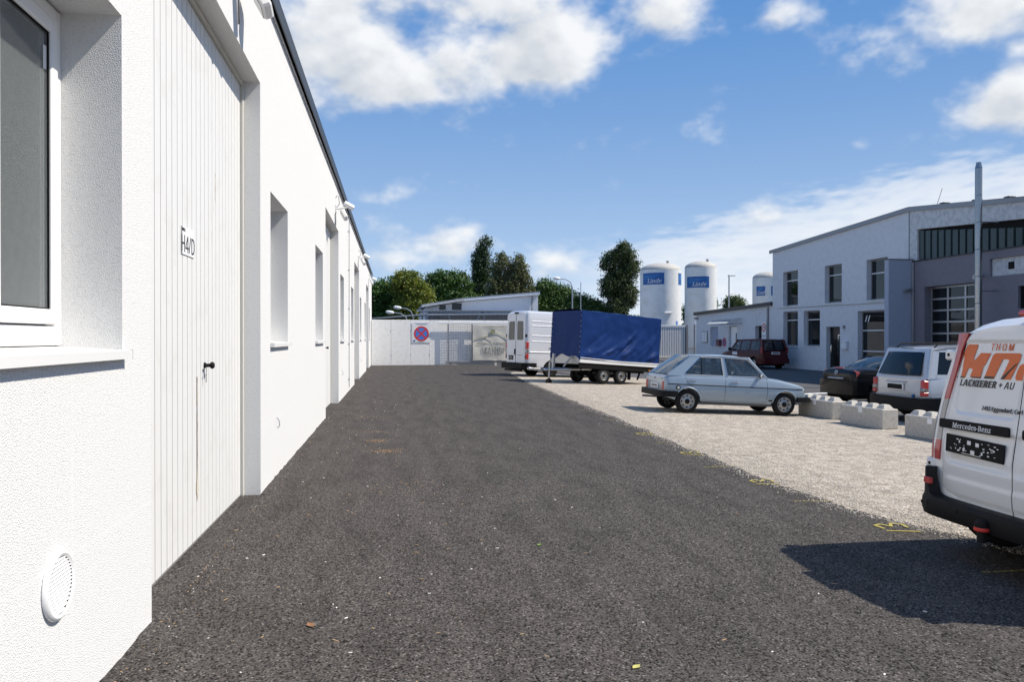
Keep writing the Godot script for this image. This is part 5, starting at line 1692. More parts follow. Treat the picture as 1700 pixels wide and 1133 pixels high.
func seats(parent: Node3D, xs: Array, y: float, hw: float, hgt: float) -> void:
	for x in xs:
		for s in [-1.0, 1.0]:
			var g := Geo.new()
			g.x = Transform3D(Basis(Vector3.BACK, 0.2), Vector3(x, y, s * hw))
			g.box(Vector3(0, hgt * 0.5, 0), Vector3(0.12, hgt, 0.44), 0.05)
			g.box(Vector3(0, hgt + 0.12, 0), Vector3(0.09, 0.16, 0.24), 0.04)
			part(parent, "seat", g, M.seat_cloth, 60.0)

func cabin(car: Node3D, sp: Dictionary, body: Material, gl: Material) -> void:
	var h: Dictionary = sp.house
	part(car, "roof", roof_panel(sp), body, 40.0)
	for s in [-1.0, 1.0]:
		for p in h.body:
			part(car, "pillar", house_panel(sp, p, s, 0.0, 0.035), body)
		for p in h.glass:
			part(car, "side_window", house_panel(sp, p, s, 0.008, 0.005), gl)
	part(car, "windscreen", screen(h.ws[0], h.ws[1], 0.07), gl, 30.0)
	part(car, "rear_window", screen(h.rg[0], h.rg[1], -0.05), gl, 30.0)
	# screen surrounds
	for e in [[h.ws, 1.0, 0.07], [h.rg, -1.0, 0.05]]:
		for s in [-1.0, 1.0]:
			if h.has("frameless") and e[1] < 0.0:
				part(car, "window_seal", Geo.new().tube([Vector3(e[0][0][0] - 0.003, e[0][0][1], s * e[0][0][2]), Vector3(e[0][1][0] - 0.003, e[0][1][1], s * e[0][1][2])], 0.01, 6), M.gasket)
				part(car, "pillar", Geo.new().tube([Vector3(-2.24, 0.98, s * 0.845), Vector3(-2.04, 1.64, s * 0.7)], 0.05, 10), body, 50.0)
				continue
			part(car, "pillar", Geo.new().tube([Vector3(e[0][0][0], e[0][0][1] - 0.02, s * e[0][0][2]), Vector3(e[0][1][0], e[0][1][1], s * e[0][1][2])], h.get("pr", 0.026), 8), body, 50.0)
	part(car, "parcel_deck", Geo.new().ab(Vector3(h.deck[0], h.yb - 0.03, -h.hb + 0.05), Vector3(h.deck[1], h.yb - 0.005, h.hb - 0.05)), M.underbody)

func build_hatchback() -> void:
	var X := 8.03
	var t := thing("hatchback_car", "pale ice blue old hatchback parked sideways on the gravel", "car", Vector3(X, gy(X) + 0.018, -18.38))
	t.rotation.z = -0.0445
	var sp := {"x0": -1.79, "x1": 1.79, "wheels": [-1.22, 1.22], "ra": 0.325, "yc": 0.275, "prof": PROF,
		"sill": [[-1.79, 0.42], [-1.7, 0.35], [-1.5, 0.29], [1.5, 0.25], [1.7, 0.3], [1.79, 0.4]],
		"belt": [[-1.79, 0.8], [-1.72, 0.865], [-1.3, 0.885], [0.7, 0.87], [1.2, 0.81], [1.6, 0.735], [1.74, 0.69], [1.79, 0.63]],
		"crown": [[-1.79, 0.81], [-1.72, 0.885], [-1.6, 0.86], [0.62, 0.86], [0.76, 0.91], [1.2, 0.86], [1.6, 0.775], [1.74, 0.71], [1.79, 0.635]],
		"hw": [[-1.79, 0.67], [-1.76, 0.71], [-1.68, 0.735], [-1.3, 0.755], [0.0, 0.765], [1.2, 0.755], [1.55, 0.73], [1.72, 0.69], [1.79, 0.61]]}
	sp.house = {"hb": 0.7, "hr": 0.575, "yb": 0.875, "yr": 1.36,
		"roof": [[-1.06, 1.365], [-0.8, 1.388], [-0.3, 1.4], [0.1, 1.388], [0.32, 1.355]],
		"body": [
			[Vector2(-1.73, 0.87), Vector2(-1.29, 0.87), Vector2(-1.29, 0.94), Vector2(-0.9, 1.325), Vector2(-0.87, 1.365), Vector2(-1.06, 1.365)],
			[Vector2(-0.34, 0.87), Vector2(-0.24, 0.87), Vector2(-0.3, 1.33), Vector2(-0.38, 1.33)],
			[Vector2(0.7, 0.87), Vector2(0.79, 0.87), Vector2(0.34, 1.365), Vector2(0.27, 1.325)],
			[Vector2(-0.9, 1.325), Vector2(0.29, 1.325), Vector2(0.33, 1.365), Vector2(-0.87, 1.365)],
			[Vector2(-1.29, 0.865), Vector2(0.72, 0.865), Vector2(0.72, 0.893), Vector2(-1.29, 0.9)]],
		"glass": [
			[Vector2(-1.29, 0.9), Vector2(-0.34, 0.896), Vector2(-0.38, 1.325), Vector2(-0.9, 1.325), Vector2(-1.29, 0.945)],
			[Vector2(-0.24, 0.896), Vector2(0.7, 0.894), Vector2(0.27, 1.325), Vector2(-0.3, 1.325)]],
		"ws": [[0.76, 0.89, 0.68], [0.3, 1.35, 0.565]], "rg": [[-1.7, 0.9, 0.655], [-1.07, 1.355, 0.56]], "deck": [-1.6, 0.7]}
	part(t, "body", shell(sp), M.ice_blue, 38.0)
	part(t, "sill_panel", Geo.new().ab(Vector3(-0.95, 0.2, -0.66), Vector3(0.95, 0.27, 0.66), 0.02), M.grey_plastic)
	cabin(t, sp, M.ice_blue, M.car_glass)
	for s in [-1.0, 1.0]:
		# chrome round the side glass, black side trim, door gaps
		for p in [[Vector2(-1.29, 0.9), Vector2(-0.34, 0.9), Vector2(-0.375, 1.325), Vector2(-0.9, 1.325), Vector2(-1.29, 0.945), Vector2(-1.29, 0.9)], [Vector2(-0.24, 0.9), Vector2(0.7, 0.898), Vector2(0.27, 1.325), Vector2(-0.3, 1.325), Vector2(-0.24, 0.9)]]:
			var pts := []
			for q in p:
				pts.append(house_point(sp, q.x, q.y, s, -0.003))
			part(t, "window_trim", Geo.new().tube(pts, 0.01, 5), M.chrome)
		part(t, "quarter_bar", Geo.new().tube([house_point(sp, -0.88, 0.9, s, 0.0), house_point(sp, -0.87, 1.32, s, 0.0)], 0.01, 6), M.black_plastic)
		part(t, "side_trim", Geo.new().tube(on_side(sp, fine_path([Vector2(-1.72, 0.67), Vector2(1.68, 0.645)], 0.1), s, 0.004), 0.012, 6), M.black_plastic)
		for p in [[Vector2(-0.29, 0.865), Vector2(-0.31, 0.6), Vector2(-0.31, 0.3)], [Vector2(0.74, 0.86), Vector2(0.76, 0.6), Vector2(0.74, 0.29)], [Vector2(-1.29, 0.87), Vector2(-1.24, 0.7), Vector2(-1.08, 0.59), Vector2(-0.93, 0.49), Vector2(-0.9, 0.3)], [Vector2(-0.9, 0.31), Vector2(0.74, 0.29)]]:
			part(t, "door_gap", Geo.new().tube(on_side(sp, fine_path(p), s, -0.001), 0.0045, 5), M.gap_black)
		for xh in [-1.05, 0.0]:
			var hx: float = -0.05 + xh * 0.95 - (0.08 if xh < -0.5 else 0.02)
			var hp := on_side(sp, [Vector2(hx - 0.1, 0.775), Vector2(hx + 0.02, 0.785), Vector2(hx + 0.1, 0.77)], s, 0.016)
			part(t, "door_handle", Geo.new().tube(hp, 0.013, 6), M.chrome, 40.0)
		for xw in sp.wheels:
			var lip := []
			for k in 19:
				var a := PI * (0.03 + 0.94 * k / 18.0)
				lip.append(Vector2(xw + cos(a) * 0.325, 0.275 + sin(a) * 0.325))
			part(t, "arch_lip", Geo.new().tube(on_side(sp, lip, s, 0.004), 0.016, 6), M.ice_blue, 50.0)
			wheel(t, Vector3(xw, 0.27, s * 0.645), 0.275, 0.15, 0.18, s, 0)
		part(t, "tail_lamp", Geo.new().box(Vector3(-1.775, 0.62, s * 0.585), Vector3(0.06, 0.21, 0.13), 0.015), M.lamp_red)
		part(t, "tail_lamp", Geo.new().box(Vector3(-1.775, 0.535, s * 0.585), Vector3(0.063, 0.04, 0.12), 0.008), M.lamp_amber)
		part(t, "headlamp", Geo.new().box(Vector3(1.785, 0.58, s * 0.48), Vector3(0.04, 0.15, 0.22), 0.015), M.lamp_clear)
		part(t, "mirror", Geo.new().box(Vector3(0.56, 0.935, s * 0.78), Vector3(0.06, 0.1, 0.14), 0.02), M.chrome, 40.0)
		part(t, "mirror_arm", Geo.new().tube([Vector3(0.6, 0.88, s * 0.7), Vector3(0.57, 0.93, s * 0.76)], 0.012, 6), M.black_plastic)
		part(t, "badge", Geo.new().ab(Vector3(0.8, 0.335, s * (side_z(sp, 0.85, 0.35) - 0.01)), Vector3(0.9, 0.37, s * (side_z(sp, 0.85, 0.35) + 0.003))), M.black_plastic)
	part(t, "fuel_cap", Geo.new().lathe([Vector2(0.05, -0.01), Vector2(0.055, 0.012), Vector2(0.035, 0.018)], 18, Vector3(-1.47, 0.59, side_z(sp, -1.47, 0.59)), Vector3.BACK), M.black_plastic, 40.0)
	part(t, "fuel_cap_ring", Geo.new().lathe([Vector2(0.03, 0.018), Vector2(0.032, 0.022), Vector2(0.01, 0.024)], 18, Vector3(-1.47, 0.59, side_z(sp, -1.47, 0.59)), Vector3.BACK), M.chrome, 40.0)
	bumper(t, "rear_bumper", [Vector2(-1.5, 0.775), Vector2(-1.7, 0.77), Vector2(-1.82, 0.72), Vector2(-1.865, 0.6), Vector2(-1.88, 0.0), Vector2(-1.865, -0.6), Vector2(-1.82, -0.72), Vector2(-1.7, -0.77), Vector2(-1.5, -0.775)], [Vector2(-0.06, 0.37), Vector2(0.01, 0.37), Vector2(0.025, 0.42), Vector2(0.02, 0.49), Vector2(0.0, 0.505), Vector2(-0.06, 0.505)], M.black_plastic)
	bumper(t, "front_bumper", [Vector2(1.5, -0.765), Vector2(1.7, -0.755), Vector2(1.84, -0.68), Vector2(1.88, 0.0), Vector2(1.84, 0.68), Vector2(1.7, 0.755), Vector2(1.5, 0.765)], [Vector2(-0.06, 0.34), Vector2(0.01, 0.34), Vector2(0.025, 0.39), Vector2(0.02, 0.45), Vector2(-0.06, 0.46)], M.black_plastic)
	part(t, "grille", Geo.new().box(Vector3(1.79, 0.58, 0), Vector3(0.02, 0.12, 0.7), 0.005), M.black_plastic)
	part(t, "number_plate", Geo.new().box(Vector3(-1.8, 0.6, 0), Vector3(0.012, 0.12, 0.52), 0.003), M.print_white)
	part(t, "number_plate", Geo.new().box(Vector3(-1.8065, 0.6, 0), Vector3(0.003, 0.05, 0.4)), M.print_grey)
	part(t, "hatch_lock", Geo.new().box(Vector3(-1.785, 0.78, 0), Vector3(0.03, 0.035, 0.06), 0.008), M.black_plastic)
	for z in [0.5, -0.5]:
		part(t, "rear_badge", Geo.new().box(Vector3(-1.786, 0.79, z), Vector3(0.008, 0.03, 0.14), 0.002), M.dull_steel)
	part(t, "exhaust", Geo.new().tube([Vector3(-1.6, 0.3, -0.35), Vector3(-1.9, 0.31, -0.35), Vector3(-1.98, 0.31, -0.35)], 0.025, 10), M.dull_steel, 40.0)
	part(t, "axle", Geo.new().tube([Vector3(-1.22, 0.27, -0.6), Vector3(-1.22, 0.27, 0.6)], 0.05, 8), M.underbody)
	part(t, "axle", Geo.new().tube([Vector3(1.22, 0.27, -0.6), Vector3(1.22, 0.27, 0.6)], 0.05, 8), M.underbody)
	part(t, "steering_wheel", Geo.new().tube(ring_pts(Vector3(0.32, 0.93, -0.34), Vector3(-0.85, 0.5, 0.0).normalized(), 0.17), 0.014, 6), M.black_plastic, 50.0)
	part(t, "dashboard", Geo.new().ab(Vector3(0.45, 0.86, -0.62), Vector3(0.7, 0.92, 0.62), 0.03), M.black_plastic)
	seats(t, [-0.05], 0.62, 0.32, 0.5)
	seats(t, [-0.95], 0.62, 0.3, 0.38)
	for s in [-1.0, 1.0]:
		part(t, "wiper", Geo.new().tube([Vector3(0.78, 0.91, s * 0.1 - 0.15), Vector3(0.6, 1.1, s * 0.15 + 0.2)], 0.006, 5), M.black_plastic)

func ring_pts(c: Vector3, n: Vector3, r: float) -> Array:
	var a := n.cross(Vector3.BACK).normalized()
	var b := n.cross(a).normalized()
	var out := []
	for k in 25:
		out.append(c + (a * cos(TAU * k / 24.0) + b * sin(TAU * k / 24.0)) * r)
	return out

func build_minivan() -> void:
	var t := thing("silver_minivan", "silver minivan with dark rear glass behind the concrete blocks", "car", Vector3(13.71, gy(13.0) - 0.04, -16.47), 0.02)
	var sp := {"x0": -2.33, "x1": 2.3, "wheels": [-1.4, 1.45], "ra": 0.4, "yc": 0.33, "prof": PROF,
		"sill": [[-2.33, 0.42], [-2.2, 0.34], [2.0, 0.28], [2.3, 0.4]],
		"belt": [[-2.33, 0.99], [-2.25, 1.04], [0.9, 1.0], [1.6, 0.92], [2.2, 0.78], [2.3, 0.66]],
		"crown": [[-2.33, 1.0], [-2.25, 1.05], [-2.2, 1.0], [0.95, 1.0], [1.1, 1.06], [1.7, 0.96], [2.2, 0.82], [2.3, 0.67]],
		"hw": [[-2.33, 0.8], [-2.3, 0.86], [-2.2, 0.895], [-1.8, 0.915], [1.2, 0.915], [1.9, 0.86], [2.2, 0.76], [2.3, 0.6]],
		"lean": [-1.9, -2.33, 0.7, 0.06]}
	sp.house = {"hb": 0.855, "hr": 0.7, "yb": 1.03, "yr": 1.64, "pr": 0.05, "frameless": true,
		"roof": [[-2.09, 1.64], [-1.9, 1.69], [-1.2, 1.73], [0.0, 1.72], [0.3, 1.67]],
		"body": [
			[Vector2(-2.28, 1.0), Vector2(-2.02, 1.0), Vector2(-1.84, 1.6), Vector2(-2.06, 1.65)],
			[Vector2(-1.0, 1.0), Vector2(-0.9, 1.0), Vector2(-0.92, 1.6), Vector2(-1.02, 1.6)],
			[Vector2(0.05, 1.0), Vector2(0.15, 1.0), Vector2(0.0, 1.6), Vector2(-0.1, 1.6)],
			[Vector2(0.98, 1.0), Vector2(1.14, 1.0), Vector2(0.3, 1.66), Vector2(0.2, 1.6)],
			[Vector2(-1.86, 1.58), Vector2(0.24, 1.58), Vector2(0.3, 1.67), Vector2(-2.06, 1.67)],
			[Vector2(-2.04, 1.0), Vector2(1.0, 1.0), Vector2(1.0, 1.04), Vector2(-2.04, 1.09)]],
		"glass": [
			rounded([Vector2(-2.01, 1.09), Vector2(-1.01, 1.08), Vector2(-1.03, 1.57), Vector2(-1.87, 1.58)], 0.12),
			[Vector2(-0.9, 1.04), Vector2(0.06, 1.03), Vector2(-0.09, 1.58), Vector2(-0.92, 1.58)],
			[Vector2(0.15, 1.03), Vector2(0.98, 1.02), Vector2(0.2, 1.58), Vector2(0.0, 1.58)]],
		"ws": [[1.1, 1.03, 0.78], [0.3, 1.64, 0.66]], "rg": [[-2.315, 1.06, 0.72], [-2.115, 1.58, 0.6]], "deck": [-2.2, 1.0]}
	part(t, "body", shell(sp), M.silver_paint, 38.0)
	cabin(t, sp, M.silver_paint, M.dark_glass)
	part(t, "tailgate", screen([-2.29, 0.98, 0.86], [-2.075, 1.655, 0.72], -0.05), M.silver_paint, 40.0)
	for s in [-1.0, 1.0]:
		part(t, "tail_lamp", Geo.new().box(Vector3(-2.29, 0.86, s * 0.83), Vector3(0.14, 0.22, 0.14), 0.03), M.lamp_red)
		part(t, "tail_lamp", Geo.new().box(Vector3(-2.3, 0.76, s * 0.83), Vector3(0.14, 0.1, 0.135), 0.02), M.lamp_clear)
		part(t, "tail_lamp", Geo.new().box(Vector3(-2.3, 0.665, s * 0.83), Vector3(0.14, 0.1, 0.14), 0.02), M.lamp_red)
		part(t, "headlamp", Geo.new().box(Vector3(2.22, 0.68, s * 0.6), Vector3(0.12, 0.14, 0.3), 0.03), M.lamp_clear)
		part(t, "roof_rail", Geo.new().tube([Vector3(-1.9, 1.68, s * 0.63), Vector3(-1.8, 1.76, s * 0.63), Vector3(-0.3, 1.78, s * 0.63), Vector3(-0.1, 1.7, s * 0.63)], 0.018, 8), M.black_plastic, 40.0)
		part(t, "side_cladding", Geo.new().tube(on_side(sp, fine_path([Vector2(-0.95, 0.56), Vector2(0.95, 0.54)], 0.15), s, 0.0), 0.03, 6), M.grey_plastic, 40.0)
		for p in [[Vector2(-0.95, 1.02), Vector2(-0.95, 0.4)], [Vector2(0.1, 1.0), Vector2(0.1, 0.36)]]:
			part(t, "door_gap", Geo.new().tube(on_side(sp, fine_path(p), s, -0.001), 0.006, 5), M.gap_black)
		part(t, "mirror", Geo.new().box(Vector3(0.85, 1.1, s * 1.0), Vector3(0.1, 0.16, 0.2), 0.03), M.silver_paint, 40.0)
		for xw in sp.wheels:
			wheel(t, Vector3(xw, 0.32, s * 0.78), 0.325, 0.2, 0.2, s, 1)
		for y in [0.52, 0.6]:
			part(t, "bumper_strip", Geo.new().tube(on_side(sp, fine_path([Vector2(-2.2, y), Vector2(-1.82, y)], 0.1), s, 0.035), 0.01, 6), M.chrome)
	bumper(t, "rear_bumper", [Vector2(-1.84, 0.93), Vector2(-2.15, 0.92), Vector2(-2.35, 0.84), Vector2(-2.42, 0.6), Vector2(-2.43, 0.0), Vector2(-2.42, -0.6), Vector2(-2.35, -0.84), Vector2(-2.15, -0.92), Vector2(-1.84, -0.93)], [Vector2(-0.1, 0.3), Vector2(0.0, 0.3), Vector2(0.03, 0.4), Vector2(0.03, 0.54), Vector2(0.0, 0.57), Vector2(-0.1, 0.58)], M.black_plastic)
	part(t, "number_plate", Geo.new().box(Vector3(-2.345, 0.79, -0.08), Vector3(0.03, 0.15, 0.56), 0.006), M.fixture_white)
	part(t, "number_plate", Geo.new().box(Vector3(-2.364, 0.79, -0.08), Vector3(0.008, 0.11, 0.51), 0.002), M.black_plastic)
	part(t, "plate_hood", Geo.new().box(Vector3(-2.335, 0.9, -0.08), Vector3(0.04, 0.03, 0.7), 0.01), M.silver_paint)
	part(t, "rear_badge", Geo.new().box(Vector3(-2.335, 0.66, 0.42), Vector3(0.01, 0.03, 0.3), 0.002), M.chrome)
	part(t, "rear_badge", Geo.new().lathe([Vector2(0.04, 0.0), Vector2(0.04, 0.012)], 16, Vector3(-2.34, 0.61, 0.52), Vector3.LEFT), M.tank_blue)
	part(t, "brake_lamp", Geo.new().box(Vector3(-2.09, 1.655, 0.0), Vector3(0.05, 0.03, 0.4), 0.01), M.black_plastic)
	part(t, "underbody", Geo.new().ab(Vector3(-2.2, 0.2, -0.75), Vector3(2.1, 0.5, 0.75)), M.underbody)

func build_coupe() -> void:
	var t := thing("black_coupe", "glossy black coupe parked left of the silver minivan", "car", Vector3(14.1, gy(13.5) + 0.0, -20.35), 0.06)
	var sp := {"x0": -1.96, "x1": 1.96, "wheels": [-1.2, 1.25], "ra": 0.36, "yc": 0.31, "prof": PROF,
		"sill": [[-1.96, 0.42], [-1.85, 0.3], [1.8, 0.24], [1.96, 0.36]],
		"belt": [[-1.96, 0.84], [-1.88, 0.93], [-1.6, 0.98], [-0.6, 0.95], [0.8, 0.9], [1.5, 0.78], [1.85, 0.68], [1.96, 0.56]],
		"crown": [[-1.96, 0.86], [-1.9, 0.98], [-1.6, 1.04], [-0.9, 1.02], [-0.85, 0.9], [0.8, 0.9], [0.95, 0.95], [1.5, 0.84], [1.85, 0.72], [1.96, 0.57]],
		"hw": [[-1.96, 0.62], [-1.92, 0.7], [-1.8, 0.78], [-1.3, 0.845], [1.2, 0.845], [1.7, 0.76], [1.9, 0.62], [1.96, 0.5]]}
	sp.house = {"hb": 0.76, "hr": 0.56, "yb": 0.94, "yr": 1.32, "pr": 0.03,
		"roof": [[-0.65, 1.29], [-0.4, 1.34], [0.0, 1.34], [0.15, 1.31]],
		"body": [[Vector2(-1.15, 0.93), Vector2(-0.85, 0.93), Vector2(-0.5, 1.29), Vector2(-0.66, 1.31)], [Vector2(0.86, 0.9), Vector2(0.98, 0.9), Vector2(0.16, 1.32), Vector2(0.05, 1.28)], [Vector2(-0.5, 1.28), Vector2(0.08, 1.28), Vector2(0.16, 1.32), Vector2(-0.64, 1.32)]],
		"glass": [[Vector2(-0.85, 0.94), Vector2(0.86, 0.93), Vector2(0.07, 1.28), Vector2(-0.5, 1.28)]],
		"ws": [[0.98, 0.93, 0.7], [0.15, 1.3, 0.54]], "rg": [[-1.2, 1.0, 0.62], [-0.66, 1.29, 0.53]], "deck": [-0.9, 0.9]}
	part(t, "body", shell(sp), M.jet_black, 45.0)
	cabin(t, sp, M.jet_black, M.car_glass)
	for s in [-1.0, 1.0]:
		var lamp := Geo.new()
		lamp.prism(PackedVector2Array([Vector2(0.3, 0.76), Vector2(0.72, 0.74), Vector2(0.78, 0.9), Vector2(0.66, 0.96)]), 0.06)
		for i in lamp.t.size():
			var p := lamp.t[i]
			lamp.t[i] = Vector3(-1.93 - p.z * 0.5 + 0.28 * pow(maxf(p.x - 0.45, 0.0) / 0.33, 2.0) * 0.5 + maxf(0.0, p.y - 0.8) * 0.2, p.y, s * p.x)
		part(t, "tail_lamp", lamp, M.lamp_red)
		for xw in sp.wheels:
			wheel(t, Vector3(xw, 0.3, s * 0.72), 0.305, 0.19, 0.2, s, 1)
		part(t, "mirror", Geo.new().box(Vector3(0.7, 1.0, s * 0.9), Vector3(0.1, 0.12, 0.18), 0.03), M.jet_black, 40.0)
		part(t, "headlamp", Geo.new().box(Vector3(1.8, 0.62, s * 0.55), Vector3(0.2, 0.12, 0.25), 0.04), M.lamp_clear)
	part(t, "brake_lamp", Geo.new().box(Vector3(-1.86, 1.012, 0.0), Vector3(0.05, 0.03, 0.36), 0.01), M.lamp_red)
	part(t, "chrome_strip", Geo.new().box(Vector3(-1.985, 0.73, 0), Vector3(0.03, 0.035, 0.7), 0.01), M.chrome)
	var em := Geo.new()
	em.tube(ring_pts(Vector3(-1.965, 0.89, 0), Vector3(-0.95, 0.3, 0).normalized(), 0.055), 0.008, 6)
	em.tube([Vector3(-1.965, 0.86, -0.05), Vector3(-1.97, 0.885, 0.03), Vector3(-1.965, 0.895, -0.03), Vector3(-1.96, 0.92, 0.05)], 0.007, 6)
	part(t, "emblem", em, M.chrome, 50.0)
	bumper(t, "rear_bumper", [Vector2(-1.6, 0.83), Vector2(-1.85, 0.76), Vector2(-1.97, 0.58), Vector2(-2.0, 0.0), Vector2(-1.97, -0.58), Vector2(-1.85, -0.76), Vector2(-1.6, -0.83)], [Vector2(-0.1, 0.3), Vector2(0.0, 0.3), Vector2(0.03, 0.42), Vector2(0.03, 0.6), Vector2(0.0, 0.66), Vector2(-0.1, 0.68)], M.jet_black)
	part(t, "number_plate", Geo.new().box(Vector3(-2.04, 0.53, 0), Vector3(0.012, 0.11, 0.52), 0.003), M.black_plastic)
	part(t, "plate_frame", Geo.new().box(Vector3(-2.036, 0.46, 0), Vector3(0.014, 0.012, 0.54), 0.003), M.dull_steel)
	part(t, "underbody", Geo.new().ab(Vector3(-1.8, 0.18, -0.65), Vector3(1.8, 0.45, 0.65)), M.underbody)
	seats(t, [0.0], 0.62, 0.34, 0.5)

func build_red_car() -> void:
	var t := thing("red_estate_car", "dark red family car parked in shade against the workshop wall", "car", Vector3(20.05, gy(20.05), -41.95), PI / 2 + 0.13)
	var sp := {"x0": -2.2, "x1": 2.2, "wheels": [-1.4, 1.4], "ra": 0.37, "yc": 0.31, "prof": PROF,
		"sill": [[-2.2, 0.36], [-2.1, 0.28], [2.0, 0.26], [2.2, 0.36]],
		"belt": [[-2.2, 0.96], [-2.12, 1.0], [0.9, 0.96], [1.6, 0.88], [2.1, 0.76], [2.2, 0.62]],
		"crown": [[-2.2, 0.97], [-2.12, 1.02], [-2.05, 0.98], [0.9, 0.98], [1.02, 1.03], [1.6, 0.95], [2.1, 0.8], [2.2, 0.63]],
		"hw": [[-2.2, 0.76], [-2.16, 0.81], [-2.0, 0.86], [1.3, 0.87], [1.9, 0.8], [2.1, 0.7], [2.2, 0.56]],
		"lean": [-1.8, -2.2, 0.7, 0.08]}
	sp.house = {"hb": 0.81, "hr": 0.67, "yb": 0.98, "yr": 1.58, "pr": 0.07,
		"roof": [[-1.99, 1.58], [-1.8, 1.62], [-1.0, 1.645], [0.1, 1.63], [0.4, 1.58]],
		"body": [
			[Vector2(-2.14, 0.95), Vector2(-1.86, 0.95), Vector2(-1.76, 1.54), Vector2(-1.97, 1.6)],
			[Vector2(-1.0, 0.95), Vector2(-0.86, 0.95), Vector2(-0.9, 1.54), Vector2(-1.0, 1.54)],
			[Vector2(0.0, 0.95), Vector2(0.1, 0.95), Vector2(0.02, 1.54), Vector2(-0.08, 1.54)],
			[Vector2(0.92, 0.95), Vector2(1.06, 0.95), Vector2(0.42, 1.6), Vector2(0.3, 1.54)],
			[Vector2(-1.8, 1.52), Vector2(0.34, 1.52), Vector2(0.42, 1.6), Vector2(-1.97, 1.61)],
			[Vector2(-1.88, 0.95), Vector2(0.95, 0.95), Vector2(0.95, 1.0), Vector2(-1.88, 1.04)]],
		"glass": [
			[Vector2(-1.86, 1.03), Vector2(-1.0, 1.01), Vector2(-1.0, 1.53), Vector2(-1.77, 1.53)],
			[Vector2(-0.86, 1.0), Vector2(0.01, 1.0), Vector2(-0.07, 1.53), Vector2(-0.9, 1.53)],
			[Vector2(0.1, 1.0), Vector2(0.92, 0.99), Vector2(0.3, 1.53), Vector2(0.02, 1.53)]],
		"ws": [[1.02, 1.0, 0.74], [0.42, 1.57, 0.63]], "rg": [[-2.14, 1.0, 0.76], [-1.99, 1.56, 0.64]], "deck": [-2.0, 0.9]}
	part(t, "body", shell(sp), M.dark_red, 38.0)
	cabin(t, sp, M.dark_red, M.red_car_glass)
	for s in [-1.0, 1.0]:
		part(t, "tail_lamp", Geo.new().box(Vector3(-2.12, 1.02, s * 0.79), Vector3(0.1, 0.34, 0.11), 0.03), M.lamp_red)
		part(t, "headlamp", Geo.new().box(Vector3(2.1, 0.68, s * 0.58), Vector3(0.14, 0.16, 0.26), 0.04), M.lamp_clear)
		part(t, "mirror", Geo.new().box(Vector3(0.8, 1.06, s * 0.95), Vector3(0.1, 0.16, 0.2), 0.03), M.black_plastic, 40.0)
		part(t, "side_strip", Geo.new().tube(on_side(sp, fine_path([Vector2(-0.95, 0.55), Vector2(0.95, 0.54)], 0.15), s, 0.0), 0.022, 6), M.black_plastic, 40.0)
		for p in [[Vector2(-0.93, 0.98), Vector2(-0.93, 0.36)], [Vector2(0.05, 0.97), Vector2(0.05, 0.34)]]:
			part(t, "door_gap", Geo.new().tube(on_side(sp, fine_path(p), s, -0.001), 0.006, 5), M.gap_black)
		for xw in sp.wheels:
			wheel(t, Vector3(xw, 0.3, s * 0.74), 0.31, 0.18, 0.2, s, 0)
		part(t, "door_sticker", Geo.new().box(Vector3(0.45, 0.78, s * (side_z(sp, 0.45, 0.78) + 0.002)), Vector3(0.5, 0.28, 0.006)), M.print_white)
	bumper(t, "rear_bumper", [Vector2(-1.8, 0.87), Vector2(-2.05, 0.85), Vector2(-2.24, 0.74), Vector2(-2.27, 0.0), Vector2(-2.24, -0.74), Vector2(-2.05, -0.85), Vector2(-1.8, -0.87)], [Vector2(-0.1, 0.28), Vector2(0.0, 0.28), Vector2(0.02, 0.4), Vector2(0.02, 0.54), Vector2(-0.1, 0.56)], M.dark_red)
	part(t, "number_plate", Geo.new().box(Vector3(-2.21, 0.86, 0), Vector3(0.02, 0.13, 0.52), 0.003), M.print_white)
	part(t, "plate_print", Geo.new().box(Vector3(-2.223, 0.86, 0), Vector3(0.006, 0.06, 0.4)), M.print_black)
	part(t, "underbody", Geo.new().ab(Vector3(-2.0, 0.18, -0.7), Vector3(2.0, 0.42, 0.7)), M.underbody)
	seats(t, [-0.1, -1.0], 0.66, 0.36, 0.56)
	var pp := thing("windscreen_paper", "white paper sheet behind the side window of the dark red car", "paper", Vector3(19.3, 1.26, -42.35))
	part(pp, "sheet", Geo.new().box(Vector3.ZERO, Vector3(0.004, 0.3, 0.42)), M.print_white)

# ------------------------------------------------------------------ near delivery van (rear towards the lane)
func door_x(y: float, z: float) -> float:
	return -2.385 + 0.12 * maxf(0.0, y - 0.78) + 0.06 * pow(absf(z) / 0.9, 2.4) + 0.02 * pow(clampf((0.75 - y) / 0.3, 0, 1), 2.0)

func box_sd(p: Vector2, c: Vector2, h: Vector2, r: float) -> float:
	var q := (p - c).abs() - h + Vector2(r, r)
	return Vector2(maxf(q.x, 0), maxf(q.y, 0)).length() + minf(maxf(q.x, q.y), 0.0) - r

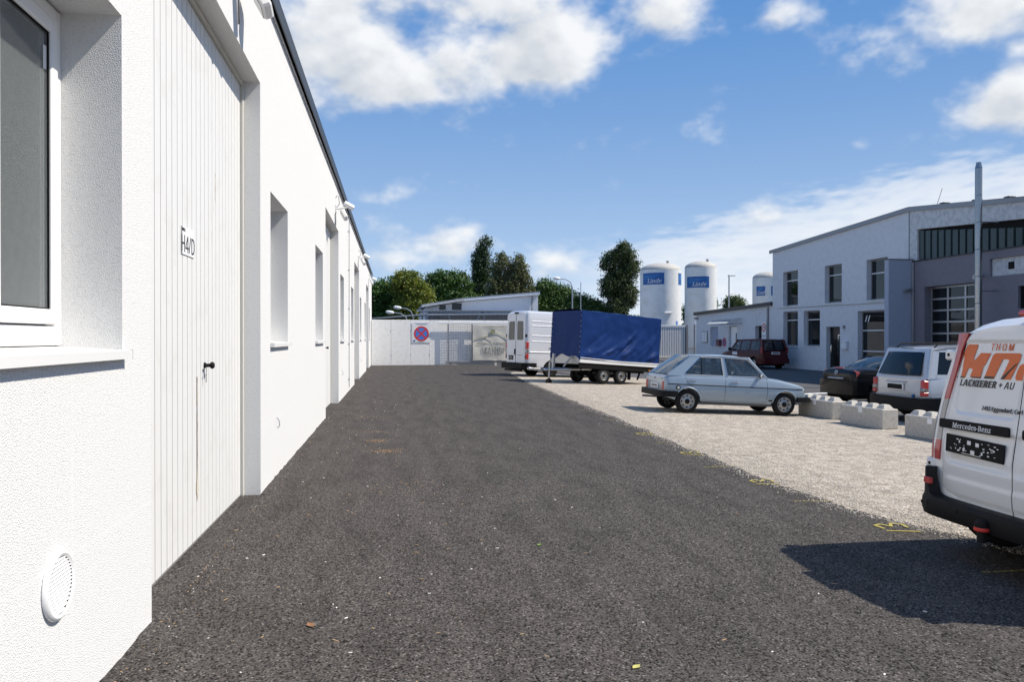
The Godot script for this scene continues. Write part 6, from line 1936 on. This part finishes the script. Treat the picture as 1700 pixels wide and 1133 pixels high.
func rear_door(s: float) -> Geo:
	# s = -1 left, +1 right
	var g := Geo.new()
	var nx := 46
	var ny := 92
	var rows := []
	for j in ny + 1:
		var y := lerpf(0.405, 1.735, float(j) / ny)
		var edge := 0.785 - 0.12 * smoothstep(0.95, 1.74, y) - 0.05 * pow(clampf((0.5 - y) / 0.1, 0, 1), 2.0) - 0.09 * pow(clampf((y - 1.64) / 0.1, 0, 1), 2.0)
		var row := PackedVector3Array()
		for i in nx + 1:
			var z := lerpf(0.004, edge, float(i) / nx)
			var p := Vector2(z, y)
			var e := 0.013 * (1.0 - smoothstep(-0.012, 0.006, box_sd(p, Vector2(0.35 - 0.03 * (y - 1.3), 1.375), Vector2(0.33, 0.285), 0.06)))
			e += 0.016 * (1.0 - smoothstep(-0.02, 0.008, box_sd(p, Vector2(0.36, 0.84), Vector2(0.35, 0.145), 0.03)))
			e -= 0.008 * smoothstep(0.6, 0.56, y) * smoothstep(0.44, 0.46, y)
			e += 0.012 * pow(clampf((z - edge + 0.02) / 0.02, 0, 1), 2.0)
			row.append(Vector3(door_x(y, z) + e, y, s * z))
		rows.append(row)
	return g.loft(rows, false)

func van_at(y: float, z: float, out := 0.0) -> Vector3:
	return Vector3(door_x(y, z) - out, y, z)

func build_near_van() -> void:
	var slope := 0.035
	var t := thing("white_delivery_van", "white delivery van with orange painter lettering, rear to the lane", "van", Vector3(6.66, -0.062, -4.94))
	t.rotation.z = -slope
	var sp := {"x0": -2.345, "x1": 2.4, "wheels": [-1.74, 1.6], "ra": 0.4, "yc": 0.34, "prof": VPROF,
		"sill": [[-2.345, 0.42], [-2.2, 0.36], [2.1, 0.3], [2.4, 0.45]],
		"belt": [[-2.345, 1.66], [-2.2, 1.69], [0.9, 1.69], [1.2, 1.5], [1.6, 1.12], [2.2, 0.95], [2.4, 0.7]],
		"crown": [[-2.345, 1.78], [-2.2, 1.85], [-1.0, 1.88], [0.7, 1.87], [1.0, 1.72], [1.6, 1.2], [2.2, 1.02], [2.4, 0.72]],
		"hw": [[-2.345, 0.88], [-2.31, 0.92], [-2.2, 0.945], [-1.8, 0.955], [1.4, 0.955], [2.0, 0.9], [2.3, 0.76], [2.4, 0.6]],
		"lean": [-1.9, -2.345, 0.78, 0.12]}
	part(t, "body", shell(sp), M.van_white, 38.0)
	for s in [-1.0, 1.0]:
		var d := part(t, "rear_door", rear_door(s), M.van_white, 45.0)
		# hinges
		for y in [1.545, 0.655]:
			var hz := 0.86 if y < 1.0 else 0.795
			var hg := Geo.new()
			hg.box(Vector3(door_x(y, 0.9) + 0.02, y, s * (hz + 0.035)), Vector3(0.09, 0.085, 0.13), 0.014)
			part(d, "hinge", hg, M.van_white)
			part(d, "hinge_screw", Geo.new().lathe([Vector2(0.013, 0.0), Vector2(0.013, 0.004)], 10, Vector3(door_x(y, 0.9) - 0.026, y, s * (hz + 0.05)), Vector3.LEFT), M.black_plastic)
		# tall corner lamp in three bands
		for band in [[1.19, 1.72, "lamp_red"], [0.86, 1.188, "lamp_clear"], [0.7, 0.858, "lamp_red"]]:
			var g := Geo.new()
			var rings := []
			for k in 13:
				var y := lerpf(band[0], band[1], k / 12.0)
				var inner := 0.795 - 0.12 * smoothstep(0.95, 1.74, y) - 0.05 * clampf((y - 1.6) / 0.14, 0, 1)
				var wz := 0.94 - 0.15 * smoothstep(0.9, 1.75, y) - 0.02
				var xr := door_x(y, inner)
				rings.append(PackedVector3Array([Vector3(xr + 0.08, y, s * inner), Vector3(xr - 0.01, y, s * inner), Vector3(xr - 0.004, y, s * lerpf(inner, wz, 0.5)), Vector3(xr + 0.025, y, s * (wz + 0.012)), Vector3(xr + 0.08, y, s * (wz + 0.028)), Vector3(xr + 0.16, y, s * (wz + 0.02))]))
			g.loft(rings)
			part(t, "tail_lamp", g, M[band[2]], 40.0)
		wheel(t, Vector3(-1.74, 0.335, s * 0.81), 0.335, 0.21, 0.21, s, 1)
		wheel(t, Vector3(1.6, 0.335, s * 0.81), 0.335, 0.21, 0.21, s, 1)
		part(t, "mirror", Geo.new().box(Vector3(1.15, 1.25, s * 1.05), Vector3(0.14, 0.32, 0.18), 0.04), M.black_plastic, 40.0)
		part(t, "headlamp", Geo.new().box(Vector3(2.2, 0.78, s * 0.68), Vector3(0.2, 0.25, 0.24), 0.06), M.lamp_clear)
		part(t, "side_window", Geo.new().prism(PackedVector2Array([Vector2(0.35, 1.15), Vector2(1.35, 1.15), Vector2(0.95, 1.58), Vector2(0.4, 1.6)]), 0.01, Transform3D(Basis.IDENTITY, Vector3(0, 0, s * 0.895))), M.dark_glass)
		part(t, "reflector", Geo.new().box(Vector3(-2.425, 0.53, s * 0.815), Vector3(0.03, 0.05, 0.08), 0.005), M.lamp_red)
	for s in [-1.0, 1.0]:
		var gp := []
		for k in 24:
			var y := lerpf(0.42, 1.72, k / 23.0)
			var edge := 0.785 - 0.12 * smoothstep(0.95, 1.74, y) - 0.05 * pow(clampf((0.5 - y) / 0.1, 0, 1), 2.0) - 0.09 * pow(clampf((y - 1.64) / 0.1, 0, 1), 2.0)
			gp.append(Vector3(door_x(y, edge) + 0.012, y, s * (edge + 0.002)))
		part(t, "door_gap", Geo.new().tube(gp, 0.006, 6), M.gap_black)
	part(t, "door_gap", Geo.new().tube([van_at(0.42, 0, -0.004), van_at(0.78, 0, -0.004), van_at(1.2, 0, -0.004), van_at(1.73, 0, -0.004)], 0.006, 6), M.gap_black)
	part(t, "windscreen", screen([1.62, 1.16, 0.78], [1.02, 1.72, 0.66], 0.1), M.dark_glass, 30.0)
	part(t, "roof_lamp", Geo.new().box(Vector3(-2.2, 1.86, 0.05), Vector3(0.1, 0.045, 0.42), 0.015), M.lamp_red)
	# bumper in black plastic, turned up at the corners
	var g := Geo.new()
	var rings := []
	for p in [[-1.86, 0.945, 0.5], [-1.9045, 0.9461, 0.5194], [-1.9688, 0.9478, 0.5475], [-2.0386, 0.9493, 0.5769], [-2.1, 0.95, 0.6], [-2.1511, 0.9502, 0.6152], [-2.1988, 0.95, 0.6262], [-2.242, 0.9486, 0.6342], [-2.28, 0.945, 0.64], [-2.3121, 0.9387, 0.6433], [-2.3391, 0.9303, 0.6438], [-2.3614, 0.9205, 0.6423], [-2.38, 0.91, 0.64], [-2.3937, 0.8988, 0.6387], [-2.4025, 0.8866, 0.6375], [-2.4088, 0.8736, 0.6325], [-2.415, 0.86, 0.62], [-2.4212, 0.8462, 0.5959], [-2.4263, 0.8319, 0.5631], [-2.4307, 0.8166, 0.5288], [-2.435, 0.8, 0.5], [-2.4392, 0.787, 0.4776], [-2.4431, 0.7762, 0.4581], [-2.4467, 0.7573, 0.4421], [-2.45, 0.72, 0.43], [-2.453, 0.6587, 0.423], [-2.4556, 0.58, 0.4206], [-2.458, 0.4913, 0.4204], [-2.46, 0.4, 0.42], [-2.4618, 0.3056, 0.4193], [-2.4634, 0.205, 0.4194], [-2.4646, 0.1019, 0.4198], [-2.465, 0.0, 0.42], [-2.4646, -0.1019, 0.4198], [-2.4634, -0.205, 0.4194], [-2.4618, -0.3056, 0.4193], [-2.46, -0.4, 0.42], [-2.458, -0.4913, 0.4204], [-2.4556, -0.58, 0.4206], [-2.453, -0.6588, 0.423], [-2.45, -0.72, 0.43], [-2.4467, -0.7573, 0.4421], [-2.4431, -0.7762, 0.4581], [-2.4392, -0.787, 0.4776], [-2.435, -0.8, 0.5], [-2.4307, -0.8166, 0.5288], [-2.4263, -0.8319, 0.5631], [-2.4212, -0.8462, 0.5959], [-2.415, -0.86, 0.62], [-2.4088, -0.8736, 0.6325], [-2.4025, -0.8866, 0.6375], [-2.3937, -0.8988, 0.6387], [-2.38, -0.91, 0.64], [-2.3614, -0.9205, 0.6423], [-2.3391, -0.9303, 0.6438], [-2.3121, -0.9387, 0.6433], [-2.28, -0.945, 0.64], [-2.242, -0.9486, 0.6342], [-2.1987, -0.95, 0.6262], [-2.1511, -0.9502, 0.6152], [-2.1, -0.95, 0.6], [-2.0386, -0.9493, 0.5769], [-1.9688, -0.9478, 0.5475], [-1.9045, -0.9461, 0.5194], [-1.86, -0.945, 0.5]]:
		var o := Vector3(p[0], 0, p[1])
		var cw := smoothstep(0.68, 0.94, absf(p[1]))
		var inn := Vector3(lerpf(0.1, 0.02, cw), 0, -0.1 * signf(p[1]) * cw)
		var outv := -inn.normalized() * 0.02
		rings.append(PackedVector3Array([o + inn + Vector3(0, 0.25, 0), o + Vector3(0, 0.265, 0), o + outv + Vector3(0, 0.31, 0), o + outv + Vector3(0, 0.385, 0), o + Vector3(0, minf(0.42, p[2]), 0), o + Vector3(0, p[2] - 0.01, 0), o + inn + Vector3(0, p[2], 0)]))
	g.loft(rings)
	part(t, "rear_bumper", g, M.black_plastic, 30.0)
	for z in [-0.8, -0.42, 0.42, 0.8]:
		part(t, "parking_sensor", Geo.new().lathe([Vector2(0.016, 0.0), Vector2(0.014, 0.005)], 12, Vector3(-2.482, 0.36, z), Vector3.LEFT), M.gap_black)
	part(t, "tow_ball", Geo.new().lathe([Vector2(0.03, 0.12), Vector2(0.03, 0.2), Vector2(0.045, 0.21), Vector2(0.05, 0.26), Vector2(0.035, 0.285), Vector2(0.01, 0.29)], 16, Vector3(-2.5, 0.08, -0.13)), M.black_plastic, 40.0)
	part(t, "tow_cap_band", Geo.new().lathe([Vector2(0.051, 0.205), Vector2(0.053, 0.21), Vector2(0.053, 0.225), Vector2(0.051, 0.23)], 16, Vector3(-2.5, 0.08, -0.13)), M.print_red, 40.0)
	part(t, "tow_bar", Geo.new().tube([Vector3(-2.0, 0.28, -0.13), Vector3(-2.4, 0.23, -0.13), Vector3(-2.5, 0.23, -0.13)], 0.03, 8), M.black_plastic, 40.0)
	part(t, "underbody", Geo.new().ab(Vector3(-2.2, 0.22, -0.7), Vector3(2.2, 0.5, 0.7)), M.underbody)
	# handle strip and plate holder
	for s in [-1.0, 1.0]:
		var st := Geo.new()
		st.prism(PackedVector2Array(rounded([Vector2(-0.36, -0.036), Vector2(0.36, -0.036), Vector2(0.36, 0.036), Vector2(-0.36, 0.036)], 0.02)), 0.014, Transform3D(Basis(Vector3(0, 0, 1), Vector3(0, 1, 0), Vector3(-1, 0, 0)), Vector3(-2.358, 1.0, s * 0.42)))
		part(t, "handle_strip", st, M.black_plastic, 40.0)
	var pl := sub(t, "plate_holder", Vector3(-2.372, 0.845, -0.39))
	pl.rotation.x = 0.03
	part(pl, "tray", Geo.new().box(Vector3.ZERO, Vector3(0.014, 0.14, 0.6), 0.004), M.black_plastic)
	rng.seed = 8
	for k in 34:
		var sx := -1.0 if k % 2 == 0 else 1.0
		part(pl, "tray_slot", Geo.new().box(Vector3(-0.008, rng.randf_range(-0.045, 0.05), sx * rng.randf_range(0.07, 0.245)), Vector3(0.003, rng.randf_range(0.004, 0.012), rng.randf_range(0.004, 0.022))), M.fixture_white)
	for q in [[0.032, -0.045, 0.036, 0.03], [0.028, 0.04, 0.034, 0.028], [-0.035, -0.005, 0.04, 0.03], [-0.03, -0.1, 0.016, 0.022], [-0.03, 0.09, 0.016, 0.022]]:
		part(pl, "tray_slot", Geo.new().box(Vector3(-0.008, q[0], q[1]), Vector3(0.0035, q[3], q[2])), M.fixture_white)
	part(pl, "tray_print", Geo.new().box(Vector3(-0.008, -0.056, -0.02), Vector3(0.003, 0.006, 0.2)), M.banner_cloth)
	# lettering
	var rb := Basis(Vector3(0, 0, 1), Vector3(0.119, 0.993, 0), Vector3(-0.993, 0.119, 0))
	for shape in VAN_SHAPES:
		var poly := PackedVector2Array()
		for q in shape[1]:
			poly.append(Vector2(q[0], q[1]))
		var lg := Geo.new()
		lg.prism(poly, 0.003)
		for i in lg.t.size():
			var p := lg.t[i]
			lg.t[i] = van_at(p.y, p.x, -0.0105 + p.z + shape[2])
		part(t, "logo_letter", lg, M[shape[0]])
	for w in VAN_WORDS:
		letters(t, "lettering", w[0], w[1], M[w[2]], van_at(w[4], w[3], w[8]), rb, w[5], w[6], w[7], w[9])

# ------------------------------------------------------------------ white cargo van behind the trailer
func build_cargo_van() -> void:
	var a := 0.345
	var fwd := Vector3(cos(a), 0, -sin(a))
	var right := Vector3(sin(a), 0, cos(a))
	var rw := Vector3(6.95, 0, -34.9)
	var o := rw - fwd * -1.55 - right * 0.85
	var t := thing("white_cargo_van", "tall white cargo van with twin rear windows beside the blue trailer", "van", Vector3(o.x, gy(rw.x) - 0.05, o.z), a)
	t.rotation.z = -0.03
	var sp := {"x0": -2.85, "x1": 2.85, "wheels": [-1.55, 1.75], "ra": 0.42, "yc": 0.36, "prof": [[0.0, 0.97], [0.1, 0.99], [0.3, 1.0], [0.7, 0.985], [0.92, 0.96], [1.0, 0.93]],
		"sill": [[-2.85, 0.5], [-2.7, 0.46], [2.6, 0.4], [2.85, 0.5]],
		"belt": [[-2.85, 2.84], [-2.75, 2.9], [1.0, 2.88], [1.5, 2.4], [2.1, 1.35], [2.6, 1.15], [2.85, 0.8]],
		"crown": [[-2.85, 2.9], [-2.75, 3.0], [0.9, 3.0], [1.4, 2.6], [2.05, 1.45], [2.6, 1.22], [2.85, 0.82]],
		"hw": [[-2.85, 0.93], [-2.8, 0.97], [-2.7, 0.99], [1.6, 0.99], [2.3, 0.94], [2.7, 0.82], [2.85, 0.66]]}
	part(t, "body", shell(sp), M.cargo_white, 30.0)
	for s in [-1.0, 1.0]:
		# pressed ribs in the flank
		for q in [[2.5, 2.3, -2.6, -0.4], [1.86, 1.6, -2.6, -0.4], [2.5, 2.3, -0.1, 0.9], [1.86, 1.6, -0.1, 0.9]]:
			for yy in [q[0], q[1]]:
				part(t, "side_rib", Geo.new().tube(on_side(sp, fine_path([Vector2(q[2], yy), Vector2(q[3], yy)], 0.3), s, -0.012), 0.026, 8), M.cargo_white, 60.0)
		part(t, "side_rib", Geo.new().tube(on_side(sp, fine_path([Vector2(-2.7, 1.12), Vector2(1.3, 1.12)], 0.3), s, -0.02), 0.04, 8), M.cargo_white, 60.0)
		part(t, "side_mould", Geo.new().tube(on_side(sp, fine_path([Vector2(-1.0, 0.62), Vector2(1.2, 0.62)], 0.3), s, 0.0), 0.05, 6), M.black_plastic, 60.0)
		part(t, "side_handle", Geo.new().box(Vector3(-1.45, 1.34, s * (side_z(sp, -1.45, 1.34) + 0.01)), Vector3(0.5, 0.05, 0.03), 0.01), M.chrome)
		var d := part(t, "rear_door", Geo.new().box(Vector3(-2.86, 1.68, s * 0.435), Vector3(0.04, 2.2, 0.85), 0.012), M.cargo_white)
		part(d, "window", Geo.new().prism(PackedVector2Array(rounded([Vector2(s * 0.12, 1.66), Vector2(s * 0.7, 1.66), Vector2(s * 0.66, 2.5), Vector2(s * 0.12, 2.52)], 0.08)), 0.006, Transform3D(Basis(Vector3(0, 0, 1), Vector3(0, 1, 0), Vector3(-1, 0, 0)), Vector3(-2.881, 0, 0))), M.car_dark)
		for y in [0.9, 1.85]:
			part(d, "hinge", Geo.new().box(Vector3(-2.85, y, s * 0.9), Vector3(0.08, 0.14, 0.1), 0.02), M.black_plastic)
		for b in [[1.42, 0.32, "lamp_red"], [1.16, 0.18, "lamp_clear"], [0.93, 0.26, "lamp_red"]]:
			part(t, "tail_lamp", Geo.new().box(Vector3(-2.81, b[0], s * 0.935), Vector3(0.13, b[1], 0.12), 0.02), M[b[2]])
		for xw in sp.wheels:
			wheel(t, Vector3(xw, 0.35, s * 0.85), 0.355, 0.22, 0.22, s, 0, "wheel_dark")
		part(t, "mirror", Geo.new().box(Vector3(1.75, 1.6, s * 1.16), Vector3(0.14, 0.4, 0.2), 0.04), M.black_plastic, 40.0)
		part(t, "headlamp", Geo.new().box(Vector3(2.72, 0.95, s * 0.72), Vector3(0.16, 0.3, 0.22), 0.05), M.lamp_clear)
	part(t, "door_gap", Geo.new().ab(Vector3(-2.885, 0.6, -0.008), Vector3(-2.88, 2.76, 0.008)), M.gap_black)
	part(t, "door_lock", Geo.new().box(Vector3(-2.89, 1.12, -0.05), Vector3(0.03, 0.26, 0.14), 0.02), M.black_plastic)
	part(t, "number_plate", Geo.new().box(Vector3(-2.89, 0.86, -0.42), Vector3(0.02, 0.2, 0.42), 0.01), M.black_plastic)
	part(t, "number_plate", Geo.new().box(Vector3(-2.902, 0.86, -0.42), Vector3(0.006, 0.12, 0.34)), M.print_grey)
	part(t, "groove", Geo.new().box(Vector3(-2.884, 0.98, 0.4), Vector3(0.008, 0.025, 0.5)), M.dull_steel)
	part(t, "rear_camera", Geo.new().box(Vector3(-2.86, 2.88, 0.0), Vector3(0.1, 0.08, 0.3), 0.02), M.black_plastic)
	bumper(t, "rear_bumper", [Vector2(-2.4, 1.0), Vector2(-2.85, 1.0), Vector2(-2.98, 0.92), Vector2(-3.0, 0.0), Vector2(-2.98, -0.92), Vector2(-2.85, -1.0), Vector2(-2.4, -1.0)], [Vector2(-0.12, 0.36), Vector2(0.0, 0.36), Vector2(0.02, 0.42), Vector2(0.02, 0.6), Vector2(-0.12, 0.64)], M.black_plastic)
	part(t, "bumper_lamp", Geo.new().box(Vector3(-3.01, 0.52, 0.8), Vector3(0.03, 0.09, 0.1), 0.01), M.lamp_clear)
	part(t, "tow_beam", Geo.new().box(Vector3(-2.98, 0.3, 0.0), Vector3(0.12, 0.08, 1.5), 0.02), M.black_plastic)
	part(t, "windscreen", screen([2.15, 1.4, 0.86], [1.45, 2.36, 0.8], 0.1), M.dark_glass, 30.0)
	part(t, "underbody", Geo.new().ab(Vector3(-2.7, 0.3, -0.8), Vector3(2.6, 0.6, 0.8)), M.underbody)
	part(t, "axle", Geo.new().tube([Vector3(-1.55, 0.35, -0.8), Vector3(-1.55, 0.35, 0.8)], 0.09, 8), M.underbody)

# ------------------------------------------------------------------ covered trailer
func build_trailer() -> void:
	var a := PI + 0.45
	# local x forward (to the drawbar); the near side is local -z
	var c := Vector3(8.46, 0, -31.1)
	var t := thing("covered_trailer", "twin-axle trailer under a dark blue tarpaulin, drawbar to the lane", "trailer", Vector3(c.x, gy(8.46) + 0.02, c.z), a)
	t.rotation.z = 0.07
	var L0 := -2.1
	var L1 := 2.1
	var W := 0.93
	var y0 := 0.7
	var y1 := 2.78
	var n := FastNoiseLite.new()
	n.seed = 12
	n.frequency = 0.9
	n.fractal_octaves = 3
	# creases run slantwise from the lower edge up towards the rear
	var creases := []
	rng.seed = 21
	for k in 26:
		creases.append([rng.randf_range(-3.2, 2.4), rng.randf_range(0.45, 0.85), rng.randf_range(0.05, 0.13), rng.randf_range(0.02, 0.055) * (1.0 if k % 3 else -0.7), rng.randf_range(0.3, 1.5), rng.randf_range(0.5, 1.0)])
	var fold := func(u: float, v: float) -> float:
		var f := 0.04 * n.get_noise_2d(u * 0.7, v * 0.7)
		for c2 in creases:
			var dir := Vector2(-cos(c2[1]), sin(c2[1]))
			var p := Vector2(u - c2[0], v - 0.1 * c2[5])
			var along := p.dot(dir)
			var off := p.dot(dir.orthogonal()) + 0.05 * n.get_noise_2d(along * 1.5, c2[0] * 7.0)
			f += c2[3] * exp(-off * off / (c2[2] * c2[2])) * smoothstep(-0.1, 0.3, along) * smoothstep(c2[4] + 0.9, c2[4], along)
		return f
	var g := Geo.new()
	for s in [-1.0, 1.0]:
		var rows := []
		for j in 61:
			var row := PackedVector3Array()
			for i in 111:
				var u := lerpf(L0, L1, i / 110.0)
				var v := (y1 - y0 - 0.22) * j / 60.0
				var edge := minf(1.0, minf(i, 110 - i) / 8.0) * minf(1.0, (60 - j) / 8.0)
				row.append(Vector3(u, y0 + 0.2 + v, s * (W + 0.012 + fold.call(u, v) * edge)))
			rows.append(row)
		g.loft(rows, false)
	for e in [L0, L1]:
		var sg := signf(e)
		var rows := []
		for j in 31:
			var row := PackedVector3Array()
			for i in 31:
				var z := lerpf(-W - 0.012, W + 0.012, i / 30.0)
				var t0 := 0.12 - 0.16 * pow(absf(z) / W, 2.0) + 0.05 * sin(z * 7.0) if e > 0 else 0.0
				var y := lerpf(y0 + 0.2 + t0, y1 - 0.02, j / 30.0)
				var edge := minf(1.0, minf(i, 30 - i) / 4.0) * minf(1.0, (30 - j) / 4.0)
				row.append(Vector3(e + sg * (0.012 + fold.call(z + 5.0, y) * edge * 0.6), y, z))
			rows.append(row)
		g.loft(rows, false)
	part(t, "tarpaulin", g, M.tarp, 50.0)
	var rf := Geo.new()
	var rr := []
	for i in 41:
		var u := lerpf(L0 - 0.014, L1 + 0.014, i / 40.0)
		var ring := PackedVector3Array()
		for k in 13:
			var q := k / 6.0 - 1.0
			ring.append(Vector3(u, y1 - 0.022 + 0.07 * (1.0 - pow(absf(q), 2.6)) - 0.012 * absf(sin((u - L0) / (L1 - L0) * PI * 4.0 + PI / 2.0)) * 0.0 + 0.008 * cos((u - L0) / (L1 - L0) * TAU * 4.0), q * (W + 0.014)))
		rr.append(ring)
	rf.loft(rr, false)
	part(t, "tarpaulin_roof", rf, M.tarp, 50.0)
	# eyelet cord along the front corner
	for s in [-1.0, 1.0]:
		for k in 9:
			part(t, "eyelet", Geo.new().lathe([Vector2(0.02, 0.0), Vector2(0.012, 0.01)], 8, Vector3(L1 + 0.016, y0 + 0.45 + k * 0.2, s * (W - 0.03)), Vector3.RIGHT), M.galvanised)
		part(t, "tarp_seam", Geo.new().tube([Vector3(L1 + 0.012, y0 + 0.2, s * (W + 0.008)), Vector3(L1 + 0.012, y1 - 0.04, s * (W + 0.008))], 0.012, 6), M.tarp, 50.0)
		part(t, "side_board", Geo.new().ab(Vector3(L0, y0 + 0.04, s * (W - 0.04)), Vector3(L1, y0 + 0.19, s * (W + 0.012)), 0.01), M.sill_metal)
		part(t, "tarp_cord", Geo.new().tube([Vector3(L0, y0 + 0.2, s * (W + 0.03)), Vector3(0.0, y0 + 0.185, s * (W + 0.03)), Vector3(L1, y0 + 0.24, s * (W + 0.03))], 0.01, 6), M.print_white)
		part(t, "frame_rail", Geo.new().ab(Vector3(L0, y0 - 0.17, s * (W - 0.08)), Vector3(L1, y0 + 0.038, s * (W - 0.02)), 0.008), M.underbody)
		for xw in [-0.12, 0.8]:
			wheel(t, Vector3(xw, 0.31 - xw * 0.03, s * 0.79), 0.315, 0.19, 0.19, s, 0)
		var fd := Geo.new()
		part(t, "side_lamp", fd.box(Vector3(L0 + 0.5, y0 - 0.09, s * (W - 0.008)), Vector3(0.1, 0.05, 0.03), 0.008), M.lamp_amber)
		part(t, "tail_lamp", Geo.new().box(Vector3(L0 - 0.03, y0 - 0.12, s * 0.8), Vector3(0.06, 0.12, 0.26), 0.015), M.lamp_red)
	part(t, "headboard", Geo.new().ab(Vector3(L1 - 0.04, y0 - 0.02, -W + 0.05), Vector3(L1, y0 + 0.5, W - 0.05), 0.01), M.galvanised)
	part(t, "load_floor", Geo.new().ab(Vector3(L0, y0 - 0.06, -W + 0.09), Vector3(L1, y0 - 0.025, W - 0.09)), M.underbody)
	part(t, "axle", Geo.new().tube([Vector3(-0.12, 0.31, -0.75), Vector3(-0.12, 0.31, 0.75)], 0.05, 8), M.underbody)
	part(t, "axle", Geo.new().tube([Vector3(0.8, 0.3, -0.75), Vector3(0.8, 0.3, 0.75)], 0.05, 8), M.underbody)
	part(t, "chassis", Geo.new().ab(Vector3(-1.7, 0.46, -0.5), Vector3(1.7, 0.6, 0.5)), M.underbody)
	for s in [-1.0, 1.0]:
		part(t, "drawbar", Geo.new().tube([Vector3(1.2, 0.52, s * 0.55), Vector3(3.2, 0.4, s * 0.1)], 0.055, 8), M.galvanised, 40.0)
	part(t, "drawbar", Geo.new().ab(Vector3(3.15, 0.34, -0.07), Vector3(3.65, 0.44, 0.07), 0.015), M.galvanised)
	part(t, "coupling", Geo.new().lathe([Vector2(0.03, -0.16), Vector2(0.055, -0.12), Vector2(0.06, 0.02), Vector2(0.075, 0.06), Vector2(0.04, 0.12)], 14, Vector3(3.75, 0.4, 0), Vector3.RIGHT), M.galvanised, 50.0)
	part(t, "winch_post", Geo.new().ab(Vector3(2.6, 0.4, -0.05), Vector3(2.7, 1.05, 0.05), 0.01), M.galvanised)
	part(t, "winch_post", Geo.new().tube([Vector3(2.65, 0.5, 0.2), Vector3(2.65, 0.9, 0.2)], 0.025, 8), M.galvanised)
	part(t, "prop_strut", Geo.new().tube([Vector3(2.12, 1.0, -0.5), Vector3(2.4, 0.55, -0.3)], 0.035, 8), M.dull_steel)
	part(t, "jockey_tube", Geo.new().tube([Vector3(3.0, 0.02, -0.22), Vector3(3.0, 0.7, -0.22)], 0.035, 8), M.galvanised, 40.0)
	part(t, "jockey_wheel", Geo.new().lathe([Vector2(0.03, -0.045), Vector2(0.12, -0.04), Vector2(0.13, 0.0), Vector2(0.12, 0.04), Vector2(0.03, 0.045)], 18, Vector3(3.0, -0.05, -0.22), Vector3.BACK), M.rubber, 40.0)
	part(t, "mud_flap", Geo.new().ab(Vector3(-0.62, 0.18, -0.88), Vector3(-0.6, 0.58, -0.7)), M.black_plastic)
	part(t, "rear_prop", Geo.new().tube([Vector3(-1.3, 0.55, -0.7), Vector3(-1.15, 0.2, -0.7)], 0.04, 8), M.underbody)
